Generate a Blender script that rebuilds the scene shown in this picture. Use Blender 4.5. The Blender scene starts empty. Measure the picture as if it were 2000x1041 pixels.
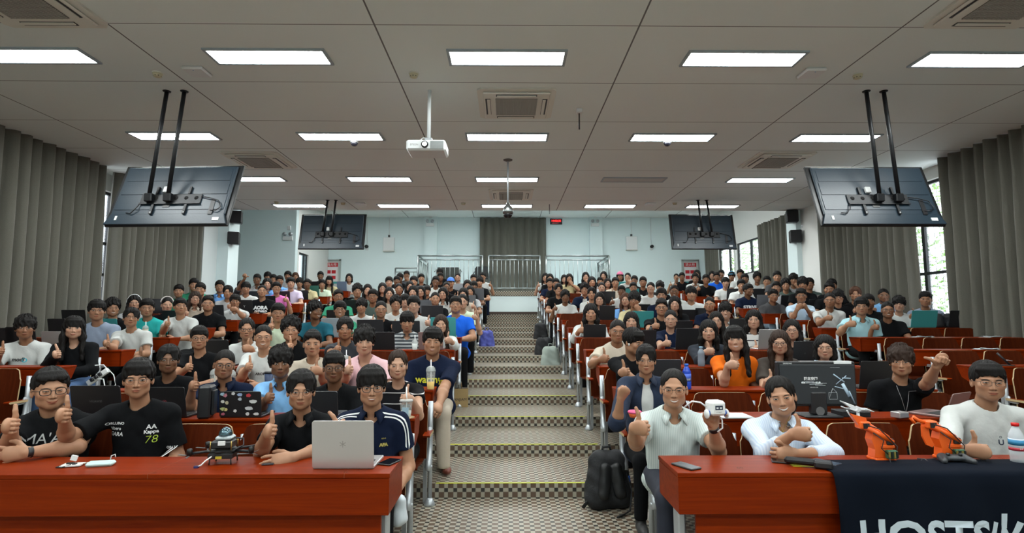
import bpy, bmesh, math, random
import numpy as np
from mathutils import Vector, Matrix, Euler
from mathutils.bvhtree import BVHTree

# ------------------------------------------------------------------ camera, world, lights, exposure
SC = bpy.context.scene
COL = SC.collection
F_PX, CAM_H, PITCH, YAW = 1065.0, 1.5, math.radians(5.65), math.atan(10 / 1065.0)
cam_data = bpy.data.cameras.new('camera')
cam_data.sensor_width = 36.0
cam_data.lens = 36.0 * F_PX / 2000.0
cam_data.clip_start = 0.05
cam_data.clip_end = 200
cam = bpy.data.objects.new('camera', cam_data)
COL.objects.link(cam)
cam.location = (0, 0, CAM_H)
cam.rotation_euler = (math.pi / 2 + PITCH, 0, -YAW)
SC.camera = cam
SC.view_settings.view_transform = 'Standard'
SC.view_settings.look = 'None'
SC.view_settings.gamma = 1
SC.view_settings.use_curve_mapping = False
SC.view_settings.exposure = 0.0
SC.cycles.max_bounces = 6
SC.cycles.diffuse_bounces = 3
SC.cycles.transparent_max_bounces = 8
SC.cycles.use_light_tree = True

world = bpy.data.worlds.new('sky')
SC.world = world
world.use_nodes = True
wn = world.node_tree.nodes
wn['Background'].inputs[0].default_value = (0.86, 0.93, 1.0, 1)
wn['Background'].inputs[1].default_value = 4.5
LAMP_POWER = 43.0          # emission of the ceiling panels


def area(name, loc, rot, sx, sy, power, col=(1, 1, 1)):
    l = bpy.data.lights.new(name, 'AREA')
    l.shape = 'RECTANGLE'; l.size = sx; l.size_y = sy; l.energy = power; l.color = col
    o = bpy.data.objects.new(name, l); COL.objects.link(o)
    o.location = loc; o.rotation_euler = rot
    return o


# ------------------------------------------------------------------ helpers
def px_ray(x, y):
    cx, cy = (x - 1000) / F_PX, -(y - 520.5) / F_PX
    c, s = math.cos(PITCH), math.sin(PITCH)
    d = (cx, c - cy * s, s + cy * c)
    cw, sw = math.cos(YAW), math.sin(YAW)
    return (d[0] * cw + d[1] * sw, -d[0] * sw + d[1] * cw, d[2])


def at_z(x, y, z):
    d = px_ray(x, y); t = (z - CAM_H) / d[2]
    return Vector((d[0] * t, d[1] * t, z))


def at_y(x, y, Y):
    d = px_ray(x, y); t = Y / d[1]
    return Vector((d[0] * t, Y, CAM_H + d[2] * t))


MATS = {}


def mat(name, rgb, rough=0.6, metal=0.0, bump=0.0, bscale=200.0, var=0.0, vscale=6.0, spec=0.5, coat=0.0, alpha=1.0, trans=0.0, emit=None, estr=0.0, sheen=0.0):
    if name in MATS:
        return MATS[name]
    m = bpy.data.materials.new(name)
    m.use_nodes = True
    nt = m.node_tree; N = nt.nodes; L = nt.links
    b = N['Principled BSDF']
    b.inputs['Base Color'].default_value = (*rgb, 1)
    b.inputs['Roughness'].default_value = rough
    b.inputs['Metallic'].default_value = metal
    b.inputs['Specular IOR Level'].default_value = spec
    b.inputs['Coat Weight'].default_value = coat
    b.inputs['Alpha'].default_value = alpha
    b.inputs['Transmission Weight'].default_value = trans
    if sheen:
        b.inputs['Sheen Weight'].default_value = sheen
    if emit:
        b.inputs['Emission Color'].default_value = (*emit, 1)
        b.inputs['Emission Strength'].default_value = estr
    if var or bump:
        tc = N.new('ShaderNodeTexCoord')
        if var:
            nz = N.new('ShaderNodeTexNoise'); nz.inputs['Scale'].default_value = vscale; nz.inputs['Detail'].default_value = 3
            L.new(tc.outputs['Object'], nz.inputs['Vector'])
            mx = N.new('ShaderNodeMix'); mx.data_type = 'RGBA'
            mx.inputs[6].default_value = (*[max(0, c * (1 - var)) for c in rgb], 1)
            mx.inputs[7].default_value = (*[min(1, c * (1 + var)) for c in rgb], 1)
            L.new(nz.outputs[0], mx.inputs[0]); L.new(mx.outputs[2], b.inputs['Base Color'])
        if bump:
            nb = N.new('ShaderNodeTexNoise'); nb.inputs['Scale'].default_value = bscale; nb.inputs['Detail'].default_value = 2
            L.new(tc.outputs['Object'], nb.inputs['Vector'])
            bp = N.new('ShaderNodeBump'); bp.inputs['Strength'].default_value = bump; bp.inputs['Distance'].default_value = 0.01
            L.new(nb.outputs[0], bp.inputs['Height']); L.new(bp.outputs[0], b.inputs['Normal'])
    MATS[name] = m
    return m


def newmat(name):
    m = bpy.data.materials.new(name); m.use_nodes = True; MATS[name] = m
    return m, m.node_tree.nodes, m.node_tree.links, m.node_tree.nodes['Principled BSDF']


def mnode(N, L, op, a, b=None, c=None):
    n = N.new('ShaderNodeMath'); n.operation = op
    for i, v in enumerate((a, b, c)):
        if v is None: continue
        if isinstance(v, (int, float)): n.inputs[i].default_value = v
        else: L.new(v, n.inputs[i])
    return n.outputs[0]


def mixc(N, L, fac, a, b):
    n = N.new('ShaderNodeMix'); n.data_type = 'RGBA'
    for i, v in ((0, fac), (6, a), (7, b)):
        if isinstance(v, (int, float)): n.inputs[i].default_value = v
        elif isinstance(v, tuple): n.inputs[i].default_value = (*v, 1)
        else: L.new(v, n.inputs[i])
    return n.outputs[2]


def mesh_from(name, V, F, m=None, smooth=False):
    me = bpy.data.meshes.new(name)
    V = np.asarray(V, dtype=np.float32)
    if isinstance(F, np.ndarray) and len(F):
        n = len(F); k = F.shape[1]
        me.vertices.add(len(V)); me.vertices.foreach_set('co', V.ravel())
        me.loops.add(n * k); me.loops.foreach_set('vertex_index', F.astype(np.int32).ravel())
        me.polygons.add(n); me.polygons.foreach_set('loop_start', np.arange(0, n * k, k, dtype=np.int32))
        me.polygons.foreach_set('loop_total', np.full(n, k, dtype=np.int32))
        me.update(calc_edges=True)
    else:
        me.from_pydata([tuple(v) for v in V], [], [tuple(f) for f in F]); me.update()
    if smooth:
        me.polygons.foreach_set('use_smooth', np.ones(len(me.polygons), dtype=bool))
    if m: me.materials.append(m)
    return me


def link(name, me, parent=None, loc=None, rot=None):
    o = bpy.data.objects.new(name, me); COL.objects.link(o)
    if parent is not None: o.parent = parent
    if loc is not None: o.location = loc
    if rot is not None: o.rotation_euler = rot
    return o


def tag(o, label=None, cat=None, group=None, kind=None):
    if label: o['label'] = label
    if cat: o['category'] = cat
    if group: o['group'] = group
    if kind: o['kind'] = kind
    return o


def empty(name, loc=(0, 0, 0), rz=0, label=None, cat=None, group=None):
    o = bpy.data.objects.new(name, None); COL.objects.link(o)
    o.location = loc; o.rotation_euler = (0, 0, rz); o.empty_display_size = 0.1
    return tag(o, label, cat, group)


class MB:
    """collects boxes, tubes, lathes and prisms into one mesh"""
    def __init__(s): s.V = []; s.F = []; s.mi = []; s.sm = []

    def add(s, V, F, mi=0, smooth=False, M=None):
        n = len(s.V)
        for v in V:
            v = Vector(v)
            s.V.append(tuple(M @ v) if M is not None else tuple(v))
        for f in F:
            s.F.append(tuple(i + n for i in f)); s.mi.append(mi); s.sm.append(smooth)
        return s

    def box(s, x0, x1, y0, y1, z0, z1, mi=0, M=None, b=0.0):
        if b > 0:
            b = min(b, (x1 - x0) * .45, (y1 - y0) * .45, (z1 - z0) * .45)
            # chamfered box
            V = []; F = []
            idx = {}
            for sx in (0, 1):
                for sy in (0, 1):
                    for sz in (0, 1):
                        X = (x0, x1)[sx]; Y = (y0, y1)[sy]; Z = (z0, z1)[sz]
                        dx = b if sx == 0 else -b; dy = b if sy == 0 else -b; dz = b if sz == 0 else -b
                        for ax in range(3):
                            p = [X + (0 if ax == 0 else dx), Y + (0 if ax == 1 else dy), Z + (0 if ax == 2 else dz)]
                            idx[(sx, sy, sz, ax)] = len(V); V.append(p)
            I = lambda a, bb, c, ax: idx[(a, bb, c, ax)]
            for k in (0, 1):
                f = [I(k, 0, 0, 0), I(k, 0, 1, 0), I(k, 1, 1, 0), I(k, 1, 0, 0)]; F.append(f if k == 0 else f[::-1])
                f = [I(0, k, 0, 1), I(1, k, 0, 1), I(1, k, 1, 1), I(0, k, 1, 1)]; F.append(f if k == 0 else f[::-1])
                f = [I(0, 0, k, 2), I(0, 1, k, 2), I(1, 1, k, 2), I(1, 0, k, 2)]; F.append(f if k == 0 else f[::-1])
            for a in (0, 1):
                for c in (0, 1):
                    F.append([I(a, c, 0, 0), I(a, c, 1, 0), I(a, c, 1, 1), I(a, c, 0, 1)])
                    F.append([I(a, 0, c, 0), I(a, 1, c, 0), I(a, 1, c, 2), I(a, 0, c, 2)])
                    F.append([I(0, a, c, 1), I(1, a, c, 1), I(1, a, c, 2), I(0, a, c, 2)])
            for a in (0, 1):
                for bb in (0, 1):
                    for c in (0, 1):
                        F.append([I(a, bb, c, 0), I(a, bb, c, 1), I(a, bb, c, 2)])
            return s.add(V, F, mi, False, M)
        V = [(x, y, z) for z in (z0, z1) for y in (y0, y1) for x in (x0, x1)]
        return s.add(V, [(0, 2, 3, 1), (4, 5, 7, 6), (0, 1, 5, 4), (2, 6, 7, 3), (0, 4, 6, 2), (1, 3, 7, 5)], mi, False, M)

    def tube(s, pts, r, n=8, mi=0, cap=True, M=None, flat=1.0):
        pts = [Vector(p) for p in pts]; V = []; F = []
        rs = r if isinstance(r, (list, tuple)) else [r] * len(pts)
        up = None
        for i, p in enumerate(pts):
            d = (pts[min(i + 1, len(pts) - 1)] - pts[max(i - 1, 0)]).normalized()
            if up is None:
                up = Vector((0, 0, 1)) if abs(d.z) < .9 else Vector((0, 1, 0))
            u = (up - d * up.dot(d)).normalized(); w = d.cross(u); up = u
            for k in range(n):
                a = 2 * math.pi * k / n
                V.append(p + u * math.cos(a) * rs[i] + w * math.sin(a) * rs[i] * flat)
        for i in range(len(pts) - 1):
            for k in range(n):
                a = i * n + k; b = i * n + (k + 1) % n
                F.append((a, b, b + n, a + n))
        if cap:
            F.append(tuple(range(n))[::-1]); F.append(tuple((len(pts) - 1) * n + k for k in range(n)))
        return s.add(V, F, mi, True, M)

    def lathe(s, prof, n=16, mi=0, M=None, c=(0, 0)):
        V = []; F = []
        for (r, z) in prof:
            for k in range(n):
                a = 2 * math.pi * k / n; V.append((c[0] + r * math.cos(a), c[1] + r * math.sin(a), z))
        for i in range(len(prof) - 1):
            for k in range(n):
                a = i * n + k; b = i * n + (k + 1) % n
                F.append((a, b, b + n, a + n))
        F.append(tuple(range(n))[::-1]); F.append(tuple((len(prof) - 1) * n + k for k in range(n)))
        return s.add(V, F, mi, True, M)

    def prism(s, poly, d0, d1, axis='y', mi=0, M=None):
        """extrude a 2d polygon along an axis; poly in (x,z) for y, (y,z) for x, (x,y) for z"""
        n = len(poly); V = []
        for d in (d0, d1):
            for (a, b) in poly:
                V.append({'y': (a, d, b), 'x': (d, a, b), 'z': (a, b, d)}[axis])
        F = [tuple(range(n))[::-1], tuple(n + k for k in range(n))]
        for k in range(n):
            a = k; b = (k + 1) % n; F.append((a, b, b + n, a + n))
        return s.add(V, F, mi, False, M)

    def mesh(s, name, mats):
        me = bpy.data.meshes.new(name); me.from_pydata(s.V, [], s.F); me.update()
        for m in (mats if isinstance(mats, (list, tuple)) else [mats]): me.materials.append(m)
        me.polygons.foreach_set('material_index', s.mi); me.polygons.foreach_set('use_smooth', s.sm)
        bm = bmesh.new(); bm.from_mesh(me); bmesh.ops.recalc_face_normals(bm, faces=bm.faces); bm.to_mesh(me); bm.free()
        return me

    def build(s, name, mats, parent=None, loc=None, rot=None):
        return link(name, s.mesh(name, mats), parent, loc, rot)


def textmesh(body, size, m, name='lettering', depth=0.0, bold=0.0, align='CENTER', shear=0.0, space=1.0):
    cu = bpy.data.curves.new(name, 'FONT'); cu.body = body; cu.size = size; cu.align_x = align; cu.align_y = 'CENTER'
    cu.extrude = depth; cu.offset = bold; cu.shear = shear; cu.space_character = space; cu.resolution_u = 3
    o = bpy.data.objects.new(name, cu); COL.objects.link(o)
    dg = bpy.context.evaluated_depsgraph_get()
    me = bpy.data.meshes.new_from_object(o.evaluated_get(dg)); me.name = name
    bpy.data.objects.remove(o); bpy.data.curves.remove(cu)
    me.materials.clear(); me.materials.append(m)
    return me


def text(body, size, m, parent, loc, rot=(math.pi / 2, 0, 0), name='lettering', **k):
    return link(name, textmesh(body, size, m, name, **k), parent, loc, rot)


def struct(o, label=None):
    o['kind'] = 'structure'
    if label: o['label'] = label
    return o
# ------------------------------------------------------------------ materials of the room
def wood_mat(name, c1, c2, rough, along='x', coat=0.3, sc=3.0):
    m, N, L, b = newmat(name)
    tc = N.new('ShaderNodeTexCoord'); mp = N.new('ShaderNodeMapping')
    L.new(tc.outputs['Object'], mp.inputs['Vector'])
    mp.inputs['Scale'].default_value = {'x': (sc * .5, sc * 9, sc * 14), 'z': (sc * 12, sc * 9, sc * .5)}[along]
    nz = N.new('ShaderNodeTexNoise'); nz.inputs['Scale'].default_value = 1.0; nz.inputs['Detail'].default_value = 5; nz.inputs['Roughness'].default_value = .65
    nz.inputs['Distortion'].default_value = .6
    L.new(mp.outputs[0], nz.inputs['Vector'])
    cr = N.new('ShaderNodeValToRGB'); cr.color_ramp.elements[0].position = .32; cr.color_ramp.elements[1].position = .72
    cr.color_ramp.elements[0].color = (*c1, 1); cr.color_ramp.elements[1].color = (*c2, 1)
    L.new(nz.outputs[0], cr.inputs[0]); L.new(cr.outputs[0], b.inputs['Base Color'])
    b.inputs['Roughness'].default_value = rough; b.inputs['Coat Weight'].default_value = coat; b.inputs['Coat Roughness'].default_value = .18; b.inputs['Specular IOR Level'].default_value = .10 if 'laminate' in name else .05
    return m


M_desk = wood_mat('orange_red_laminate', (.150, .0125, .0006), (.235, .026, .001), .38, 'x', .0)
M_back = wood_mat('red_brown_veneer', (.058, .0095, .0026), (.098, .018, .005), .5, 'z', .0)
M_ply = mat('pale_plywood_edge', (.46, .34, .18), .6)
M_steel = mat('painted_silver_steel', (.50, .54, .57), .38, .55)
M_chrome = mat('polished_steel', (.30, .33, .33), .3, 1.0)
M_wall = mat('white_wall_paint', (.74, .86, .87), .85, var=.02, vscale=2)
M_wallw = mat('warm_white_plaster', (.76, .77, .74), .85)
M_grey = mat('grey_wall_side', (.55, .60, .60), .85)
M_black = mat('black_plastic', (.012, .012, .014), .4)
M_blackm = mat('matte_black_metal', (.008, .009, .011), .45, .2)
M_white = mat('white_plastic', (.75, .77, .77), .4)
M_offw = mat('ivory_plastic', (.74, .73, .66), .5)
M_yel = mat('yellow_tape', (.62, .66, .02), .6, var=.3, vscale=40)
M_win = mat('dark_window_frame', (.012, .015, .017), .45)
M_glass = mat('window_glass', (1, 1, 1), .02, trans=1.0, alpha=.12)
M_silv = mat('silver_aluminium', (.62, .60, .60), .35, .7)
M_dark = mat('dark_grey_shell', (.022, .024, .028), .42)
M_teal = mat('teal_shell', (.05, .30, .30), .4)
M_lamp = mat('lit_diffuser', (1, 1, 1), .5, emit=(.95, 1.0, .99), estr=LAMP_POWER)
M_lampoff = mat('unlit_diffuser', (.5, .5, .48), .5)


def grid_mat(name, rgb, x0, px, wx, y0, py, wy, line):
    m, N, L, b = newmat(name)
    g = N.new('ShaderNodeNewGeometry'); sp = N.new('ShaderNodeSeparateXYZ'); L.new(g.outputs['Position'], sp.inputs[0])

    def ln(o, c0, p, w):
        t = mnode(N, L, 'SUBTRACT', o, c0 - w / 2); t = mnode(N, L, 'DIVIDE', t, p); t = mnode(N, L, 'FLOORED_MODULO', t, 1.0)
        return mnode(N, L, 'LESS_THAN', t, w / p)
    a = mnode(N, L, 'MAXIMUM', ln(sp.outputs[0], x0, px, wx), ln(sp.outputs[1], y0, py, wy))
    nz = N.new('ShaderNodeTexNoise'); nz.inputs['Scale'].default_value = .8; L.new(g.outputs['Position'], nz.inputs['Vector'])
    base = mixc(N, L, nz.outputs[0], tuple(c * .96 for c in rgb), tuple(min(1, c * 1.04) for c in rgb))
    L.new(mixc(N, L, a, base, line), b.inputs['Base Color']); b.inputs['Roughness'].default_value = .9
    return m


M_ceil = grid_mat('ceiling_panels', (.78, .84, .82), 1.2, 2.4, .016, 4.7, 1.2, .010, (.17, .17, .17))
M_ceil2 = grid_mat('upper_ceiling_panels', (.80, .84, .82), 1.2, 2.4, .02, 14.9, 2.4, .012, (.15, .15, .15))


def mosaic():
    m, N, L, b = newmat('mosaic_tile')
    g = N.new('ShaderNodeNewGeometry'); sp = N.new('ShaderNodeSeparateXYZ'); L.new(g.outputs['Position'], sp.inputs[0])
    P = .078
    u = mnode(N, L, 'FLOORED_MODULO', mnode(N, L, 'DIVIDE', mnode(N, L, 'ADD', sp.outputs[0], 20.0), P), 1.0)
    yz = mnode(N, L, 'ADD', sp.outputs[1], mnode(N, L, 'MULTIPLY', sp.outputs[2], 1.0))
    v = mnode(N, L, 'FLOORED_MODULO', mnode(N, L, 'DIVIDE', mnode(N, L, 'ADD', yz, 20.0), P), 1.0)
    lo_u = mnode(N, L, 'LESS_THAN', u, .60); lo_v = mnode(N, L, 'LESS_THAN', v, .60)
    brown = mnode(N, L, 'MULTIPLY', lo_u, lo_v)
    blk = mnode(N, L, 'MULTIPLY', mnode(N, L, 'SUBTRACT', 1.0, lo_u), mnode(N, L, 'SUBTRACT', 1.0, lo_v))

    def edge(t):
        a = mnode(N, L, 'LESS_THAN', t, .035); c = mnode(N, L, 'COMPARE', t, .60, .02)
        return mnode(N, L, 'MAXIMUM', a, c)
    gr = mnode(N, L, 'MAXIMUM', edge(u), edge(v))
    nz = N.new('ShaderNodeTexNoise'); nz.inputs['Scale'].default_value = 1.2; nz.inputs['Detail'].default_value = 6; L.new(g.outputs['Position'], nz.inputs['Vector'])
    cb = mixc(N, L, nz.outputs[0], (.075, .046, .030), (.165, .11, .075))
    cw = mixc(N, L, nz.outputs[0], (.27, .245, .19), (.46, .43, .34))
    c = mixc(N, L, brown, cw, cb); c = mixc(N, L, blk, c, (.03, .028, .025)); c = mixc(N, L, gr, c, (.17, .155, .12))
    L.new(c, b.inputs['Base Color']); b.inputs['Roughness'].default_value = .38
    b.inputs['Specular IOR Level'].default_value = .4
    return m


M_mos = mosaic()


def cloth_mat(name, c1, c2, rough=.9):
    m, N, L, b = newmat(name)
    g = N.new('ShaderNodeNewGeometry'); nz = N.new('ShaderNodeTexNoise'); nz.inputs['Scale'].default_value = 160; nz.inputs['Detail'].default_value = 3
    L.new(g.outputs['Position'], nz.inputs['Vector'])
    L.new(mixc(N, L, nz.outputs[0], c1, c2), b.inputs['Base Color']); b.inputs['Roughness'].default_value = rough
    b.inputs['Sheen Weight'].default_value = .2
    return m


M_curt = cloth_mat('taupe_linen_curtain', (.088, .086, .070), (.160, .154, .126))

# ------------------------------------------------------------------ room
ZC, YC = 4.16, 13.05           # main ceiling
ZC2, YB = 5.25, 19.7           # raised ceiling at the rear, back wall
ROWS = 15
def row_y(k): return 3.70 + .92 * (k - 1)
def row_z(k): return .12 * max(0, int(k) - 2)
def riser_y(i): return 4.80 + .915 * (i - 1)

b = MB()
prof = [(-4.5, 0)]
for i in range(1, 15):
    prof += [(riser_y(i), .12 * (i - 1)), (riser_y(i), .12 * i)]
prof += [(YB + .2, .12 * 14), (YB + .2, -.3), (-4.5, -.3)]
b.prism(prof, -9.6, 7.6, 'x')
struct(b.build('floor', M_mos))

def slab(name, x0, x1, y0, y1, z0, z1, m):
    return struct(MB().box(x0, x1, y0, y1, z0, z1).build(name, m))

slab('ceiling', -7.5, 7.6, -4.5, YC, ZC, ZC + .14, M_ceil)
slab('ceiling_raised', -9.6, 7.6, YC - .3, YB + .2, ZC2, ZC2 + .14, M_ceil2)
slab('ceiling_step', -9.6, 7.6, YC - .25, YC - .1, ZC + .14, ZC2, M_wall)
slab('wall_front', -7.5, 7.6, -4.7, -4.5, 0, ZC, M_wall)
slab('wall_back', -9.6, 7.6, YB, YB + .2, 1.5, ZC2, M_wall)


def wall_x(name, x0, x1, y0, y1, z0, z1, holes, m):
    """a side wall between x0 and x1 with rectangular openings (ya,yb,za,zb)"""
    b = MB(); holes = sorted(holes); y = y0
    for (a, c, za, zb) in holes:
        if a > y: b.box(x0, x1, y, a, z0, z1)
        b.box(x0, x1, a, c, z0, za); b.box(x0, x1, a, c, zb, z1); y = c
    b.box(x0, x1, y, y1, z0, z1)
    return struct(b.build(name, m))


WL = [(1.0, 4.6, .9, 3.85), (7.4, 11.4, .9, 3.85)]
wall_x('wall_left', -7.5, -7.28, -4.5, 13.4, -.1, ZC2, WL, M_wallw)
WR = [(1.0, 4.6, .9, 3.95), (7.4, 11.6, .9, 3.95), (13.7, 17.45, 2.93, 3.97), (17.6, 18.95, 2.1, 3.97)]
wall_x('wall_right', 7.4, 7.6, -4.5, YB + .2, -.1, ZC2, WR, M_wallw)
slab('wall_rear_left', -9.6, -6.47, 16.6, 16.8, 1.3, ZC2, M_wall)
wall_x('wall_rear_left_side', -6.62, -6.47, 16.8, YB, 1.5, ZC2, [(16.92, 17.75, 1.9, 3.62)], M_wallw)
slab('wall_far_left', -9.75, -9.6, 13.0, 17, -.1, ZC2, M_wall)
slab('wall_vestibule', -9.6, -7.28, 13.05, 13.2, -.1, ZC2, M_wall)
# pillars and wall returns
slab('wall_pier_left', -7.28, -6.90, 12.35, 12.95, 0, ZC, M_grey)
slab('wall_pillar_left', -7.28, -6.64, 12.95, 13.45, 0, ZC2, M_wall)
slab('wall_pier_right', 7.10, 7.4, 12.25, 12.95, 0, ZC, M_wallw)
slab('wall_pillar_right', 6.98, 7.4, 12.95, 13.4, 0, ZC2, M_wall)
for x in (-2.76, 3.24):
    slab('wall_pilaster', x - .23, x + .23, YB - .14, YB, 1.6, ZC2, M_wall)
# platform at the head of the aisle
slab('floor_platform', -2.95, 3.38, 17.15, YB, 1.6, 2.42, M_wall)
slab('trim_1', -2.96, 3.39, 17.13, 17.16, 2.27, 2.425, M_mos)
slab('trim_2', -2.96, 3.39, 17.13, 17.16, 1.68, 1.77, mat('dark_skirting', (.05, .03, .02), .5))


def window(n, x, y0, y1, z0, z1, vs, hs, s=1, grille=True):
    """frame around an opening in the plane x; s=+1 when outside is at larger x"""
    root = struct(empty('window_%d' % n, (x, (y0 + y1) / 2, z0)))
    b = MB(); w = .05; yc = (y0 + y1) / 2
    for (a, c, d, e) in [(y0, y1, z0, z0 + w), (y0, y1, z1 - w, z1), (y0, y0 + w, z0, z1), (y1 - w, y1, z0, z1)]:
        b.box(-.03, .03, a - yc, c - yc, d - z0, e - z0)
    for v in vs: b.box(-.03, .03, v - w * .7 - yc, v + w * .7 - yc, w, z1 - z0 - w)
    for h in hs: b.box(-.028, .028, y0 - yc + w, y1 - yc - w, h - w / 2 - z0, h + w / 2 - z0)
    struct(b.build('window_frame', M_win, root))
    struct(MB().box(-.004, .004, y0 - yc + w, y1 - yc - w, w, z1 - z0 - w).build('window_pane', M_glass, root))
    if grille:
        b = MB(); y = y0 + .12
        while y < y1: b.tube([(s * .16, y - yc, 0), (s * .16, y - yc, z1 - z0)], .007, 5); y += .13
        z = .3
        while z < z1 - z0: b.tube([(s * .16, y0 - yc, z), (s * .16, y1 - yc, z)], .006, 5); z += .45
        struct(b.build('window_grille', mat('white_security_bars', (.7, .72, .72), .5), root))


window(1, -7.39, 1.0, 4.6, .9, 3.85, [2.2, 3.4], [2.4], -1)
window(2, -7.39, 7.4, 11.4, .9, 3.85, [8.6, 10.05], [2.33, 2.9], -1)
window(3, 7.5, 1.0, 4.6, .9, 3.95, [2.2, 3.4], [2.33])
window(4, 7.5, 7.4, 11.6, .9, 3.95, [8.4, 9.62, 10.6], [2.33])
window(5, 7.5, 13.7, 17.45, 2.93, 3.97, [14.6, 15.5, 16.5], [], 1)
window(6, 7.5, 17.6, 18.95, 2.1, 3.97, [18.1], [], 1, False)
window(7, -6.55, 16.92, 17.75, 1.9, 3.62, [17.5], [], -1, False)

# trees outside the windows
random.seed(5)
def leaf_tree(x, y, h, label):
    root = empty('tree', (x, y, 0), 0, label, 'tree')
    MB().tube([(0, 0, -2), (.1, .1, h * .5), (0, .2, h * .8)], [.14, .1, .05], 8).build('trunk', mat('bark', (.12, .09, .06), .9), root)
    V = []; F = []
    for i in range(1500):
        a = random.uniform(0, 6.28); r = random.random() ** .5 * 1.3; z = random.uniform(h * .28, h)
        c = Vector((r * math.cos(a) * .9, r * math.sin(a) * 1.1, z)); s = random.uniform(.06, .13)
        u = Vector((random.gauss(0, 1), random.gauss(0, 1), random.gauss(0, 1))).normalized() * s
        w = u.orthogonal().normalized() * s * .5
        n = len(V); V += [c - u, c + w, c + u, c - w]; F.append((n, n + 1, n + 2, n + 3))
    link('foliage', mesh_from('foliage', V, F, mat('green_leaves', (.16, .32, .05), .6, var=.4, vscale=3)), root)

leaf_tree(9.6, 9.6, 4.6, 'leafy green tree outside the tall window between the taupe curtains')
leaf_tree(9.7, 13.6, 5.0, 'leafy green tree behind the barred window near the black wall speakers')
leaf_tree(10.0, 17.2, 5.2, 'leafy green tree seen through the high rear barred window')
leaf_tree(9.7, 20.6, 5.0, 'leafy green tree by the rearmost window beside the corner curtain')


def curtain(label, p0, p1, z0, z1, amp=.090, period=.235, seed=0, group=None):
    """pleated drape hung between two ground points; it has its own thickness"""
    rnd = random.Random(seed); p0 = Vector(p0); p1 = Vector(p1); d = (p1 - p0); Lg = d.length; d.normalize(); n = Vector((-d.y, d.x))
    root_z = z0; N_ = int(Lg / .022); V = []; F = []
    ph = rnd.random() * 6; ws = [rnd.uniform(.75, 1.3) for _ in range(int(Lg / period) + 4)]
    zs = [0, .03, .2, .45, .7, .9, .985, 1]
    def off(s, t):
        j = s / period + .35 * math.sin(s * 1.7 + ph) + .10 * math.sin(t * 3.1 + s * 2.3 + ph)
        q = 2 * math.pi * j; a = amp * ws[int(max(0, j)) % len(ws)]
        f = math.cos(q) + .28 * math.cos(2 * q + 1.3 * math.sin(s)) + .35 * math.cos(q * .37 + ph)
        return a * f * (.65 + .35 * (1 - t))
    for side in (0, 1):
        for t in zs:
            for i in range(N_ + 1):
                s = Lg * i / N_
                o = off(s, t) + (.008 if side else 0)
                p = p0 + d * s + n * o
                V.append((p.x - p0.x, p.y - p0.y, (z1 - z0) * t))
    W = N_ + 1; H = len(zs); S = W * H
    for side in (0, 1):
        for j in range(H - 1):
            for i in range(N_):
                a = side * S + j * W + i
                f = (a, a + 1, a + W + 1, a + W); F.append(f if side else f[::-1])
    for j in range(H - 1):
        for i in (0, N_):
            a = j * W + i; F.append((a, a + W, a + W + S, a + S))
    for i in range(N_):
        for j in (0, H - 1):
            a = j * W + i; F.append((a, a + 1, a + 1 + S, a + S))
    o = link('curtain', mesh_from('curtain', V, F, M_curt, True), None, (p0.x, p0.y, root_z))
    return tag(o, label, 'curtain', group)


G = 'taupe curtains along the walls'
curtain('long taupe curtain hung from ceiling over the wall beside the front desk', (-6.92, 1.0), (-6.92, 9.26), .02, ZC - .002, seed=1, group=G)
curtain('taupe curtain between the bright window slit and the grey wall pier', (-6.98, 9.66), (-6.95, 12.3), .02, ZC - .002, seed=2, group=G, period=.21)
curtain('long taupe curtain nearest the water bottle, hiding most of the side windows', (7.13, 1.0), (7.13, 8.78), .02, ZC - .002, seed=3, group=G)
curtain('taupe curtain glowing at its edge between tall open window and pillar', (7.15, 9.40), (7.15, 12.2), .02, ZC - .002, seed=4, group=G, period=.21)
curtain('narrow taupe curtain beside the pillar with two black speakers', (7.12, 13.5), (7.12, 15.2), 1.25, 4.18, seed=6, group=G, period=.2)
curtain('short taupe curtain in the rear corner by the small windows', (7.12, 18.2), (7.12, 19.4), 1.72, 4.15, seed=7, group=G, period=.2, amp=.05)
curtain('taupe curtain in the middle of the back wall behind steel railing', (-.98, YB - .12), (1.42, YB - .12), 2.44, 5.22, seed=8, group=G, period=.26, amp=.06)

# ------------------------------------------------------------------ ceiling lamps
def ceiling_lamp(x, y, lit, label):
    root = empty('ceiling_light', (x, y, ZC if y < YC else ZC2), 0, label, 'ceiling light', 'flat ceiling light panels')
    w, d = .57, .135
    b = MB()
    for (a, c, e, f) in [(-w - .03, w + .03, -d - .03, -d), (-w - .03, w + .03, d, d + .03), (-w - .03, -w, -d, d), (w, w + .03, -d, d)]:
        b.box(a, c, e, f, -.018, 0)
    b.build('frame', mat('blue_grey_lamp_frame', (.35, .42, .46), .5), root)
    MB().box(-w, w, -d, d, -.012, -.004).build('diffuser', M_lamp if lit else M_lampoff, root)


cols = {-4.8: 'nearest the curtain wall', -2.4: 'on the curtain side', 0: 'on the middle line', 2.4: 'on the window side', 4.8: 'nearest the window wall'}
rows_ = {-1.9: 'behind the desks', .5: 'over the open front floor', 2.9: 'over the front desks', 5.3: 'before the television poles',
         7.7: 'behind the large cassette', 10.1: 'in the third visible row', 12.5: 'by the ceiling edge'}
for y, rl in rows_.items():
    for x, cl in cols.items():
        lit = not (x == 2.4 and y == 10.1)
        ceiling_lamp(x, y, lit, ('added unseen lamp panel ' if lit else 'unlit grey lamp panel ') + cl + ' ' + rl)

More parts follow.
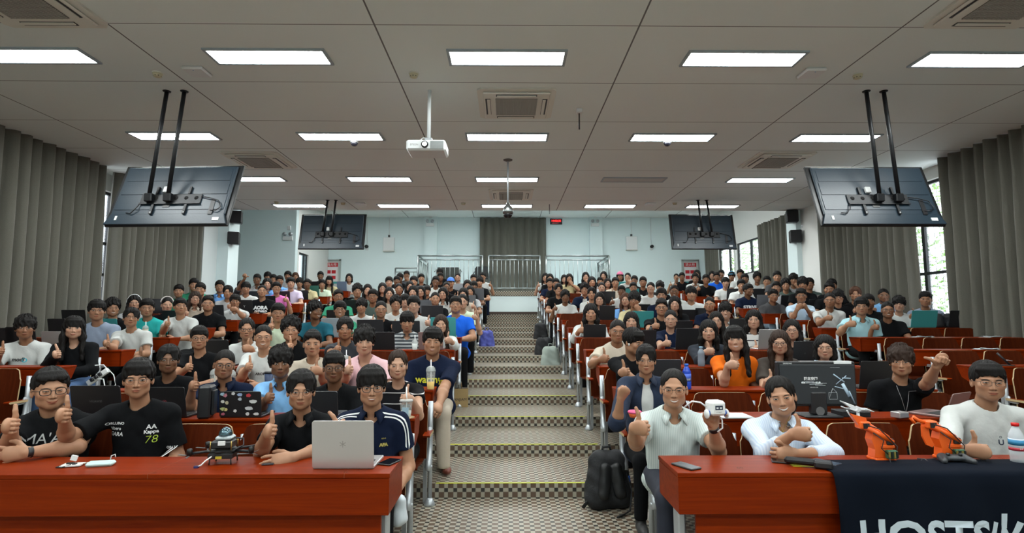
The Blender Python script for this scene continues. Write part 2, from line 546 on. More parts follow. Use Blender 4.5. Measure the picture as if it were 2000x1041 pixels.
for x in (-4.8, -2.4, 0, 2.4, 4.8):  # panels added out of view above the ceiling edge to brighten the rear wall
    for y in (14.3, 16.7):
        ceiling_lamp(x, y, True, 'added unseen lamp panel ' + cols[x] + (' of the raised ceiling, ' + ('first' if y < 15 else 'second') + ' row'))


# ------------------------------------------------------------------ ceiling fittings
def cassette(x, y, label):
    root = empty('ceiling_air_conditioner', (x, y, ZC), 0, label, 'air conditioner', 'ceiling cassette air conditioners')
    s = .46
    b = MB()
    V = []; F = []
    b.prism([(-s, -s * .9), (-s * .9, -s), (s * .9, -s), (s, -s * .9), (s, s * .9), (s * .9, s), (-s * .9, s), (-s, s * .9)], -.02, 0, 'z')
    b.box(-s * .86, s * .86, -s * .86, s * .86, -.045, -.02, b=.015)
    b.build('panel', M_offw, root)
    g = MB(); g.box(-.25, .25, -.25, .25, -.05, -.044)
    for i in range(26): g.box(-.25, .25, -.25 + i * .0196, -.25 + i * .0196 + .007, -.056, -.05, 1)
    for i in range(12): g.box(-.25 + i * .0435, -.25 + i * .0435 + .005, -.25, .25, -.057, -.05, 1)
    g.build('intake_grille', [mat('dark_grille', (.10, .10, .095), .6), mat('grille_bars', (.42, .40, .36), .5)], root)
    for a in range(4):
        M = Matrix.Rotation(a * math.pi / 2, 4, 'Z')
        MB().box(-.24, .24, .31, .37, -.049, -.044, M=M).build('air_slot', M_black, root)
        MB().box(-.23, .23, .315, .35, -.056, -.048, M=M).build('louvre', M_offw, root)


cassette(*at_z(1008, 202, ZC).xy, 'large ceiling air conditioner grille on middle line beyond the front lamps')
cassette(*at_z(508, 312, ZC).xy, 'ceiling air conditioner beside the big screen over the curtain side seats')
cassette(*at_z(1515, 312, ZC).xy, 'ceiling air conditioner beside the big screen over the window side seats')
cassette(*at_z(998, 379, ZC).xy, 'smaller looking ceiling air conditioner behind the dome camera pole')
cassette(*at_z(30, -8, ZC).xy, 'nearest ceiling air conditioner cut by the frame above the long curtain side')
cassette(*at_z(1985, -6, ZC).xy, 'nearest ceiling air conditioner cut by the frame above the window side')
p = at_z(1238, 350, ZC)

for (x, y, l) in [(308, 142, 'cream smoke detector near the ceiling line before the first hanging screen'), (808, 143, 'cream smoke detector just before the projector pole'),
                  (1675, 145, 'cream smoke detector before the screen poles on the window side'), (540, 394, 'small smoke detector far back above the curtain side hanging screen'),
                  (905, 396, 'small smoke detector left of the rear middle lamp'), (1318, 396, 'small smoke detector by the rear window side screen poles'),
                  (670, 396, 'small smoke detector right of the rear curtain side screen poles')]:
    q = at_z(x, y, ZC); root = empty('smoke_detector', q, 0, l, 'smoke detector', 'smoke detectors on the ceiling')
    MB().lathe([(.052, -.012), (.055, 0)], 20).build('base', M_offw, root)
    MB().lathe([(.022, -.05), (.038, -.046), (.044, -.03), (.05, -.012)], 20).build('cap', mat('cream_plastic', (.60, .56, .38), .5), root)
    b = MB()
    for k in range(8): b.box(.036, .041, -.005, .005, -.044, -.032, M=Matrix.Rotation(k * .785, 4, 'Z'))
    b.build('sensor_slot', M_black, root)
for (x, y, l, s) in [(385, 137, 'white square wireless access point near the front of ceiling, curtain side', 1), (1585, 140, 'white square wireless access point near the front of ceiling, window side', 1),
                     (705, 397, 'white square access point far back beside the curtain side screen', 1), (1270, 397, 'white square access point far back beside the window side screen', 1)]:
    q = at_z(x, y, ZC); root = empty('access_point', q, 0, l, 'access point', 'white access points on the ceiling')
    MB().box(-.11, .11, -.11, .11, -.035, 0, b=.012).build('housing', M_white, root)
    MB().lathe([(.006, -.038), (.006, -.035)], 8, c=(.0, -.07)).build('status_light', mat('tiny_blue_led', (.1, .3, .6), .3), root)
for (x, y, l) in [(692, 275, 'small dark dome camera on the ceiling over the curtain side seats'), (1303, 275, 'small dark dome camera on the ceiling over the window side seats')]:
    q = at_z(x, y, ZC); root = empty('dome_camera', q, 0, l, 'camera', 'small dome cameras on the ceiling')
    MB().lathe([(.06, -.03), (.062, 0)], 20).build('base', M_white, root)
    MB().lathe([(.005, -.085), (.03, -.078), (.048, -.055), (.055, -.03)], 20).build('dome', mat('smoked_dome', (.01, .01, .015), .08), root)
# antenna box and hanging rods
q = at_z(1131, 214, ZC); root = empty('antenna_box', q, 0, 'white box with thin black rod hanging from ceiling by the cassette', 'antenna')
MB().box(-.04, .04, -.05, .05, -.05, 0, b=.008).build('housing', M_white, root)
MB().tube([(0, 0, -.05), (0, 0, -.26)], .009, 8).build('rod', M_black, root)
q = at_z(1073, 399, ZC); tag(MB().tube([(0, 0, 0), (0, 0, -.23)], .008, 8).build('ceiling_rod', M_black, None, q), 'thin black rod hanging at the ceiling edge above the red clock', 'rod')

# dome camera on its long pole
q = at_z(992, 312, ZC); e = at_y(992, 418, q.y)
root = empty('pole_camera', q, 0, 'silver dome camera on a long pole hanging on the room middle line', 'camera')
MB().lathe([(.028, -.03), (.075, -.012), (.078, 0)], 20).build('ceiling_flange', mat('grey_flange', (.18, .18, .17), .4, .5), root)
L_ = q.z - e.z
MB().tube([(0, 0, -.02), (0, 0, -L_ + .16)], .016, 10).build('pole', M_steel, root)
MB().lathe([(.085, -L_ - .0), (.088, -L_ + .05), (.075, -L_ + .11), (.035, -L_ + .15), (.02, -L_ + .19)], 24).build('housing', M_chrome, root)
MB().lathe([(.01, -L_ - .075), (.05, -L_ - .06), (.072, -L_ - .025), (.078, -L_)], 24).build('dome', mat('clear_dark_dome', (.01, .01, .012), .05), root)

# projector
q = at_z(837, 175, ZC); c = at_y(835, 290, q.y)
root = empty('projector', (c.x, c.y, c.z), 0, 'white ceiling projector with shining lens hanging from a white pole', 'projector')
MB().box(-.22, .22, -.14, .19, -.062, .062, b=.02).build('body', mat('projector_white', (.72, .75, .75), .45), root)
b = MB()
for i in range(14): b.box(.05, .2, -.143, -.138, -.045 + i * .0065, -.042 + i * .0065)
b.build('vent_grille', mat('grey_vent', (.3, .32, .32), .6), root)
MB().lathe([(.036, 0), (.04, .012), (.04, .03)], 24, M=Matrix.Translation((-.01, -.168, .0)) @ Matrix.Rotation(-math.pi / 2, 4, 'X')).build('lens_ring', M_blackm, root)
MB().lathe([(.001, .0), (.022, .001), (.026, .006)], 24, M=Matrix.Translation((-.01, -.170, 0)) @ Matrix.Rotation(-math.pi / 2, 4, 'X')).build('lens', mat('glowing_lens', (1, 1, 1), .2, emit=(.75, 1.0, .85), estr=60), root)
h = q.z - c.z
MB().tube([(.01, .02, .09), (.01, .02, h)], .021, 12).build('pole', mat('white_pole', (.74, .78, .78), .4), root)
b = MB().box(-.09, .11, -.06, .1, .062, .072).box(-.03, .05, -.02, .06, .072, .12)
b.build('ceiling_bracket', M_steel, root)
MB().tube([(-.1, .05, .06), (-.12, .06, .1), (-.06, .05, .14), (.0, .03, .13)], .006, 6).build('cable', M_white, root)
text('EPSON', .03, mat('grey_lettering', (.2, .2, .2), .5), root, (-.13, -.1415, .0))

# ------------------------------------------------------------------ televisions
M_tvb = mat('blue_black_television_back', (.016, .032, .048), .36, bump=.05, bscale=60)
M_tvf = mat('black_television_bezel', (.008, .009, .010), .35)


def television(cx, yb, zb, tilt, yaw, poles, label, zt=ZC, yp=None, dim=False):
    """cx, yb, zb: middle of the lower edge; the screen faces the audience (+Y) and tilts down"""
    root = empty('hanging_television', (cx, yb, zb), 0, label, 'television', 'televisions hung from the ceiling')
    R = Matrix.Rotation(yaw, 4, 'Z') @ Matrix.Rotation(-tilt, 4, 'X')
    W, Hh = .725, .84
    MB().box(-W, W, 0, .03, 0, Hh, b=.006, M=R).build('bezel', M_tvf, root)
    MB().box(-W + .01, W - .01, .03, .033, .012, Hh - .01, M=R).build('screen', mat('black_screen', (.005, .005, .006), .12), root)
    bk = MB()
    bk.prism([(-W + .01, .01), (W - .01, .01), (W - .06, .14), (-W + .06, .14)], -.03, 0, 'y', 0, R)
    bk.box(-W + .05, W - .05, -.028, 0, .13, Hh - .03, 0, R, b=.014)
    bk.box(-W + .08, W - .08, -.034, -.02, .20, .395, 0, R); bk.box(-W + .09, W - .09, -.034, -.02, .41, .585, 0, R); bk.box(-W + .10, W - .10, -.032, -.02, .60, .76, 0, R)
    bk.build('back_cover', M_tvb, root)
    br = MB(); br.box(-.36, .36, -.05, -.035, .27, .40, 0, R, b=.004)
    for i in range(6): br.lathe([(.025, -.004), (.025, 0)], 12, 1, R @ Matrix.Translation((-.30 + i * .12, -.0505, .345)) @ Matrix.Rotation(math.pi / 2, 4, 'X'))
    br.box(-.36, .36, -.06, -.05, .262, .272, 0, R)
    br.build('wall_mount_plate', [M_blackm, mat('mount_holes', (.002, .002, .002), .8)], root)
    for x in (-.19, .2):
        MB().box(x - .014, x + .014, -.055, -.035, .13, .27, M=R).build('hook_rail', M_blackm, root)
        MB().box(x - .012, x + .012, -.058, -.035, .40, .5, M=R).build('hook_rail', M_blackm, root)
        MB().lathe([(.009, -.003), (.009, 0)], 10, 0, R @ Matrix.Translation((x, -.056, .15)) @ Matrix.Rotation(math.pi / 2, 4, 'X')).build('screw', M_white, root)
    MB().box(-.60, -.575, -.036, -.029, .06, .115, M=R).build('sticker', M_white, root)
    MB().box(.55, .625, -.036, -.029, .05, .09, M=R).build('sticker', M_white, root)
    MB().box(-.08, .0, -.04, -.03, .23, .26, M=R).build('rating_plate', mat('grey_plate', (.15, .15, .15), .5), root)
    MB().box(-.12, -.055, -.07, -.035, .42, .50, b=.006, M=R).build('signal_box', M_white, root)
    MB().box(.48, .53, -.04, -.03, .13, .33, M=R).build('socket_panel', M_black, root)
    MB().tube([R @ Vector(p) for p in [(.36, -.05, .36), (.46, -.06, .34), (.58, -.06, .30), (.62, -.05, .22), (.57, -.05, .17), (.5, -.04, .18)]], .006, 6).build('cable', M_black, root)
    MB().tube([R @ Vector(p) for p in [(-.35, -.05, .28), (-.37, -.06, .2), (-.42, -.05, .14), (-.48, -.04, .15)]], .006, 6).build('cable', M_black, root)
    for (xt, xb) in poles:
        pb = R @ Vector((xb - cx, -.085, .33)); pt = Vector((xt - cx, (yp if yp else yb + .1) - yb, zt - zb))
        MB().tube([pb, pt], .0225, 12).build('pole', M_blackm, root)
        MB().lathe([(.04, -.01), (.045, 0)], 14, M=Matrix.Translation(pt)).build('ceiling_flange', M_blackm, root)
        MB().box(-.045, .045, -.03, .045, -.05, .05, b=.01, M=Matrix.Translation(pb)).build('pivot', M_blackm, root)


def tvat(px, py, Y, poles_px, yaw, label, py_pole, tilt=math.radians(21)):
    c = at_y(px, py, Y); t = [at_z(x, py_pole, ZC) for x, _ in poles_px]
    yp = t[0].y
    pl = [(t[i].x, at_y(poles_px[i][1], py - 60, Y + .1).x) for i in range(2)]
    television(c.x, c.y, c.z, tilt, yaw, pl, label, yp=yp)


tvat(322, 441, 6.18, [(326, 296), (360, 334)], math.radians(-3), 'large black television seen from behind, nearest the long curtain side', 178)
tvat(1727, 441, 6.18, [(1692, 1711), (1726, 1748)], math.radians(0), 'large black television seen from behind, nearest the side windows', 178)
tvat(646, 487, 11.95, [(640, 634), (656, 651)], 0, 'smaller looking black television far back above the curtain side seats', 391, math.radians(12))
tvat(1376, 487, 11.95, [(1363, 1368), (1380, 1386)], 0, 'smaller looking black television far back above the window side seats', 391, math.radians(12))

# ------------------------------------------------------------------ wall things
def speaker(x, y, z, rz, label):
    root = empty('wall_speaker', (x, y, z), rz, label, 'speaker', 'black wall speakers')
    MB().box(-.13, .13, -.12, .12, -.15, .15, b=.02).build('cabinet', M_black, root)
    MB().box(-.115, .115, -.128, -.119, -.135, .135, b=.004).build('speaker_grille', mat('speaker_cloth', (.02, .02, .022), .9), root)
    MB().box(-.02, .02, .12, .26, -.03, .03).build('wall_bracket', M_steel, root)


for (px, py, sx, l) in [(458, 424, 1, 'upper black speaker on the pillar by the curtain side screen'), (453, 465, 1, 'lower black speaker on the pillar by the curtain side screen')]:
    q = at_y(px, py, 13.0); speaker(q.x + .02, 13.05, q.z, .35, l)
for (px, py, l) in [(1553, 421, 'upper black speaker on pillar by the window side curtain'), (1560, 460, 'lower black speaker on pillar by the window side curtain')]:
    q = at_y(px, py, 12.8); speaker(q.x, 12.95, q.z, -.35, l)


def emergency(px, py, Y, label):
    q = at_y(px, py, Y); root = empty('emergency_light', (q.x, Y, q.z), 0, label, 'emergency light', 'twin head emergency lights')
    MB().box(-.15, .15, -.06, 0, -.12, 0, b=.01).build('battery_box', M_white, root)
    for s in (-1, 1):
        MB().lathe([(.06, 0), (.055, .03), (.02, .05)], 16, M=Matrix.Translation((s * .09, -.07, .07)) @ Matrix.Rotation(-math.pi / 2, 4, 'X')).build('lamp_head', M_steel, root)
    MB().box(-.03, .07, -.03, 0, .2, .33, b=.006).build('junction_box', M_white, root)


emergency(840, 436, YB - .14, 'white twin emergency light on the back wall pilaster, curtain side')
emergency(1162, 436, YB - .14, 'white twin emergency light on the back wall pilaster, clock side')
emergency(563, 462, 16.6, 'white twin emergency light on plain wall beside the hanging rear screen')
emergency(1575, 448, 12.95, 'white twin emergency light between the two window side speakers')
for (px, py, l) in [(760, 477, 'white flat wall box on the back wall, curtain side'), (1233, 475, 'white flat wall box on the back wall, window side')]:
    q = at_y(px, py, YB); root = empty('wall_box', (q.x, YB, q.z), 0, l, 'wall box', 'white boxes on the back wall')
    MB().box(-.2, .2, -.09, 0, -.25, .24, b=.01).build('cover', M_white, root)
    MB().box(-.21, .21, -.1, 0, -.27, -.25).build('bottom_lip', M_offw, root)  # thin ivory strip along the lower edge of the cover
    MB().tube([(0, -.04, .24), (0, -.03, .5), (0, -.02, ZC2 - q.z)], .008, 6).build('cable_duct', M_white, root)
    MB().box(-.03, .03, -.06, 0, .25, .33).build('socket', M_black, root)
for (px, py, l) in [(717, 482, 'small black and white wall camera on back wall, curtain side'), (1272, 482, 'small black and white wall camera on back wall, window side')]:
    q = at_y(px, py, YB); root = empty('wall_camera', (q.x, YB, q.z), 0, l, 'camera', 'small wall cameras')
    MB().box(-.05, .05, -.05, 0, -.12, -.03, b=.01).build('mount', M_white, root)
    MB().lathe([(.06, 0), (.06, .1), (.03, .12)], 16, M=Matrix.Translation((0, -.13, 0)) @ Matrix.Rotation(-math.pi / 2, 4, 'X')).build('barrel', M_black, root)
    MB().tube([(0, -.01, .03), (0, -.01, ZC2 - q.z)], .006, 6).build('cable_duct', M_white, root)
# red clock
q = at_y(1086, 433, YB); root = empty('digital_clock', (q.x, YB, q.z), 0, 'black wall clock with glowing red digits by the back curtain', 'clock')
MB().box(-.22, .22, -.05, 0, -.105, .105, b=.006).build('case', M_black, root)
M_red = mat('red_glowing_digits', (.5, 0, 0), .4, emit=(1, .03, .03), estr=3)
text('14:02:35', .105, M_red, root, (0, -.052, .02), name='time_digits', bold=.002)
text('2025 06 17', .05, mat('dim_red_digits', (.2, 0, 0), .4, emit=(1, .2, .2), estr=.7), root, (-.03, -.052, -.065), name='date_digits')

# fire cabinets with posters
def fire_poster(px, py, label, clip=0):
    q = at_y(px, py, YB); root = empty('fire_cabinet', (q.x, YB, q.z), 0, label, 'fire cabinet', 'fire hydrant cabinets with red posters')
    w, h = .31, .52
    b = MB()
    for (a, c, e, f) in [(-w, w, h - .04, h), (-w, w, -h, -h + .04), (-w, -w + .04, -h, h), (w - .04, w, -h, h)]: b.box(a, c, -.1, 0, e, f)
    b.build('frame', mat('dull_steel_frame', (.42, .45, .44), .4, .6), root)
    MB().box(-w + .04, w - .04, -.05, -.01, -h + .04, h - .04).build('door', mat('grey_door_panel', (.55, .57, .55), .4), root)
    MB().box(-w + .08, w - .10, -.056, -.05, -h + .16, h - .12).build('poster', mat('white_paper', (.75, .72, .72), .7), root)
    MB().box(-w + .08, w - .10, -.058, -.056, h - .27, h - .12).build('poster_header', mat('poster_red', (.50, .01, .02), .6), root)
    text('消火栓', .12, M_white, root, (-.01, -.0595, h - .195))
    for (x, z) in [(-.12, .08), (.06, .08), (-.12, -.12), (.06, -.12)]:
        MB().box(x - .07, x + .08, -.058, -.056, z - .07, z + .05).build('poster_picture', MATS['poster_red'], root)
    MB().box(-w + .08, w - .10, -.058, -.056, -h + .16, -h + .24).build('poster_footer', M_teal, root)


fire_poster(649, 535, 'red and white fire hydrant notice on steel cabinet behind curtain side seats')
fire_poster(1348, 535, 'red and white fire hydrant notice on steel cabinet behind window side seats')

# railing
def railing(x0, x1, y, z, label, y2=None, n=10, h=1.13):
    root = empty('steel_railing', (x0, y, z), 0, label, 'railing', 'polished steel railings of the platform')
    L_ = x1 - x0
    if y2 is not None: L_ = y2 - y; M = Matrix.Rotation(math.pi / 2, 4, 'Z')
    else: M = Matrix.Identity(4)
    MB().tube([(0, 0, h), (L_, 0, h)], .025, 10, M=M).build('handrail', M_chrome, root)
    MB().tube([(0, 0, h - .13), (L_, 0, h - .13)], .016, 8, M=M).build('rail', M_chrome, root)
    MB().tube([(0, 0, .1), (L_, 0, .1)], .016, 8, M=M).build('rail', M_chrome, root)
    for t in (0, L_):
        MB().tube([(t, 0, 0), (t, 0, h)], .027, 10, M=M).build('post', M_chrome, root)
    for i in range(1, n):
        MB().tube([(L_ * i / n, 0, .1), (L_ * i / n, 0, h - .13)], .010, 8, M=M).build('baluster', M_chrome, root)


railing(-2.83, -.78, 17.25, 2.42, 'steel railing section along the platform, curtain side of the black chair', n=14)
railing(-.58, 1.05, 17.25, 2.42, 'middle steel railing section in front of the black chair', n=12)
railing(1.25, 3.26, 17.25, 2.42, 'steel railing section along the platform under the red clock', n=14)
railing(-2.83, 0, 17.33, 2.42, 'short steel railing running back on the curtain side end of platform', y2=19.4, n=9)
railing(3.26, 0, 17.33, 2.42, 'short steel railing running back on the clock side end of platform', y2=19.4, n=9)
railing(-3.75, -2.98, 18.3, 1.95, 'low steel stair railing beside the platform, curtain side', n=5, h=1.3)

# black chair and guitar-case-like rack on the platform
def platform_chair(x, y, z, label):
    root = empty('meeting_chair', (x, y, z), 0, label, 'chair')
    M_l = mat('black_vinyl', (.012, .014, .014), .35)
    MB().box(-.23, .23, -.24, .2, .42, .49, b=.025).build('seat', M_l, root)
    poly = [(-.24, .56), (-.24, .80), (-.19, .87), (.19, .87), (.24, .80), (.24, .56), (.2, .53), (-.2, .53)]
    MB().prism(poly, .19, .24, 'y').build('backrest', M_l, root)
    for s in (-1, 1):
        MB().tube([(s * .26, -.24, 0), (s * .26, -.22, .43), (s * .26, .22, .45), (s * .25, .25, 0)], .013, 8).build('leg', M_black, root)
        MB().tube([(s * .26, -.2, .43), (s * .27, -.18, .62), (s * .27, .12, .64), (s * .25, .22, .7)], .013, 8).build('armrest', M_black, root)


q = at_y(941, 568, 17.9); platform_chair(q.x, 17.9, 2.42, 'empty black padded armchair on platform before the back curtain')
q = at_y(875, 560, 18.3)
root = empty('folding_screen', (q.x, 18.3, 2.42), 0, 'black patterned folding frame on platform behind the railing', 'frame')
MB().box(-.36, .36, -.02, .02, 0, .86, b=.01).build('panel', mat('black_mottled_panel', (.03, .035, .03), .5, var=.9, vscale=25), root)
for s in (-1, 1): MB().tube([(s * .4, 0, 0), (s * .4, 0, .8), (s * .46, 0, .7)], .015, 8).build('side_post', M_black, root)

# yellow tapes on the aisle steps
for i in range(1, 8):
    w = .018 if i < 5 else .012
    o = MB().box(-.60, .93, 0, w, 0, .0025).build('step_tape', M_yel if i < 6 else mat('faded_tape', (.34, .33, .16), .7), None, (0, riser_y(i), .12 * i))
    tag(o, ['bright', 'bright', 'slightly worn', 'slightly worn', 'thin faded', 'thin very faded', 'almost worn away'][i - 1] + ' yellow tape along aisle step number %s from the front' % ['one', 'two', 'three', 'four', 'five', 'six', 'seven'][i - 1], 'tape', 'yellow tapes on the aisle steps')
# ------------------------------------------------------------------ desks
PITCH_M, PITCH_S = .55, .52
BLOCKS = {'L': (-.63, -1, 5, PITCH_M), 'R': (.95, 1, 5, PITCH_M), 'LL': (-4.74, -1, 4, PITCH_S), 'RR': (5.02, 1, 4, PITCH_S)}
BNAME = {'L': 'curtain middle seats', 'R': 'window middle seats', 'LL': 'curtain outer seats', 'RR': 'window outer seats'}
ORD = ['', 'first', 'second', 'third', 'fourth', 'fifth', 'sixth', 'seventh', 'eighth', 'ninth', 'tenth', 'eleventh', 'twelfth', 'thirteenth', 'fourteenth', 'fifteenth', 'sixteenth', 'seventeenth', 'eighteenth', 'nineteenth', 'twentieth']


def front_desk(x0, x1, label):
    y0, y1, z = 2.775, 3.125, .75
    root = empty('front_desk', ((x0 + x1) / 2, (y0 + y1) / 2, 0), 0, label, 'desk', 'front desks')
    xc, yc = (x0 + x1) / 2, (y0 + y1) / 2
    MB().box(x0 - xc, x1 - xc, y0 - yc, y1 - yc, z - .022, z, b=.002).build('desktop', M_desk, root)
    # seams between the desktop boards
    b = MB(); x = x0 + .9
    while x < x1 - .2:
        b.box(x - xc, x - xc + .002, y0 - yc - .001, y1 - yc, z - .022, z + .0008); x += .96
    b.build('seam', mat('desk_seam', (.20, .05, .015), .5), root)
    MB().box(x0 - xc + .003, x1 - xc - .003, y0 - yc + .003, y1 - yc - .003, z - .20, z - .023, b=.003).build('book_box', M_desk, root)
    MB().box(x0 - xc + .10, x1 - xc - .05, y0 - yc + .05, y0 - yc + .07, .02, z - .20).build('modesty_panel', M_desk, root)
    for x in (x0 + .06, x1 - .06):
        MB().box(x - xc - .02, x - xc + .02, -.03, .06, 0, z - .20, b=.008).build('leg', M_steel, root)
    return root


fd1 = front_desk(-3.62, -.575, 'long orange red front desk carrying the silver laptop and the small drone')
fd2 = front_desk(.845, 3.75, 'long orange red front desk with the navy banner and orange robot arms')
for (x, n) in [(-2.60, 'fw'), (-1.55, '17'), (-.80, 'M5'), (1.22, '60')]: pass
text('60', .035, mat('pencil_ink', (.05, .02, .01), .7), fd2, (1.19 - 2.2975, -.09, .7508), (0, 0, 0), name='scribble')
text('M', .022, MATS['pencil_ink'], fd1, (-.80 + 2.0975, -.15, .7508), (0, 0, .1), name='scribble')
text('II', .022, MATS['pencil_ink'], fd1, (-1.74 + 2.0975, -.15, .7508), (0, 0, -.4), name='scribble')

DESK_H = .907


desk_cache = {}
def desk_z(k): return DESK_H if k > 1 else .83


def deskleg(H):
    if ('leg', H) not in desk_cache:
        desk_cache[('leg', H)] = MB().box(-.015, .015, .035, .065, 0, H - .18).box(-.015, .015, .035, .125, H - .2, H - .17).mesh('leg', M_steel)
    return desk_cache[('leg', H)]


def row_desk(block, k):
    """the continuous desk behind seat row k, used by row k+1"""
    x0, s, n, p = BLOCKS[block]
    W = n * p + .02; ov = .16 if block in ('LL', 'RR') else .0
    H = desk_z(k)
    key = (block in ('LL', 'RR'), W, H, s)
    root = empty('lecture_desk', (x0, row_y(k) + .03, row_z(k)), 0,
                 'continuous orange red desk behind the %s seat row, %s' % (ORD[k], BNAME[block]), 'desk', 'continuous desks behind the seat backs')
    a, c = (-ov, W) if s > 0 else (-W, ov)
    if key not in desk_cache:
        d0, d1 = .10, .36
        desk_cache[key] = (MB().box(a, c, d0, d1, -.02, 0, b=.003).mesh('desktop', M_desk),
                           MB().box(a + .004, c - .004, d0 + .01, d0 + .028, -.19, -.021).mesh('apron', M_desk),
                           MB().prism([(d0 + .01, -.021), (d1 - .005, -.021), (d1 - .06, -.13), (d0 + .06, -.19), (d0 + .01, -.19)], -.009, .009, 'x').mesh('end_panel', M_desk),
                           MB().box(a + .02, c - .02, d0 + .03, d1 - .05, -.135, -.125).mesh('shelf', M_desk))
    m = desk_cache[key]
    for nm, me in (('desktop', m[0]), ('apron', m[1]), ('shelf', m[3])): link(nm, me, root, (0, 0, H))
    for x in (a + .012, c - .012): link('end_panel', m[2], root, (x, 0, H))
    for x in ((0 if s > 0 else -W + .02) + .05, (W - .02 if s > 0 else 0) - .05): link('leg', deskleg(H), root, (x, 0, 0))
    return root


# ------------------------------------------------------------------ seats
def smooth_poly(w, z0, z1):
    """seat back outline: straight sides, S-curved upper corners"""
    pts = [(-w + .02, z0), (w - .02, z0), (w, z0 + .03), (w, z1 - .115)]
    for t in np.linspace(0, 1, 7):
        pts.append((w - .045 * (3 * t * t - 2 * t ** 3) - .0, z1 - .105 + .095 * t))
    pts += [(w - .058, z1 - .003), (w - .072, z1)]
    left = [(-x, z) for (x, z) in pts[2:]][::-1]
    return pts + left


seat_cache = {}
def seat_meshes(p, H):
    key = (p, H)
    if key in seat_cache: return seat_cache[key]
    w = p / 2 - .012
    poly = smooth_poly(w, .40, H)
    b = MB(); n = len(poly)
    def bend(x, z): return -.045 * (z - .4) / .5 * 0 + .03 * (abs(x) / w) ** 2 * -1 + (z - .4) * .10 - .095
    rows = []
    # grid surface inside the outline, clipped by column height
    xs = np.linspace(-w, w, 17); zs = np.linspace(0, 1, 9); V = []; F = []
    def top(x):
        a = abs(x)
        if a < w - .072: return H
        if a < w - .045: return H - .01 * (a - w + .072) / .027
        t = (w - a) / .045
        return H - .11 + .10 * (t * t * (3 - 2 * t))
    xs = sorted(set(list(np.linspace(-w, -w + .075, 7)) + list(np.linspace(-w + .075, w - .075, 7)) + list(np.linspace(w - .075, w, 7))))
    nx = len(xs)
    for side in (0, 1):
        for t in zs:
            for x in xs:
                z = .40 + (top(x) - .40) * t
                V.append((x, bend(x, z) + .014 * side, z))
    S = nx * len(zs)
    for j in range(len(zs) - 1):
        for i in range(nx - 1):
            a = j * nx + i; F.append(((a, a + 1, a + nx + 1, a + nx), 0)); a += S; F.append(((a, a + nx, a + nx + 1, a + 1), 0))
    for i in range(nx - 1):
        a = (len(zs) - 1) * nx + i; F.append(((a, a + 1, a + 1 + S, a + S), 1))
        a = i; F.append(((a, a + S, a + 1 + S, a + 1), 1))
    for j in range(len(zs) - 1):
        for i in (0, nx - 1):
            a = j * nx + i; F.append(((a, a + nx, a + nx + S, a + S), 1))
    me = bpy.data.meshes.new('backrest'); me.from_pydata(V, [], [f[0] for f in F]); me.materials.append(M_back); me.materials.append(M_ply)
    me.polygons.foreach_set('material_index', [f[1] for f in F]); me.update()
    pan = MB(); N_ = 9; pts = [(-.05, .425), (-.12, .405), (-.22, .40), (-.34, .415), (-.42, .425), (-.455, .41)]
    low = [(y, z - .014) for (y, z) in pts][::-1]
    pan.prism(pts + low, -w + .02, w - .02, 'x')
    pm = pan.mesh('seat_pan', M_back)
    # stand: upright tube, cast bracket, foot; arm pad
    ph = H - .075
    st = MB()
    st.tube([(0, .0, ph), (0, -.005, .62), (0, -.015, .47), (0, -.05, .40), (0, -.085, .34), (0, -.10, .30)], [.021, .021, .022, .024, .028, .026], 10)
    st.tube([(0, .0, ph - .28), (0, .01, .40), (0, .01, .02)], [.014, .017, .02], 10)
    st.lathe([(.045, 0), (.045, .018), (.028, .05), (.018, .06)], 12)
    st.tube([(0, -.02, .62), (0, -.05, .575), (0, -.13, .57)], [.02, .014, .008], 8)
    st.tube([(-.03, -.09, .33), (.03, -.09, .33)], .012, 8)
    sm = st.mesh('stand', M_steel)
    ar = MB(); ar.prism([(-.235, .60), (-.22, .585), (-.03, .585), (-.02, .60), (-.03, .607), (-.22, .607)], -.028, .028, 'x')
    am = ar.mesh('arm_pad', M_desk)
    am.materials.append(M_ply)
    for pl in am.polygons:
        if abs(pl.normal.z) < .5: pl.material_index = 1
    seat_cache[key] = (me, pm, sm, am)
    return seat_cache[key]


NSEAT = 0
def make_seat(block, k, i):
    x0, s, n, p = BLOCKS[block]
    H = desk_z(k)
    me, pm, sm, am = seat_meshes(p, H)
    root = empty('folding_chair', (x0 + s * (i + .5) * p, row_y(k), row_z(k)), 0,
                 'red brown folding chair, %s row, %s, %s place from centre aisle' % (ORD[k], BNAME[block], ORD[i + 1]), 'chair', 'red brown folding lecture chairs')
    link('backrest', me, root); link('seat_pan', pm, root)
    link('stand', sm, root, (-s * p / 2, 0, 0)); link('arm_pad', am, root, (-s * p / 2, 0, 0))
    if i == n - 1:
        link('stand', sm, root, (s * p / 2, 0, 0)); link('arm_pad', am, root, (s * p / 2, 0, 0))


for blk, (x0, s, n, p) in BLOCKS.items():
    for k in range(1, ROWS + 1):
        if blk in ('LL', 'RR') and k < 3: continue
        lim = n
        if k >= 12 and blk in ('L', 'R'): lim = n
        for i in range(lim):
            if blk in ('LL', 'RR') and i == n - 1 and k in (10, 11, 12): continue
            make_seat(blk, k, i)
        if k < ROWS: row_desk(blk, k)
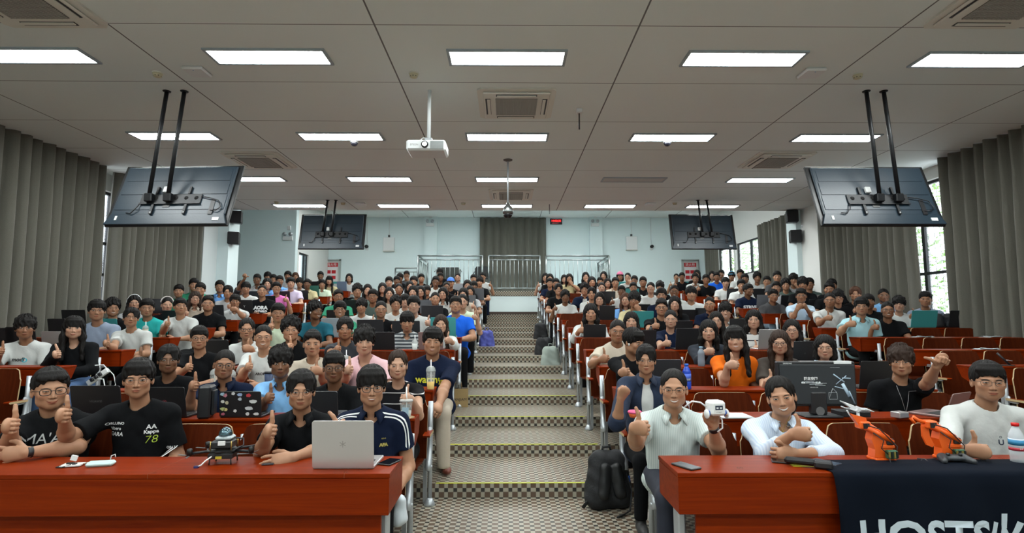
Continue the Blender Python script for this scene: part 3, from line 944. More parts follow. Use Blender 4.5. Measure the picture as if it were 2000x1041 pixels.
# first desk of the outer blocks stands free
for blk in ('LL', 'RR'):
    x0, s, n, p = BLOCKS[blk]
    root = empty('block_front_desk', (x0, row_y(2) + .03, 0), 0, 'orange red desk with tall panel leading the ' + BNAME[blk], 'desk')
    a, c = (-.16, n * p) if s > 0 else (-n * p, .16)
    MB().box(a, c, .10, .36, .98, 1.0, b=.003).build('desktop', M_desk, root)
    MB().box(a + .16 if s > 0 else a, c if s > 0 else c - .16, .11, .13, .1, .979).build('modesty_panel', M_desk, root)
    for x in (a + .2, c - .2): MB().box(x - .02, x + .02, .15, .2, 0, .98).build('leg', M_steel, root)
# ------------------------------------------------------------------ implicit surfaces for people
class Grid:
    def __init__(s, lo, hi, h):
        s.h = h; s.lo = np.array(lo, float) - 2 * h
        s.n = (np.ceil((np.array(hi, float) + 2 * h - s.lo) / h).astype(int) + 1)
        s.D = np.full(tuple(s.n), 1.0, np.float32)
        s.ax = [s.lo[i] + h * np.arange(s.n[i]) for i in range(3)]

    def sub(s, lo, hi, pad):
        a = np.maximum(0, np.floor((np.array(lo) - pad - s.lo) / s.h).astype(int))
        b = np.minimum(s.n, np.ceil((np.array(hi) + pad - s.lo) / s.h).astype(int) + 1)
        if (b <= a).any(): return None
        sl = tuple(slice(a[i], b[i]) for i in range(3))
        X = s.ax[0][sl[0]][:, None, None]; Y = s.ax[1][sl[1]][None, :, None]; Z = s.ax[2][sl[2]][None, None, :]
        return sl, X, Y, Z

    def comb(s, sl, d, k, op):
        A = s.D[sl]
        if op == 'u':
            if k <= 0: s.D[sl] = np.minimum(A, d)
            else:
                h = np.clip(.5 + .5 * (A - d) / k, 0, 1); s.D[sl] = A * (1 - h) + d * h - k * h * (1 - h)
        elif op == 's':   # subtract d
            if k <= 0: s.D[sl] = np.maximum(A, -d)
            else:
                h = np.clip(.5 - .5 * (A + d) / k, 0, 1); s.D[sl] = A * (1 - h) + (-d) * h + k * h * (1 - h)
        elif op == 'i': s.D[sl] = np.maximum(A, d)

    def cone(s, a, b, ra, rb, k=.02, op='u', cut=None, flat=None):
        a = np.array(a, float); b = np.array(b, float); R = max(ra, rb)
        g = s.sub(np.minimum(a, b) - R, np.maximum(a, b) + R, k + s.h)
        if g is None: return s
        sl, X, Y, Z = g; ab = b - a; L2 = max(1e-9, float(ab @ ab))
        px, py, pz = X - a[0], Y - a[1], Z - a[2]
        t = np.clip((px * ab[0] + py * ab[1] + pz * ab[2]) / L2, 0, 1)
        qx, qy, qz = px - t * ab[0], py - t * ab[1], pz - t * ab[2]
        if flat is not None:      # flatten along a direction
            n, f = flat; n = np.array(n, float); dn = (qx * n[0] + qy * n[1] + qz * n[2]); e = (f - 1) * dn
            qx, qy, qz = qx + e * n[0], qy + e * n[1], qz + e * n[2]
        d = np.sqrt(qx * qx + qy * qy + qz * qz) - (ra + (rb - ra) * t)
        if flat is not None: d = d / max(1, flat[1]) * 1.3
        if cut is not None:
            c, n = cut; d = np.maximum(d, (X - c[0]) * n[0] + (Y - c[1]) * n[1] + (Z - c[2]) * n[2])
        s.comb(sl, d, k, op); return s

    def ell(s, c, r, k=.02, op='u', R=None, cut=None):
        c = np.array(c, float); r = np.array(r, float); m = r.max() if R is not None else r
        g = s.sub(c - m, c + m, k + s.h)
        if g is None: return s
        sl, X, Y, Z = g; x, y, z = X - c[0], Y - c[1], Z - c[2]
        if R is not None:
            R = np.array(R)     # columns are the local axes
            x, y, z = (x * R[0, 0] + y * R[1, 0] + z * R[2, 0]), (x * R[0, 1] + y * R[1, 1] + z * R[2, 1]), (x * R[0, 2] + y * R[1, 2] + z * R[2, 2])
        k0 = np.sqrt((x / r[0]) ** 2 + (y / r[1]) ** 2 + (z / r[2]) ** 2)
        k1 = np.sqrt((x / r[0] ** 2) ** 2 + (y / r[1] ** 2) ** 2 + (z / r[2] ** 2) ** 2) + 1e-9
        d = k0 * (k0 - 1) / k1
        if cut is not None:
            cc, n = cut; d = np.maximum(d, (X - cc[0]) * n[0] + (Y - cc[1]) * n[1] + (Z - cc[2]) * n[2])
        s.comb(sl, d, k, op); return s

    def half(s, c, n):
        """keep only the side opposite to n"""
        X, Y, Z = s.ax[0][:, None, None], s.ax[1][None, :, None], s.ax[2][None, None, :]
        s.D = np.maximum(s.D, (X - c[0]) * n[0] + (Y - c[1]) * n[1] + (Z - c[2]) * n[2]).astype(np.float32); return s

    def warp(s, fn):
        X, Y, Z = s.ax[0][:, None, None], s.ax[1][None, :, None], s.ax[2][None, None, :]
        s.D = (s.D + fn(X, Y, Z)).astype(np.float32); return s

    def net(s):
        D = s.D; D[0] = D[-1] = 1; D[:, 0] = D[:, -1] = 1; D[:, :, 0] = D[:, :, -1] = 1
        S = D < 0; nx, ny, nz = D.shape
        cnt = np.zeros((nx - 1, ny - 1, nz - 1), np.int8)
        for i in (0, 1):
            for j in (0, 1):
                for k in (0, 1): cnt += S[i:nx - 1 + i, j:ny - 1 + j, k:nz - 1 + k]
        act = (cnt > 0) & (cnt < 8); idx = np.argwhere(act)
        if not len(idx): return np.zeros((0, 3)), np.zeros((0, 4), int)
        num = np.full(act.shape, -1, np.int32); num[act] = np.arange(len(idx))
        acc = np.zeros((len(idx), 3)); w = np.zeros(len(idx))
        cor = [(i, j, k) for i in (0, 1) for j in (0, 1) for k in (0, 1)]
        val = {c: D[idx[:, 0] + c[0], idx[:, 1] + c[1], idx[:, 2] + c[2]] for c in cor}
        for a in cor:
            for ax in range(3):
                if a[ax]: continue
                bb = list(a); bb[ax] = 1; bb = tuple(bb); va, vb = val[a], val[bb]
                m = (va < 0) != (vb < 0); t = np.where(m, va / np.where(m, va - vb, 1), 0)
                p = np.array(a, float)[None, :].repeat(len(idx), 0); p[:, ax] += t
                acc += p * m[:, None]; w += m
        V = s.lo + s.h * (idx + acc / w[:, None])
        F = []
        for ax in range(3):
            a1, a2 = (ax + 1) % 3, (ax + 2) % 3
            sl0 = [slice(1, -1)] * 3; sl0[ax] = slice(0, -1); sl1 = [slice(1, -1)] * 3; sl1[ax] = slice(1, None)
            A = S[tuple(sl0)]; B = S[tuple(sl1)]
            for flip, m in ((False, A & ~B), (True, ~A & B)):
                e = np.argwhere(m)
                if not len(e): continue
                off = np.ones(3, int); off[ax] = 0; e = e + off
                q = []
                for (u, v) in ((-1, -1), (0, -1), (0, 0), (-1, 0)):
                    c = e.copy(); c[:, a1] += u; c[:, a2] += v; q.append(num[c[:, 0], c[:, 1], c[:, 2]])
                q = np.stack(q, 1)
                F.append(q[:, ::-1] if flip else q)
        return V, np.concatenate(F)


def relax(V, F, it=1):
    for _ in range(it):
        acc = np.zeros_like(V); w = np.zeros(len(V))
        for a in range(4):
            b = (a + 1) % 4
            np.add.at(acc, F[:, a], V[F[:, b]]); np.add.at(acc, F[:, b], V[F[:, a]]); np.add.at(w, F[:, a], 1); np.add.at(w, F[:, b], 1)
        V = V * .5 + .5 * acc / w[:, None]
    return V


# ------------------------------------------------------------------ skin, hair, cloth materials
def skin_mat(name, rgb):
    m, N, L, b = newmat(name)
    at = N.new('ShaderNodeAttribute'); at.attribute_name = 'face'; at.attribute_type = 'GEOMETRY'
    sp = N.new('ShaderNodeSeparateXYZ'); L.new(at.outputs['Vector'], sp.inputs[0])
    x, y, z = sp.outputs[0], sp.outputs[1], sp.outputs[2]
    def obj(n):
        a = N.new('ShaderNodeAttribute'); a.attribute_type = 'OBJECT'; a.attribute_name = n; return a.outputs['Fac']
    smile, teeth, openn, browc = obj('smile'), obj('teeth'), obj('eye_open'), obj('brow')
    MN = lambda op, a, b_=None, c=None: mnode(N, L, op, a, b_, c)
    ax = MN('ABSOLUTE', x)
    front = MN('MULTIPLY', MN('LESS_THAN', y, -.035), MN('LESS_THAN', y, 5.0))
    def sstep(v, e0, e1):
        n = N.new('ShaderNodeMapRange'); n.interpolation_type = 'SMOOTHSTEP'; L.new(v, n.inputs[0]); n.inputs[1].default_value = e0; n.inputs[2].default_value = e1
        return n.outputs[0]
    # eyes
    dx = MN('DIVIDE', MN('SUBTRACT', ax, .0315), .0150)
    dz0 = MN('SUBTRACT', z, MN('ADD', .001, MN('MULTIPLY', MN('SUBTRACT', ax, .0315), .12)))
    hgt = MN('MULTIPLY', MN('SUBTRACT', 1.0, MN('MULTIPLY', dx, dx)), MN('MULTIPLY', openn, .0056))
    hgt = MN('MAXIMUM', hgt, 0.0)
    inx = MN('LESS_THAN', MN('ABSOLUTE', dx), 1.0)
    eye = MN('MULTIPLY', inx, MN('LESS_THAN', MN('ABSOLUTE', dz0), hgt))
    lid = MN('MULTIPLY', inx, MN('LESS_THAN', MN('ABSOLUTE', MN('SUBTRACT', dz0, MN('ADD', hgt, .0008))), .0019))
    fold = MN('MULTIPLY', MN('LESS_THAN', MN('ABSOLUTE', dx), 1.05), MN('LESS_THAN', MN('ABSOLUTE', MN('SUBTRACT', dz0, MN('ADD', hgt, .0042))), .0006))
    ix = MN('SUBTRACT', ax, .0315)
    ir = MN('LESS_THAN', MN('SQRT', MN('ADD', MN('MULTIPLY', ix, ix), MN('MULTIPLY', dz0, dz0))), .0060)
    # brows
    bx = MN('DIVIDE', MN('SUBTRACT', ax, .034), .0215)
    bz = MN('SUBTRACT', z, MN('ADD', .0195, MN('MULTIPLY', MN('MULTIPLY', bx, bx), -.004)))
    bw = MN('MULTIPLY', MN('SUBTRACT', 1.0, MN('MULTIPLY', bx, bx)), MN('MULTIPLY', browc, .0044))
    brow = MN('MULTIPLY', MN('LESS_THAN', MN('ABSOLUTE', bx), 1.0), MN('LESS_THAN', MN('ABSOLUTE', bz), bw))
    # mouth
    mz = MN('SUBTRACT', MN('ADD', z, .0625), MN('MULTIPLY', smile, MN('MULTIPLY', MN('MULTIPLY', x, x), 14.0)))
    mz = MN('ADD', mz, MN('MULTIPLY', smile, .004))
    mw = MN('ADD', .0225, MN('MULTIPLY', smile, .006))
    mx = MN('DIVIDE', ax, mw)
    prof = MN('MAXIMUM', MN('SUBTRACT', 1.0, MN('MULTIPLY', mx, mx)), 0.0)
    lips = MN('LESS_THAN', MN('ABSOLUTE', MN('ADD', mz, .0008)), MN('MULTIPLY', prof, .0082))
    line = MN('LESS_THAN', MN('ABSOLUTE', mz), MN('ADD', MN('MULTIPLY', prof, .0008), MN('MULTIPLY', MN('LESS_THAN', mx, 1.08), .0007)))
    tth = MN('MULTIPLY', MN('LESS_THAN', MN('ABSOLUTE', MN('ADD', mz, .0006)), MN('MULTIPLY', prof, MN('MULTIPLY', teeth, .0042))), MN('GREATER_THAN', teeth, .05))
    nst = MN('LESS_THAN', MN('ADD', MN('POWER', MN('DIVIDE', MN('SUBTRACT', ax, .0078), .0046), 2.0), MN('POWER', MN('DIVIDE', MN('ADD', z, .0405), .0024), 2.0)), 1.0)
    nz = N.new('ShaderNodeTexNoise'); nz.inputs['Scale'].default_value = 18; nz.inputs['Detail'].default_value = 3
    tc = N.new('ShaderNodeTexCoord'); L.new(tc.outputs['Object'], nz.inputs['Vector'])
    base = mixc(N, L, nz.outputs[0], tuple(c * .93 for c in rgb), tuple(min(1, c * 1.07) for c in rgb))
    # flush of cheeks, nose and ears
    ch = sstep(MN('SQRT', MN('ADD', MN('POWER', MN('SUBTRACT', ax, .042), 2.0), MN('POWER', MN('ADD', z, .028), 2.0))), .032, .004)
    red = (min(1, rgb[0] * 1.08), rgb[1] * .74, rgb[2] * .70)
    c = mixc(N, L, MN('MULTIPLY', MN('MULTIPLY', ch, front), .28), base, red)
    def over(c, mask, col, k=1.0):
        return mixc(N, L, MN('MULTIPLY', MN('MULTIPLY', mask, front), k), c, col)
    c = over(c, brow, (.022, .016, .013), .88)
    c = over(c, fold, tuple(v * .5 for v in rgb), .8)
    c = over(c, eye, (.42, .40, .37)); c = over(c, MN('MULTIPLY', eye, ir), (.012, .008, .006)); c = over(c, lid, (.02, .014, .012), .9)
    c = over(c, lips, (rgb[0] * .80, rgb[1] * .42, rgb[2] * .42), .8); c = over(c, tth, (.75, .73, .68)); c = over(c, MN('MULTIPLY', line, MN('SUBTRACT', 1.0, tth)), (.08, .02, .018), .85)
    c = over(c, nst, (rgb[0] * .25, rgb[1] * .16, rgb[2] * .14), .8)
    L.new(c, b.inputs['Base Color']); b.inputs['Roughness'].default_value = .48
    b.inputs['Subsurface Weight'].default_value = 0.0; b.inputs['Specular IOR Level'].default_value = .35
    return m


SKIN = {1: skin_mat('fair_skin', (0.460, 0.263, 0.174)), 2: skin_mat('light_tan_skin', (0.372, 0.194, 0.113)), 3: skin_mat('tan_skin', (0.291, 0.141, 0.077)), 4: skin_mat('brown_skin', (0.181, 0.086, 0.045)), 5: skin_mat('light_warm_skin', (0.412, 0.218, 0.129))}
def hair_mat(name, a, b_):
    m, N, L, b = newmat(name)
    at = N.new('ShaderNodeTexCoord'); mp = N.new('ShaderNodeMapping'); mp.inputs['Scale'].default_value = (160, 160, 10)
    L.new(at.outputs['Object'], mp.inputs[0]); nz = N.new('ShaderNodeTexNoise'); nz.inputs['Scale'].default_value = 1; nz.inputs['Detail'].default_value = 3; L.new(mp.outputs[0], nz.inputs['Vector'])
    L.new(mixc(N, L, nz.outputs[0], a, b_), b.inputs['Base Color']); b.inputs['Roughness'].default_value = .6
    bp = N.new('ShaderNodeBump'); bp.inputs['Strength'].default_value = .55; bp.inputs['Distance'].default_value = .004; L.new(nz.outputs[0], bp.inputs['Height']); L.new(bp.outputs[0], b.inputs['Normal'])
    b.inputs['Specular IOR Level'].default_value = .18
    return m


HAIRM = {'k': hair_mat('black_hair', (.002, .002, .002), (.012, .010, .009)), 'b': hair_mat('dark_brown_hair', (.012, .007, .005), (.045, .026, .018)), 'r': hair_mat('chestnut_hair', (.03, .012, .007), (.10, .045, .025))}
CLOTH = {'K': ('black', (.005, .0055, .0065)), 'W': ('white', (.52, .54, .525)), 'C': ('cream', (.50, .445, .36)), 'N': ('navy blue', (.006, .011, .030)), 'G': ('dark grey', (.055, .055, .058)),
         'B': ('light blue', (.16, .36, .72)), 'S': ('blue grey', (.24, .29, .38)), 'P': ('pale pink', (.72, .47, .50)), 'M': ('magenta pink', (.62, .16, .42)), 'T': ('dark teal', (.015, .10, .14)),
         'Q': ('turquoise', (.03, .42, .40)), 'O': ('orange', (.60, .115, .005)), 'U': ('bright blue', (.012, .11, .62)), 'L': ('lilac white', (.58, .50, .66)), 'Y': ('khaki yellow', (.48, .42, .24)),
         'E': ('green', (.04, .26, .15)), 'I': ('pale green', (.55, .66, .50)), 'A': ('pale aqua', (.36, .60, .66)), 'Z': ('beige', (.48, .42, .34)), 'D': ('dark green grey', (.07, .10, .09)), 'H': ('light grey', (.42, .43, .44)), 'J': ('sky blue', (.20, .42, .70)), 'F': ('brown', (.16, .10, .06))}
def cloth(c):
    n, rgb = CLOTH[c]
    return mat(n.replace(' ', '_') + '_cotton', rgb, .9, bump=.25, bscale=30, spec=.12)


def stripes(name, ca, cb, period, width, axis='z'):
    if name in MATS: return MATS[name]
    m, N, L, b = newmat(name); tc = N.new('ShaderNodeTexCoord'); sp = N.new('ShaderNodeSeparateXYZ'); L.new(tc.outputs['Object'], sp.inputs[0])
    v = sp.outputs['xyz'.index(axis)]
    v = mnode(N, L, 'FLOORED_MODULO', mnode(N, L, 'DIVIDE', mnode(N, L, 'ADD', v, 5.0), period), 1.0)
    L.new(mixc(N, L, mnode(N, L, 'LESS_THAN', v, width), ca, cb), b.inputs['Base Color']); b.inputs['Roughness'].default_value = .88; b.inputs['Specular IOR Level'].default_value = .12
    return m


# ------------------------------------------------------------------ body geometry (local: x picture-right, -y to the camera, z up; origin on the floor under the seat)
def nrm(v): v = np.array(v, float); return v / np.linalg.norm(v)
def head_frame(yaw, pitch, roll):
    R = Euler((pitch, roll, yaw), 'ZYX' if False else 'XYZ').to_matrix()
    return np.array(R)


def hand(g, W, f, t, right, pose, sc=1.0, k=.004):
    """W wrist, f along the palm, t towards the thumb"""
    f = nrm(f); t = nrm(np.array(t) - f * np.dot(f, t)); n = np.cross(t, f) if right else np.cross(f, t)
    P = lambda a, b, c: W + (f * a + t * b + n * c) * sc
    fl = (n, 1.9)
    g.cone(P(.005, 0, 0), P(.075, .004, 0), .034 * sc, .042 * sc, .01, flat=fl)
    g.ell(P(.05, .022, .012), np.array([.022, .022, .018]) * sc, .012)
    L_ = [.92, 1.0, .95, .78]
    for i in range(4):
        o = .0305 - .0205 * i
        K = (.082 + (-.006, 0, -.003, -.010)[i], o, .0)
        r = (.0096, .0098, .0092, .0082)[i] * sc; l = L_[i]
        if pose == 'thumb' or pose == 'fist':
            a = P(*K); b = P(K[0] + .010, o, .034 * l); c = P(K[0] - .020, o * .97, .041 * l); d = P(K[0] - .030, o * .95, .024)
        elif pose == 'flat':
            s_ = (o) * .35; a = P(*K); b = P(K[0] + .040 * l, o + s_, .006); c = P(K[0] + .066 * l, o + s_ * 1.7, .014); d = P(K[0] + .086 * l, o + s_ * 2.0, .026)
        elif pose == 'cup':
            a = P(*K); b = P(K[0] + .030 * l, o * 1.2, .024); c = P(K[0] + .036 * l, o * 1.3, .05); d = P(K[0] + .028 * l, o * 1.3, .072)
        else:   # relaxed
            a = P(*K); b = P(K[0] + .032 * l, o * 1.1, .022); c = P(K[0] + .036 * l, o * 1.1, .046); d = P(K[0] + .022 * l, o * 1.05, .062)
        g.cone(a, b, r * 1.06, r, k); g.cone(b, c, r, r * .95, k); g.cone(c, d, r * .95, r * .84, k)
    if pose == 'thumb':
        th = [(.022, .026, .012), (.040, .052, .018), (.046, .080, .014), (.041, .108, .009)]
    elif pose == 'fist':
        th = [(.02, .026, .014), (.05, .042, .026), (.072, .032, .042), (.07, .01, .048)]
    else:
        th = [(.018, .026, .010), (.045, .055, .018), (.070, .068, .024), (.09, .072, .03)]
    r = [.0155, .0130, .0115, .0100]
    for i in range(3): g.cone(P(*th[i]), P(*th[i + 1]), r[i] * sc, r[i + 1] * sc, k + .001)


HEADC = {}
def head_sdf(g, Hc, R, wide=1.0, jaw=1.0, T=None):
    """head in head-local coordinates placed at Hc with rotation R"""
    def q(p): return Hc + R @ np.array(p)
    Rm = R
    def E(c, r, k=.02, op='u'): g.ell(q(c), r, k, op, Rm)
    E((0, .018, .032), (.075 * wide, .094, .086))
    E((0, -.020, -.030), (.0630 * wide, .068, .080), .03)
    E((0, -.052, -.086 * jaw), (.027 * wide, .024, .024), .03)
    for s in (-1, 1):
        E((s * .042 * wide, -.055, -.022), (.021, .023, .021), .02)
        E((s * .045 * wide, -.014, -.064), (.019, .03, .026), .025)
    E((0, -.070, .022), (.050, .018, .012), .012)
    for s in (-1, 1): E((s * .0305, -.100, .001), (.019, .016, .0115), .012, 's')
    for s in (-1, 1): E((s * .0315, -.0745, .001), (.0150, .0135, .0125), .004)
    g.cone(q((0, -.084, .008)), q((0, -.100, -.032)), .0075, .0105, .010)
    for s in (-1, 1): E((s * .0115, -.092, -.036), (.0080, .0085, .0070), .006)
    E((0, -.0825, -.057), (.021, .0105, .0055), .008); E((0, -.081, -.0685), (.0175, .0105, .0065), .008)
    for s in (-1, 1):
        g.ell(q((s * .077 * wide, .012, -.008)), (.0085, .019, .031), .006, 'u', Rm @ np.array(Euler((0.15, 0, s * -.35)).to_matrix()))
        g.ell(q((s * .084 * wide, .008, -.006)), (.005, .010, .016), .004, 's', Rm)


def base_pose(P):
    """fills a pose dictionary: head centre, neck base, shoulders"""
    P.setdefault('yaw', 0); P.setdefault('pitch', 0); P.setdefault('roll', 0); P.setdefault('wide', 1.0); P.setdefault('jaw', 1.0); P.setdefault('bulk', 1.0)
    P.setdefault('head', (0, -.10, 1.17)); P.setdefault('lean', .06)
    H = np.array(P['head'], float); R = head_frame(P['yaw'], P['pitch'], P['roll'])
    N = H + R @ np.array((0, .035, -.10)) + np.array((0, .03, -.068))
    N[0] = H[0] * .8 + N[0] * .2
    sh = P.get('shw', .166) * (P['bulk'] * .5 + .5)
    tilt = P.get('shtilt', 0.)
    S = {-1: N + np.array((-sh, .015, -.056 + tilt)), 1: N + np.array((sh, .015, -.056 - tilt))}
    pel = np.array((N[0] * .35, .02, .52))
    return H, R, N, S, pel


def arm_pts(P, S, side):
    """elbow, wrist, hand f, hand t, pose for one arm, all in local coordinates"""
    a = P.get('armL' if side < 0 else 'armR')
    if a is None: a = ('desk',)
    s = side; Sx = S[s]
    kind = a[0]
    if kind == 'desk':      # forearm lying on the desk, pointing inwards
        e = Sx + np.array((s * .07, -.13, -.22)); w = np.array((Sx[0] * .25 + s * .02, e[1] - .17, e[2] - .02))
        return e, w, np.array((-s * .6, -.8, -.05)), np.array((-s * .3, .1, 1)) * 1.0, 'relaxed'
    if kind == 'thumb':     # forearm up beside the chest
        dx, dz, dy = a[1] if len(a) > 1 else (.10, -.05, -.26)
        w = Sx + np.array((s * dx, dy, dz)); e = Sx + np.array((s * (dx * .8 + .07), dy * .45 - .02, min(dz, 0) * .4 - .25))
        return e, w, np.array((-s * .40, -.90, .12)), np.array((-s * .05, -.08, 1)), 'thumb'
    return [np.array(v, float) if not isinstance(v, str) else v for v in a[1:]]


def torso_sdf(g, P, N, S, pel, gr, long_, wr=0.0, neck=True, sleeve=.60, kk=.045, vneck=0):
    """clothing volume; gr is the ease added to the body"""
    B = P['bulk']
    m1 = pel + (N - pel) * .70; m2 = pel + (N - pel) * .36
    for s in (-1, 1):
        g.cone(N + np.array((s * .03, .005, -.018)), S[s] + np.array((0, 0, -.006)), .050 + gr * .6, .047 + gr, kk)
    g.ell(m1 + np.array((0, .005, 0)), (.150 * B + gr, .098 * B + gr, .185), kk)
    g.ell(m2 + np.array((0, -.005, 0)), (.140 * B + gr * 1.3, .105 * B + gr, .20), kk)
    g.ell(pel + np.array((0, 0, -.01)), (.165 * B + gr, .125 * B + gr, .12), kk)
    for s in (-1, 1):
        if P.get('hide') == s: continue
        e, w, f, t, ps = arm_pts(P, S, s)
        if long_:
            g.cone(S[s], e, .053 + gr, .046 + gr, kk); c = e + (w - e) * (.93 if long_ is True else long_)
            g.cone(e, c, .046 + gr, .036 + gr, .03, cut=(c, nrm(w - e)))
        else:
            E_ = S[s] + (e - S[s]) * (sleeve + .12); c = S[s] + (e - S[s]) * sleeve
            g.cone(S[s] + np.array((0, 0, -.006)), E_, .049 + gr, .053 + gr * 2, kk, cut=(c, nrm(e - S[s])))
    if wr:
        def fn(X, Y, Z):
            return wr * (np.sin(X * 31 + Z * 17 + 3 * np.sin(Z * 13 + Y * 11)) * .5 + .5 * np.sin(Z * 47 + X * 21 + 2.5 * np.sin(X * 23 + Y * 9)) + .35 * np.sin(X * 70 - Z * 55 + Y * 40))
        g.warp(fn)
    # neck opening
    H = np.array(P['head'], float)
    up = nrm(H + np.array((0, .03, -.06)) - N)
    if neck:
        g.cone(N + np.array((0, -.010, .004)), N + up * .22, .060, .078, .008, 's')
        if vneck:
            g.cone(N + np.array((0, -.05, -.01)), N + np.array((0, -.135, -vneck)), .05, .008, .008, 's')


CACHE = {}
def bounds(P, S, pel, N, H):
    pts = [H, N, pel, S[-1], S[1]]
    for s in (-1, 1):
        e, w, f, t, ps = arm_pts(P, S, s); pts += [e, w]
    pts = np.array(pts); return pts.min(0) - .16, pts.max(0) + .16


def body_mesh(P, key, lv):
    H, R, N, S, pel = base_pose(P)
    hh = (.0036, .005, .0062, .0078)[lv]; ha = (.0036, .0046, .0056, .007)[lv]; hs = (.0065, .009, .0125, .016)[lv]
    Vs = []; Fs = []; At = []; n = 0
    def push(g, at, rl=1):
        nonlocal n
        V, F = g.net()
        if not len(V): return
        if rl: V = relax(V, F, rl)
        Vs.append(V); Fs.append(F + n); n += len(V)
        At.append((V - H) @ R if at else np.tile(np.array([[0, 9., 0]]), (len(V), 1)))
    # head and neck
    g = Grid(np.minimum(H - .125, N - (.17, .10, .11)), np.maximum(H + .13, N + (.17, .10, .02)), hh)
    head_sdf(g, H, R, P['wide'], P['jaw'])
    g.cone(H + R @ np.array((0, .028, -.055)), N + np.array((0, .012, -.02)), .052 * (P['wide'] * .6 + .4), .056 * (P['bulk'] * .5 + .5), .03)
    for s in (-1, 1): g.cone(N + np.array((s * .02, .012, -.035)), N + np.array((s * .11, .025, -.075)), .040, .022, .03)
    g.ell(N + np.array((0, .0, -.11)), (.095, .058, .085), .035)
    push(g, True, 1 if lv < 2 else 0)
    # arms with hands
    for s in (-1, 1):
        if P.get('hide') == s: continue
        e, w, f, t, ps = arm_pts(P, S, s); B = P['bulk'] * .5 + .5
        lo = np.minimum(np.minimum(S[s], e), w); hi = np.maximum(np.maximum(S[s], e), w)
        long_ = P.get('long')
        if long_ is True: lo = np.minimum(e + (w - e) * .6, w); hi = np.maximum(e + (w - e) * .6, w)
        lo = np.minimum(lo, w + nrm(f) * .12) - .07; hi = np.maximum(hi, w + nrm(f) * .12) + .07
        tt = nrm(t); lo = np.minimum(lo, w + tt * .12 - .03); hi = np.maximum(hi, w + tt * .12 + .03)
        g = Grid(lo, hi, ha)
        g.cone(S[s], e, .048 * B, .039 * B, .02); mid = e + (w - e) * .3
        g.cone(e, mid, .039 * B, .041 * B, .02); g.cone(mid, w, .041 * B, .0245, .02)
        hand(g, w, f, t, s < 0, ps, P.get('hsc', 1.0))
        push(g, False, 1 if lv < 2 else 0)
    # trunk below the clothes
    lo, hi = pel - (.19, .16, .06), N + (.19, .14, -.03)
    lo, hi = np.minimum(lo, N - (.2, .14, .5)), np.maximum(hi, pel + .16)
    g = Grid(lo, hi, .02)
    m1 = pel + (N - pel) * .70; m2 = pel + (N - pel) * .36
    g.ell(m1, (.13, .08, .15), .05); g.ell(m2, (.12, .085, .17), .05); g.ell(pel, (.14, .1, .09), .05)
    push(g, False, 0)
    V = np.concatenate(Vs); F = np.concatenate(Fs)
    me = mesh_from('body', V, F, None, True)
    a = me.attributes.new('face', 'FLOAT_VECTOR', 'POINT'); a.data.foreach_set('vector', np.concatenate(At).astype(np.float32).ravel())
    me.materials.append(SKIN[2])
    return me


def shirt_mesh(P, lv, kind):
    H, R, N, S, pel = base_pose(P)
    hs = (.0062, .0085, .012, .016)[lv]
    lo, hi = bounds(P, S, pel, N, H); lo[2] = pel[2] - .15
    g = Grid(lo, hi, hs)
    long_ = P.get('long', False)
    gr = {'tee': .009, 'polo': .008, 'shirt': .010, 'inner': .005, 'jacket': .020}[kind]
    torso_sdf(g, P, N, S, pel, gr, long_ if kind != 'inner' else False, (.0028, .0026, .002, .0)[lv], vneck={'tee': P.get('vneck', 0), 'polo': .09, 'shirt': .05, 'inner': 0, 'jacket': 0}[kind], sleeve=P.get('sleeve', .6) if kind != 'inner' else .2)
    if kind == 'jacket':
        g.cone(N + np.array((0, -.10, .05)), N + np.array((0, -.13, -.5)), .055, .075, .01, 's')
        g.cone(N + np.array((0, -.2, .05)), N + np.array((0, -.22, -.5)), .075, .095, .01, 's')
    V, F = g.net()
    if lv < 2: V = relax(V, F, 1)
    me = mesh_from('shirt', V, F, cloth('K'), True); return me


def collar_mesh(P):
    H, R, N, S, pel = base_pose(P)
    n = 28; V = []; F = []; up = nrm(H + np.array((0, .03, -.06)) - N)
    for i in range(n + 1):
        t = -1 + 2 * i / n; a = t * math.radians(160); f = max(0, abs(t) - .62) / .38     # 0 at the nape, 1 at the front points
        dx, dy = math.sin(a), math.cos(a)
        zt = .052 - .040 * abs(t) ** 2
        inner = (.060 * dx, .062 * dy - .002, zt - .035); top = (.066 * dx, .067 * dy - .002, zt)
        lo = (.084 * dx + .034 * f * (1 if dx > 0 else -1), .090 * dy - .002 - .022 * f, zt - .034 - .034 * f ** 1.5)
        for off in (0, .0035):
            for p in (inner, top, lo):
                V.append((N[0] + p[0] + dx * off, N[1] + p[1] + dy * off, N[2] + p[2] + off * .6))
    for i in range(n):
        a = i * 6; c = a + 6
        F += [(a, a + 1, c + 1, c), (a + 1, a + 2, c + 2, c + 1), (a + 3, c + 3, c + 4, a + 4), (a + 4, c + 4, c + 5, a + 5), (a, c, c + 3, a + 3), (a + 2, a + 5, c + 5, c + 2)]
    F += [(0, 3, 4, 1), (1, 4, 5, 2)]; e = n * 6; F += [(e, e + 1, e + 4, e + 3), (e + 1, e + 2, e + 5, e + 4)]
    return mesh_from('collar', V, F, cloth('K'), True)


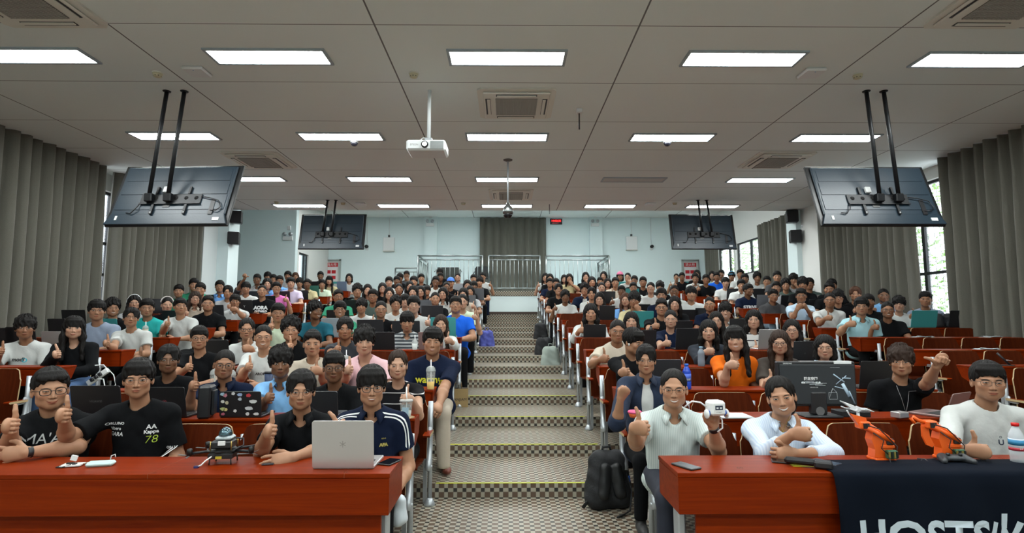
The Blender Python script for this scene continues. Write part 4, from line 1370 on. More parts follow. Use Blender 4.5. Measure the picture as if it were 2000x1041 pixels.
def leg_mesh():
    if 'legs' not in CACHE:
        g = Grid((-.3, -.62, .0), (.3, .2, .66), .014)
        for s in (-1, 1):
            g.cone((s * .09, .03, .53), (s * .13, -.42, .53), .085, .065, .03); g.cone((s * .13, -.42, .53), (s * .14, -.40, .10), .064, .052, .03, cut=((0, 0, .09), (0, 0, -1)))
        g.ell((0, .02, .53), (.18, .14, .11), .04)
        V, F = g.net(); CACHE['legs'] = mesh_from('trousers', relax(V, F), F, cloth('K'), True)
        g = Grid((-.06, -.22, 0), (.06, .07, .13), .007)
        g.ell((0, -.06, .035), (.043, .13, .04), .02); g.cone((0, .0, .05), (0, .01, .11), .042, .042, .02); g.half((0, 0, .0), (0, 0, -1))
        V, F = g.net(); CACHE['shoe'] = mesh_from('shoe', V, F, mat('dark_shoe', (.02, .02, .02), .6), True)
    return CACHE['legs'], CACHE['shoe']


# ------------------------------------------------------------------ hair, glasses
HAIR = {}
def hair_mesh(style, lv):
    """head-local coordinates"""
    key = (style, lv > 1)
    if key in HAIR: return HAIR[key]
    h = .0042 if lv <= 1 else .0075
    g = Grid((-.17, -.15, -.46), (.17, .19, .19), h) if style in ('long', 'longbangs', 'mid', 'pony') else Grid((-.14, -.16, -.20), (.14, .17, .19), h)
    c = (0, .022, .040)
    big = {'crew': (.080, .100, .092), 'short': (.086, .104, .100), 'fringe': (.091, .109, .102), 'bowl': (.093, .114, .104), 'curly': (.098, .112, .112), 'up': (.084, .104, .106), 'part': (.090, .108, .104), 'mop': (.096, .114, .110),
           'recede': (.081, .100, .090), 'bun': (.082, .102, .092), 'bob': (.095, .108, .100), 'long': (.090, .108, .100), 'longbangs': (.093, .110, .102), 'mid': (.093, .108, .100), 'pony': (.082, .102, .093), 'crown': (.094, .112, .104), 'tied': (.084, .105, .098)}[style]
    g.ell(c, big, .02)
    fem = style in ('tied', 'bun', 'bob', 'long', 'longbangs', 'mid', 'pony')
    # hair falling beside the face
    if style in ('long', 'longbangs', 'mid', 'bob'):
        zb = {'long': -.36, 'longbangs': -.34, 'mid': -.20, 'bob': -.10}[style]
        for s in (-1, 1):
            g.cone((s * .072, .004, .02), (s * .082, .000, -.10 if zb < -.1 else zb), .030, .030, .03)
            if zb < -.1: g.cone((s * .082, .0, -.10), (s * .092, -.035 if zb < -.3 else .0, zb), .032, .022, .03)
        g.ell((0, .060, -.05), (.085, .060, .13), .03)
        if zb < -.3: g.ell((0, .085, -.20), (.10, .045, .18), .03)
    if style == 'tied': g.ell((0, .062, -.030), (.082, .058, .105), .03); g.ell((0, .11, -.02), (.04, .04, .05), .02)
    if style == 'bun': g.ell((0, .125, .06), (.035, .035, .035), .01)
    if style == 'pony': g.cone((0, .12, .04), (0, .15, -.18), .03, .018, .02)
    if style == 'curly' or style == 'mop':
        rnd = random.Random(3)
        for i in range(42):
            a = rnd.uniform(0, 6.28); e = rnd.uniform(.05, 1.45); d = (math.cos(a) * math.cos(e), math.sin(a) * math.cos(e), math.sin(e))
            g.ell((c[0] + d[0] * big[0] * .93, c[1] + d[1] * big[1] * .93, c[2] + d[2] * big[2] * .95), (.019, .019, .017), .008)
    # carve the face
    zt = {'crew': .072, 'short': .068, 'fringe': .058, 'bowl': .038, 'curly': .052, 'up': .070, 'part': .066, 'mop': .036, 'recede': .088, 'bun': .074, 'bob': .060, 'long': .066, 'longbangs': .034, 'mid': .055, 'pony': .074, 'crown': .038, 'tied': .080}[style]
    wd = {'crew': .070, 'short': .067, 'fringe': .066, 'bowl': .064, 'recede': .074, 'tied': .068, 'bun': .072, 'pony': .072, 'long': .058, 'longbangs': .056, 'mid': .056, 'bob': .056}.get(style, .066)
    g.ell((0, -.095, zt - .115), (wd, .085, .115), .006, 's')
    if fem and style not in ('bun', 'pony'):
        g.cone((0, -.12, -.05), (0, -.12, -.5), .075, .10, .01, 's')
        g.cone((0, -.02, -.16), (0, -.03, -.5), .062, .052, .01, 's')
    if not fem or style in ('bun', 'pony'):
        # sides cropped around the ears, nape kept
        zs = {'crew': .012, 'short': .0, 'recede': .0, 'up': .01, 'bun': .005, 'pony': .005}.get(style, -.016)
        X, Y, Z = g.ax[0][:, None, None], g.ax[1][None, :, None], g.ax[2][None, None, :]
        cut = zs - .055 * np.clip((Y - .01) / .07, 0, 1) + .035 * np.clip((-.01 - Y) / .05, 0, 1) * (1 if style not in ('part', 'mop', 'crown') else .3)
        if style == 'pony': cut = cut - .25 * (np.abs(X) < .03) * (Y > .1)
        g.D = np.maximum(g.D, cut - Z + 0 * X).astype(np.float32)
    # locks
    amp = {'crew': .0010, 'recede': .0012, 'bun': .0012, 'pony': .0012, 'short': .0028, 'curly': .005, 'mop': .005}.get(style, .0032)
    def locks(X, Y, Z):
        a = np.arctan2(X, -(Y - .04)); r = np.sqrt(X * X + (Y - .02) ** 2)
        return amp * (np.sin(a * 17 + Z * 42 + 2 * np.sin(Z * 21)) + .6 * np.sin(a * 31 - Z * 60 + r * 70)) * np.clip((r + .1 - .02) * 9, 0, 1)
    g.warp(locks)
    if style in ('fringe', 'bowl', 'part', 'crown', 'short', 'mop', 'longbangs', 'up'):
        # fringe strands over the forehead
        n = {'up': 9, 'short': 11}.get(style, 13)
        for i in range(n):
            x = -.058 + .116 * i / (n - 1); rnd = random.Random(i * 7 + len(style))
            if style == 'part' and abs(x + .012) < .022: continue
            ln = {'bowl': .014, 'fringe': .032, 'part': .016, 'crown': .012, 'short': .040, 'mop': .014, 'longbangs': .010, 'up': .062}[style] + rnd.uniform(-.006, .008) + (abs(x) * -.25 if style == 'part' else 0)
            yf = -.078 + (x / .07) ** 2 * .035
            dx = {'part': .012 * (1 if x > -.012 else -1), 'fringe': .012, 'short': .008}.get(style, .0) + rnd.uniform(-.006, .006)
            g.cone((x * .8, yf + .020, .106), (x * .95, yf + .004, .080), .012, .012, .012); g.cone((x * .95, yf + .004, .080), (x + dx, yf - .008, ln + .004), .012, .0052, .010)
    V, F = g.net()
    if lv <= 1: V = relax(V, F, 1)
    me = mesh_from('hair', V, F, HAIRM['k'], True); HAIR[key] = me
    return me


GL = {}
def glasses_mesh(kind):
    """'r' thin round, 'k' thick black, 'q' thin rectangular, 'h' half-rim"""
    if kind in GL: return GL[kind]
    b = MB(); r = {'r': .0011, 'k': .0021, 'q': .0012, 'h': .0016}[kind]
    w, hgt, pw = {'r': (.0225, .0205, 2.2), 'k': (.0235, .0190, 3.0), 'q': (.0245, .0165, 3.6), 'h': (.0245, .0165, 3.4)}[kind]
    def ring(s):
        pts = []
        for i in range(25):
            a = 2 * math.pi * i / 24; c, sn = math.cos(a), math.sin(a)
            x = w * math.copysign(abs(c) ** (2 / pw), c); z = hgt * math.copysign(abs(sn) ** (2 / pw), sn)
            pts.append((s * .0325 + x, -.1075 + abs(s * .0325 + x) ** 2 * 3.2, .000 + z))
        return pts
    for s in (-1, 1):
        p = ring(s)
        if kind == 'h': b.tube(p[0:13], r, 6); b.tube(p[12:25], r * .4, 5)
        else: b.tube(p, r, 6)
        b.tube([(s * (.0325 + w - .001), -.0975, .006), (s * .0625, -.090, .008), (s * .0735, -.05, .006), (s * .0795, -.01, .003), (s * .081, .02, -.002)], r * .95, 6)
    b.tube([(-.0105, -.1075, .004), (0, -.1095, .0065), (.0105, -.1075, .004)], r, 6)
    GL[kind] = b.mesh('glasses', mat('black_glasses_frame' if kind in 'kh' else 'thin_metal_glasses_frame', (.006, .006, .007) if kind in 'kh' else (.035, .030, .026), .4))
    return GL[kind]


def setmat(o, m):
    if o.material_slots:
        o.material_slots[0].link = 'OBJECT'; o.material_slots[0].material = m


def project_on(tree, me, cx, cz, y0, M=None, off=.0025):
    """lay a flat mesh (x,y plane lettering) on the front of a garment"""
    for v in me.vertices:
        x, z = v.co.x + cx, v.co.y + cz
        hit = tree.ray_cast(Vector((x, y0, z)), Vector((0, 1, 0)), 3.0)
        y = hit[0].y - off if hit[0] is not None else y0 + .3
        v.co = Vector((x, y, z))
    me.update(); return me


def person(pos, rz, P, lv, skin, hair, hcol, gl, top, label, scale=1.0, kind='tee', trous='K', shoe=True, smile=.3, teeth=0., eye=.8, brow=1.0, topm=None, cache=None, group=None, inner=None):
    """pos: point on the floor under the seat; P: pose"""
    key = cache
    H, R, N, S, pel = base_pose(P)
    if key and (key, lv) in CACHE: bm_ = CACHE[(key, lv)]
    else:
        bm_ = body_mesh(P, key, lv)
        if key: CACHE[(key, lv)] = bm_
    o = link('person', bm_, None, pos, (0, 0, rz)); o.scale = (scale,) * 3
    setmat(o, SKIN[skin])
    o['smile'] = float(smile); o['teeth'] = float(teeth); o['eye_open'] = float(eye); o['brow'] = float(brow)
    tag(o, label, 'person', group)
    k2 = (key, lv, kind)
    if key and k2 in CACHE: sm = CACHE[k2]
    else:
        sm = shirt_mesh(P, lv, kind)
        if key: CACHE[k2] = sm
    s_ = link('jacket' if kind == 'jacket' else 'shirt', sm, o); setmat(s_, topm or cloth(top))
    if inner: i_ = link('undershirt', shirt_mesh(P, lv, 'inner'), o); setmat(i_, cloth(inner))
    if kind in ('polo', 'shirt', 'jacket'):
        k3 = (key, 'collar')
        if key and k3 in CACHE: cm = CACHE[k3]
        else:
            cm = collar_mesh(P)
            if key: CACHE[k3] = cm
        c_ = link('collar', cm, o); setmat(c_, topm or cloth(top))
    lg, sh = leg_mesh(); t_ = link('trousers', lg, o, (pel[0], 0, 0)); setmat(t_, cloth(trous) if trous in CLOTH else trous)
    if shoe:
        for s in (-1, 1): link('shoe', sh, o, (s * .14 + pel[0], -.40, .0))
    Mh = Matrix.Translation(Vector(H)) @ Matrix([[R[i][j] for j in range(3)] + [0] for i in range(3)] + [[0, 0, 0, 1]]).to_4x4()
    wide = Matrix.Diagonal((P['wide'], 1, 1, 1))
    if hair:
        h_ = link('hair', hair_mesh(hair, lv), o); h_.matrix_local = Mh @ wide; setmat(h_, HAIRM[hcol])
    if gl:
        g_ = link('glasses', glasses_mesh(gl), o); g_.matrix_local = Mh @ wide
    o_info = dict(o=o, H=H, R=R, N=N, S=S, pel=pel, Mh=Mh, shirt=s_)
    return o_info


def print_on(info, body, size, dx, dz, m, depth=0, **k):
    """lettering on the chest; dx, dz from the neck base"""
    me = textmesh(body, size, m, 'print', **k)
    bm = bmesh.new(); bm.from_mesh(me); bmesh.ops.triangulate(bm, faces=bm.faces); bmesh.ops.subdivide_edges(bm, edges=[e for e in bm.edges if e.calc_length() > .02], cuts=2, use_grid_fill=False); bm.to_mesh(me); bm.free()
    sh = info['shirt'].data
    if 'tree' not in info: info['tree'] = BVHTree.FromPolygons([v.co for v in sh.vertices], [p.vertices for p in sh.polygons])
    N = info['N']; project_on(info['tree'], me, N[0] + dx, N[2] + dz, N[1] - .6)
    return link('print', me, info['shirt'])
# ------------------------------------------------------------------ people near the camera: posed one by one
HAIRW = {'tied': 'tied back hair', 'long': 'long hair', 'longbangs': 'long hair with fringe', 'bob': 'bobbed hair', 'mid': 'shoulder length hair', 'bun': 'tied back hair', 'pony': 'tied back hair', 'curly': 'curly hair', 'mop': 'curly hair', 'crew': 'cropped hair', 'recede': 'short hair'}


def near(hx, hy, row, hh, label, skin=2, hair='short', hcol='k', gl=None, top='K', kind='tee', trous='K', lv=1, arms=None, smile=.3, teeth=0, eye=.8, brow=1.0,
         dyaw=0, pitch=0, roll=0, wide=1, jaw=1, bulk=1, Yo=.30, body=.55, lean=0.0, topm=None, inner=None, pose=None, shoe=False, **kw):
    Y = row_y(row) - Yo
    w = at_y(hx, hy, Y); fl = row_z(row)
    s = max(.86, min(1.08, hh * Y / F_PX / .25))
    th = math.atan2(-w.x, w.y); rz = th * body
    Hl = Vector((0, -.10 - lean, (w.z - fl) / s))
    Rz = Matrix.Rotation(rz, 3, 'Z')
    pos = Vector((w.x, w.y, 0)) - Rz @ Vector((0, Hl.y * s, 0)); pos.z = fl
    P = dict(head=tuple(Hl), yaw=(th - rz) * 1.0 + dyaw, pitch=pitch, roll=roll, wide=wide, jaw=jaw, bulk=bulk, **kw)
    Ri = Rz.inverted()
    def loc(px, py, YY): return np.array((Ri @ (at_y(px, py, YY) - pos)) / s)
    def lv3(v): return np.array(Ri @ Vector(v))
    for side, nm in ((-1, 'L'), (1, 'R')):
        a = (arms or {}).get(nm)
        if a is None: continue
        if a[0] == 'px':   # elbow px, wrist px, hand direction, thumb direction (in world axes), pose
            _, e, wr, f, t, ps = a
            P['arm' + nm] = ('c', loc(*e), loc(*wr), lv3(f), lv3(t), ps)
        elif a[0] == 'down':
            base_pose(P); H_, R_, N_, S_, pel_ = base_pose(dict(P))
            q = S_[side]
            P['arm' + nm] = ('c', q + np.array((side * .06, .02, -.29)), q + np.array((side * .0, -.20, -.40)), np.array((-side * .2, -1, -.1)), np.array((0, 0, 1.)), 'relaxed')
        else: P['arm' + nm] = a
    info = person(pos, rz, P, lv, skin, hair, hcol, gl, top, label, s, kind, trous, shoe, smile, teeth, eye, brow, topm, None, None, inner)
    info.update(pos=pos, rz=rz, s=s, P=P); PEOPLE.append((w.x, Y, row))
    return info


PEOPLE = []
UP = (0, 0, 1)
fL = (.42, -.90, .12)       # knuckles of a thumb-up hand point at the camera, palm inwards
fR = (-.42, -.90, .12)
def TL(e, w, t=(.1, -.05, 1), f=fL, ps='thumb'): return ('px', e, w, f, t, ps)


M_stripeg = stripes('pale_green_fine_stripes', (.56, .62, .60), (.42, .50, .49), .011, .35, 'x')
M_bluew = stripes('pale_blue_fine_stripes', (.50, .60, .74), (.62, .70, .80), .012, .5, 'x')
# front row, curtain side
A = near(99, 762, 1, 78, 'smiling person in black lettered t-shirt, round glasses, thumb up beside the power bank', 5, 'up', 'k', 'k', 'K', lv=0, smile=1.3, eye=.35, wide=1.10, bulk=1.22, dyaw=.12, roll=-.04, body=.4,
         arms={'L': TL((14, 884, 3.16), (24, 832, 3.02), (.05, 0, 1)), 'R': ('px', (150, 872, 3.22), (52, 884, 3.03), (-1, -.25, -.1), (0, .2, 1), 'flat')})
P_ = A
print_on(A, "MA'AH", .085, .03, -.115, mat('pale_print', (.5, .52, .52), .7), shear=.1); print_on(A, 'FAIRWHALE', .07, .03, -.185, mat('grey_print', (.4, .42, .42), .7), shear=.1)
B_ = near(270, 741, 1, 74, 'person in black sports t-shirt with lime number and thin glasses, thumb up', 2, 'fringe', 'k', 'r', 'K', lv=0, smile=-.4, eye=.75, dyaw=-.10, body=.4, brow=1.3, sleeve=.78, jaw=1.05,
          arms={'L': TL((131, 857, 3.18), (125, 812, 3.02), (.05, 0, 1)), 'R': ('down',)})
M_lime = mat('lime_print', (.45, .60, .06), .7)
print_on(B_, '78', .068, .095, -.215, M_lime, shear=.15, bold=-.001); print_on(B_, 'Kappa', .030, .095, -.165, M_white, bold=.001)
print_on(B_, 'AA', .040, .095, -.135, M_white, bold=.001)
print_on(B_, 'ORLUINO', .022, -.105, -.105, M_white, bold=.0006); print_on(B_, 'libero', .028, -.105, -.137, M_white, bold=.0006); print_on(B_, 'GARA', .034, -.105, -.172, M_white, bold=.001, shear=.2)
print_on(B_, 'ORAUL', .022, .215, -.275, M_white, bold=.0006); print_on(B_, 'liber', .028, .215, -.305, M_white, bold=.0006); print_on(B_, 'GAR', .034, .215, -.34, M_white, bold=.001, shear=.2)
C_ = near(588, 764, 1, 74, 'person in black open collar shirt, one hand flat on front desk, thumb up', 2, 'part', 'k', 'r', 'K', kind='polo', lv=0, smile=.25, dyaw=.0, body=.3, roll=.02, wide=1.02,
          arms={'L': TL((510, 886, 3.16), (522, 842, 3.0), (.1, 0, 1)), 'R': ('px', (622, 880, 3.2), (573, 893, 3.02), (-.85, -.5, -.12), (-.4, .5, .8), 'flat')})
D_ = near(726, 756, 1, 76, 'person in navy football polo with white shoulder stripes behind the open silver laptop', 5, 'bowl', 'k', 'k', 'N', kind='polo', lv=0, smile=.2, teeth=.5, dyaw=.03, body=.3, bulk=1.05,
          arms={'L': TL((672, 868, 3.2), (652, 846, 2.99), (-.45, 0, .9), (.6, -.55, .4)), 'R': ('down',)})
print_on(D_, 'AFA', .026, .085, -.185, mat('badge_gold', (.45, .38, .10), .5), bold=.002)
print_on(D_, '***', .022, .085, -.150, MATS['badge_gold'])
# shoulder stripes of the polo
def shoulder_stripes(info, m, offs=(0, .022), n=12, w=.010):
    sh = info['shirt'].data; tree = BVHTree.FromPolygons([v.co for v in sh.vertices], [p.vertices for p in sh.polygons]); N, S = info['N'], info['S']
    for s in (-1, 1):
        for o in offs:
            V = []; F = []
            E_ = S[s] + np.array((s * .055, -.02, -.16)); q0 = N + np.array((s * .075, -.03, -.01))
            for i in range(n + 1):
                t = i / n
                p = (1 - t) ** 2 * q0 + 2 * t * (1 - t) * (S[s] + np.array((s * .06, -.01, .04))) + t * t * E_
                c = S[s] + np.array((-s * .03, .02, -.08))
                for j in (0, 1):
                    pp = p + np.array((0, -(o + j * w) - .01, 0)); d = Vector(c - pp).normalized(); st = Vector(pp) - d * .12
                    hit = tree.ray_cast(st, d, .5); V.append(tuple((hit[0] if hit[0] is not None else Vector(pp)) - d * .003))
            for i in range(n): F.append((2 * i, 2 * i + 1, 2 * i + 3, 2 * i + 2))
            link('shoulder_stripe', mesh_from('shoulder_stripe', V, F, m), info['shirt'])
shoulder_stripes(D_, M_white)

# front row, window side
E_ = near(1316, 760, 1, 75, 'smiling person in pale striped shirt holding up a small white cube robot', 5, 'recede', 'k', 'h', 'H', kind='shirt', topm=M_stripeg, trous=mat('navy_trousers', (.014, .018, .032), .8), lv=0, smile=1.0, teeth=1.0, eye=.55, bulk=1.12, body=.2, Yo=.26, wide=1.02, shoe=True,
          arms={'L': TL((1243, 866, 3.20), (1237, 836, 3.0), (-.1, 0, 1)), 'R': ('px', (1404, 882, 3.25), (1393, 834, 3.12), (.02, -.15, 1), (-.9, -.1, 0), 'cup')})
Fw = near(1526, 776, 1, 74, 'smiling person with tied back hair in pale blue shirt leaning on front desk', 5, 'tied', 'k', None, 'J', kind='shirt', topm=M_bluew, lv=0, smile=1.2, teeth=1.1, eye=.6, roll=-.18, body=.2, bulk=1.05, long=.55, wide=1.04, brow=.8,
          arms={'L': TL((1497, 886, 3.2), (1548, 848, 3.02), (-.1, 0, 1)), 'R': ('px', (1626, 886, 3.22), (1552, 886, 3.05), (-1, -.2, -.05), (0, .1, 1), 'relaxed')})
Gm = near(1931, 746, 1, 76, 'person in white t-shirt with small crest, thumb up beside the water bottle', 2, 'short', 'k', 'q', 'W', lv=0, smile=.2, eye=.55, dyaw=.22, body=.35, bulk=1.12, wide=1.06, sleeve=.95, brow=1.3,
          arms={'L': TL((1850, 878, 3.24), (1886, 880, 3.02), (-.05, 0, 1), (.55, -.83, .05)), 'R': ('down',)})
print_on(Gm, 'U', .045, .02, -.20, mat('navy_print', (.02, .03, .06), .7), bold=.001); print_on(Gm, 'o', .03, .02, -.165, MATS['navy_print'])

# second row
near(438, 713, 2, 56, 'person in dark navy polo, round black glasses, behind the black upright case', 3, 'crew', 'k', 'k', 'N', kind='polo', smile=-.2, roll=.06, body=.3,
     arms={'L': TL((368, 806, 4.12), (376, 755, 4.0)), 'R': ('desk',)})
near(548, 710, 2, 58, 'person in light blue polo, fist with thumb up behind the stickered laptop', 4, 'mop', 'k', None, 'J', kind='polo', smile=.0, body=.2, brow=1.3, bulk=1.0,
     arms={'L': TL((506, 800, 4.1), (522, 778, 3.98), (.1, 0, 1)), 'R': ('desk',)})
near(652, 718, 2, 60, 'person in black t-shirt with purple print and round black glasses, second row', 4, 'short', 'k', 'k', 'K', smile=.4, body=.2, jaw=1.05)
near(777, 714, 2, 56, 'person in black top with white stripes, thumb up behind the iced cup', 1, 'tied', 'b', None, 'K', smile=.6, body=.2, brow=.7, wide=.98, bulk=.9, topm=stripes('black_white_line_knit', (.008, .008, .01), (.6, .6, .6), .09, .08), sleeve=.4,
     arms={'R': ('px', (818, 812, 4.08), (804, 780, 3.95), fR, (-.05, 0, 1), 'thumb'), 'L': ('desk',)})
near(329, 703, 2, 54, 'person in black t-shirt with blue tinted glasses and centre parted hair, ringed thumb up', 4, 'part', 'k', 'q', 'K', smile=.2, body=.45,
     arms={'L': TL((243, 742, 4.0), (268, 706, 3.9), (.15, 0, 1)), 'R': ('desk',)}, long=.5)
near(1262, 704, 2, 56, 'person in open denim jacket over white t-shirt with round glasses, fist raised by the aisle', 2, 'part', 'k', 'r', 'N', kind='jacket', inner='W', topm=mat('dark_denim', (.008, .018, .045), .9, var=.3, vscale=60), smile=.0, body=.1, jaw=1.06, wide=.96, long=.25,
     arms={'L': ('px', (1205, 826, 4.05), (1212, 778, 3.95), (.4, -.5, .8), (-.5, -.1, .6), 'fist'), 'R': ('down',)}, shoe=True)
near(1760, 707, 2, 58, 'person in black t-shirt with long silver necklace and outstretched fist beside the monitor', 2, 'mop', 'b', 'q', 'K', smile=.2, body=.35, bulk=1.0,
     arms={'R': ('px', (1812, 748, 3.95), (1829, 716, 3.75), (.25, -.5, .85), (-.9, 0, .45), 'thumb'), 'L': ('down',)})
# third row
near(389, 661, 3, 46, 'person in black t-shirt and round black glasses with a thumb up, third row', 2, 'short', 'k', 'k', 'K', smile=.4, body=.3, wide=.98,
     arms={'L': TL((340, 738, 5.0), (367, 719, 4.86), (.1, 0, 1)), 'R': ('desk',)})
I_ = near(514, 659, 3, 47, 'smiling person in white t-shirt with small lettering and thin glasses, thumb up, third row', 5, 'crew', 'k', 'q', 'W', smile=1.2, teeth=1, eye=.5, body=.2,
     arms={'L': TL((470, 740, 4.98), (483, 718, 4.88)), 'R': ('desk',)})
print_on(I_, 'AROMAE', .035, .02, -.20, M_black, bold=.001)
near(610, 672, 3, 50, 'person in cream t-shirt with swept up hair and folded thumb up hand, third row', 2, 'up', 'k', None, 'C', smile=.3, body=.15,
     arms={'R': ('px', (634, 746, 4.98), (627, 725, 4.86), fR, (-.1, 0, 1), 'thumb'), 'L': ('desk',)})
near(712, 668, 3, 54, 'person in pale pink v-neck t-shirt with fluffy hair, thumb up, third row', 1, 'mop', 'k', None, 'P', smile=.7, eye=.5, body=.1, vneck=.10, bulk=1.05,
     arms={'L': TL((672, 742, 4.95), (676, 724, 4.85), (.1, 0, 1)), 'R': ('desk',)})
J_ = near(845, 668, 3, 55, 'person in navy t-shirt with yellow lettering by the aisle behind the iced mango drink', 2, 'fringe', 'k', None, 'N', smile=.3, teeth=.4, eye=.5, body=.1, bulk=1.18, trous='Z', shoe=False, roll=.05, sleeve=.75,
     arms={'R': ('px', (866, 762, 4.95), (858, 790, 4.75), (0, -.9, -.3), (-.6, 0, .5), 'relaxed'), 'L': ('desk',)})
M_yl = mat('yellow_print', (.62, .60, .03), .7)
print_on(J_, 'warmup', .085, 0, -.155, M_yl, bold=.002); print_on(J_, 'O', .04, -.07, -.24, M_yl)
near(1238, 668, 3, 50, 'person in black t-shirt looking sideways with white earbud, thumb up, third row by aisle', 2, 'fringe', 'k', None, 'K', body=.1, dyaw=.9, pitch=.25, smile=0,
     arms={'L': TL((1236, 742, 4.9), (1212, 728, 4.8), (-.05, 0, 1), (.3, -.9, .1)), 'R': ('desk',)})
near(1436, 663, 3, 50, 'smiling person in orange t-shirt with long black hair and fringe, thumb up', 1, 'longbangs', 'k', None, 'O', smile=.8, teeth=.8, eye=.5, roll=-.06, body=.15, bulk=.9, brow=.7,
     arms={'L': TL((1414, 748, 4.95), (1421, 714, 4.85)), 'R': ('down',)})
near(1523, 670, 3, 47, 'person in dark brown t-shirt with long dark hair and thick black glasses, thumb up', 1, 'long', 'b', 'k', 'F', smile=.1, body=.2, bulk=.88, pitch=.05, brow=.7,
     topm=mat('dark_brown_cotton', (.035, .026, .020), .9), arms={'L': TL((1492, 770, 4.98), (1497, 745, 4.86)), 'R': ('down',)})
near(1611, 679, 3, 47, 'smiling person in pale blue shirt with round glasses peeping over the monitor', 1, 'bob', 'k', 'r', 'B', kind='shirt', smile=.9, eye=.6, body=.2, bulk=.88, brow=.7, topm=mat('ice_blue_cotton', (.45, .58, .70), .9))
# fourth row
K_ = near(49, 641, 4, 44, 'person in white t-shirt with blue and black print, thumb up, beside the long curtain', 3, 'mop', 'k', 'q', 'W', smile=-.1, body=.45, sleeve=.85,
     arms={'L': TL((-14, 716, 5.95), (2, 688, 5.85)), 'R': ('desk',)})
print_on(K_, 'modi', .055, -.03, -.17, M_black, bold=.002, shear=.2); print_on(K_, 'o', .10, .03, -.17, mat('cyan_print', (.05, .50, .62), .7))
near(144, 641, 4, 44, 'person with long black hair in black long sleeved top, thumb up, by the curtain', 1, 'longbangs', 'k', None, 'K', smile=.4, body=.4, bulk=.88, long=True, brow=.7, trous=mat('blue_jeans', (.04, .09, .20), .9),
     arms={'L': TL((92, 716, 5.9), (112, 694, 5.8), (-.25, 0, 1)), 'R': ('desk',)}, vneck=.08)
near(482, 644, 4, 42, 'person in white v-neck blouse with tied hair and black glasses, fist raised, fourth row', 2, 'tied', 'k', 'k', 'W', smile=-.1, body=.25, vneck=.1, bulk=.88, brow=.7,
     arms={'R': ('px', (500, 706, 5.9), (492, 682, 5.8), fR, (-.1, 0, 1), 'thumb'), 'L': ('desk',)})
near(568, 645, 4, 46, 'person in black t-shirt with curly hair and glasses, thumb up, fourth row', 5, 'curly', 'k', 'q', 'K', smile=0, body=.2, wide=1.04,
     arms={'L': TL((560, 700, 5.9), (562, 680, 5.8)), 'R': ('desk',)})
near(674, 643, 4, 44, 'person in dark grey t-shirt with swept fringe and white earbuds, thumb up', 3, 'part', 'k', None, 'G', smile=0, body=.15,
     arms={'L': TL((646, 692, 5.92), (655, 684, 5.8), (.15, 0, 1)), 'R': ('desk',)}, topm=mat('charcoal_cotton', (.022, .025, .032), .9))
near(1206, 648, 4, 46, 'person in cream t-shirt leaning on the desk by the aisle, thin glasses, thumb up', 3, 'crew', 'k', 'r', 'C', smile=-.1, body=.1, dyaw=.1, roll=.06, bulk=1.1,
     arms={'L': TL((1156, 712, 5.95), (1173, 702, 5.8)), 'R': ('desk',)})
near(1384, 647, 4, 42, 'person in dark cardigan with straight shoulder length hair, thumb up, fourth row', 1, 'mid', 'k', None, 'N', smile=.1, body=.15, bulk=.88, brow=.7, long=True,
     arms={'L': TL((1366, 706, 5.95), (1378, 688, 5.8), (-.1, 0, 1)), 'R': ('desk',)}, topm=mat('dark_knit', (.010, .014, .024), .95))
near(1547, 645, 4, 40, 'person in black top with long hair and large black glasses behind the dark laptop', 1, 'long', 'k', 'k', 'K', smile=.1, body=.2, bulk=.88, brow=.7)
# fifth row
near(189, 607, 5, 42, 'person in blue grey t-shirt with half rim glasses, fifth row by the curtain', 2, 'fringe', 'k', 'h', 'S', smile=-.2, body=.4)
near(256, 621, 5, 38, 'person in white t-shirt with parted hair and glasses, arm along the desk, fifth row', 2, 'part', 'k', 'r', 'W', smile=.1, body=.3, pitch=-.1, roll=.05,
     arms={'L': ('px', (222, 680, 6.7), (208, 672, 6.6), fL, (0, 0, 1), 'thumb'), 'R': ('desk',)})
near(795, 629, 5, 38, 'person in grey striped polo with straight fringe looking down, fifth row', 2, 'bowl', 'k', None, 'H', kind='polo', smile=.0, eye=.3, pitch=.15, body=.1, topm=stripes('grey_white_stripes', (.055, .065, .075), (.42, .44, .44), .042, .45))
near(861, 634, 5, 36, 'person in white shirt with long hair beside the teal laptop, thumb up by aisle', 1, 'long', 'b', None, 'W', smile=.6, eye=.5, body=.1, bulk=.88, brow=.7, arms={'R': ('px', (888, 676, 6.7), (881, 666, 6.6), fR, (-.1, 0, 1), 'thumb'), 'L': ('desk',)}, long=.6)
near(890, 596, 6, 35, 'person in bright blue t-shirt with glasses by the aisle behind the teal laptop', 2, 'short', 'k', 'q', 'U', smile=.3, eye=.5, body=.08, pitch=-.12, bulk=1.2)
near(1310, 624, 5, 36, 'person in navy t-shirt with tied hair and round glasses, thumb up, fifth row', 1, 'pony', 'k', 'r', 'N', smile=0, body=.1, bulk=.9, brow=.7, arms={'L': TL((1290, 680, 6.75), (1296, 672, 6.6)), 'R': ('desk',)})
near(1472, 625, 5, 38, 'person in white and black striped top with long hair, thumb raised, fifth row', 1, 'mid', 'k', None, 'W', smile=0, body=.15, bulk=.95, brow=.7, topm=stripes('white_black_stripes', (.66, .66, .64), (.02, .02, .025), .085, .16), arms={'L': ('thumb', (-.06, -.14, -.28)), 'R': ('desk',)})
near(1233, 628, 5, 36, 'person with long dark hair half hidden behind the black laptop, fifth row', 1, 'mid', 'k', None, 'W', smile=0, body=.1, bulk=.85, brow=.7)
near(1399, 627, 5, 35, 'person with long hair and glasses mostly hidden behind the dark cardigan, fifth row', 1, 'long', 'k', 'r', 'K', smile=.2, body=.1, bulk=.85, brow=.7)
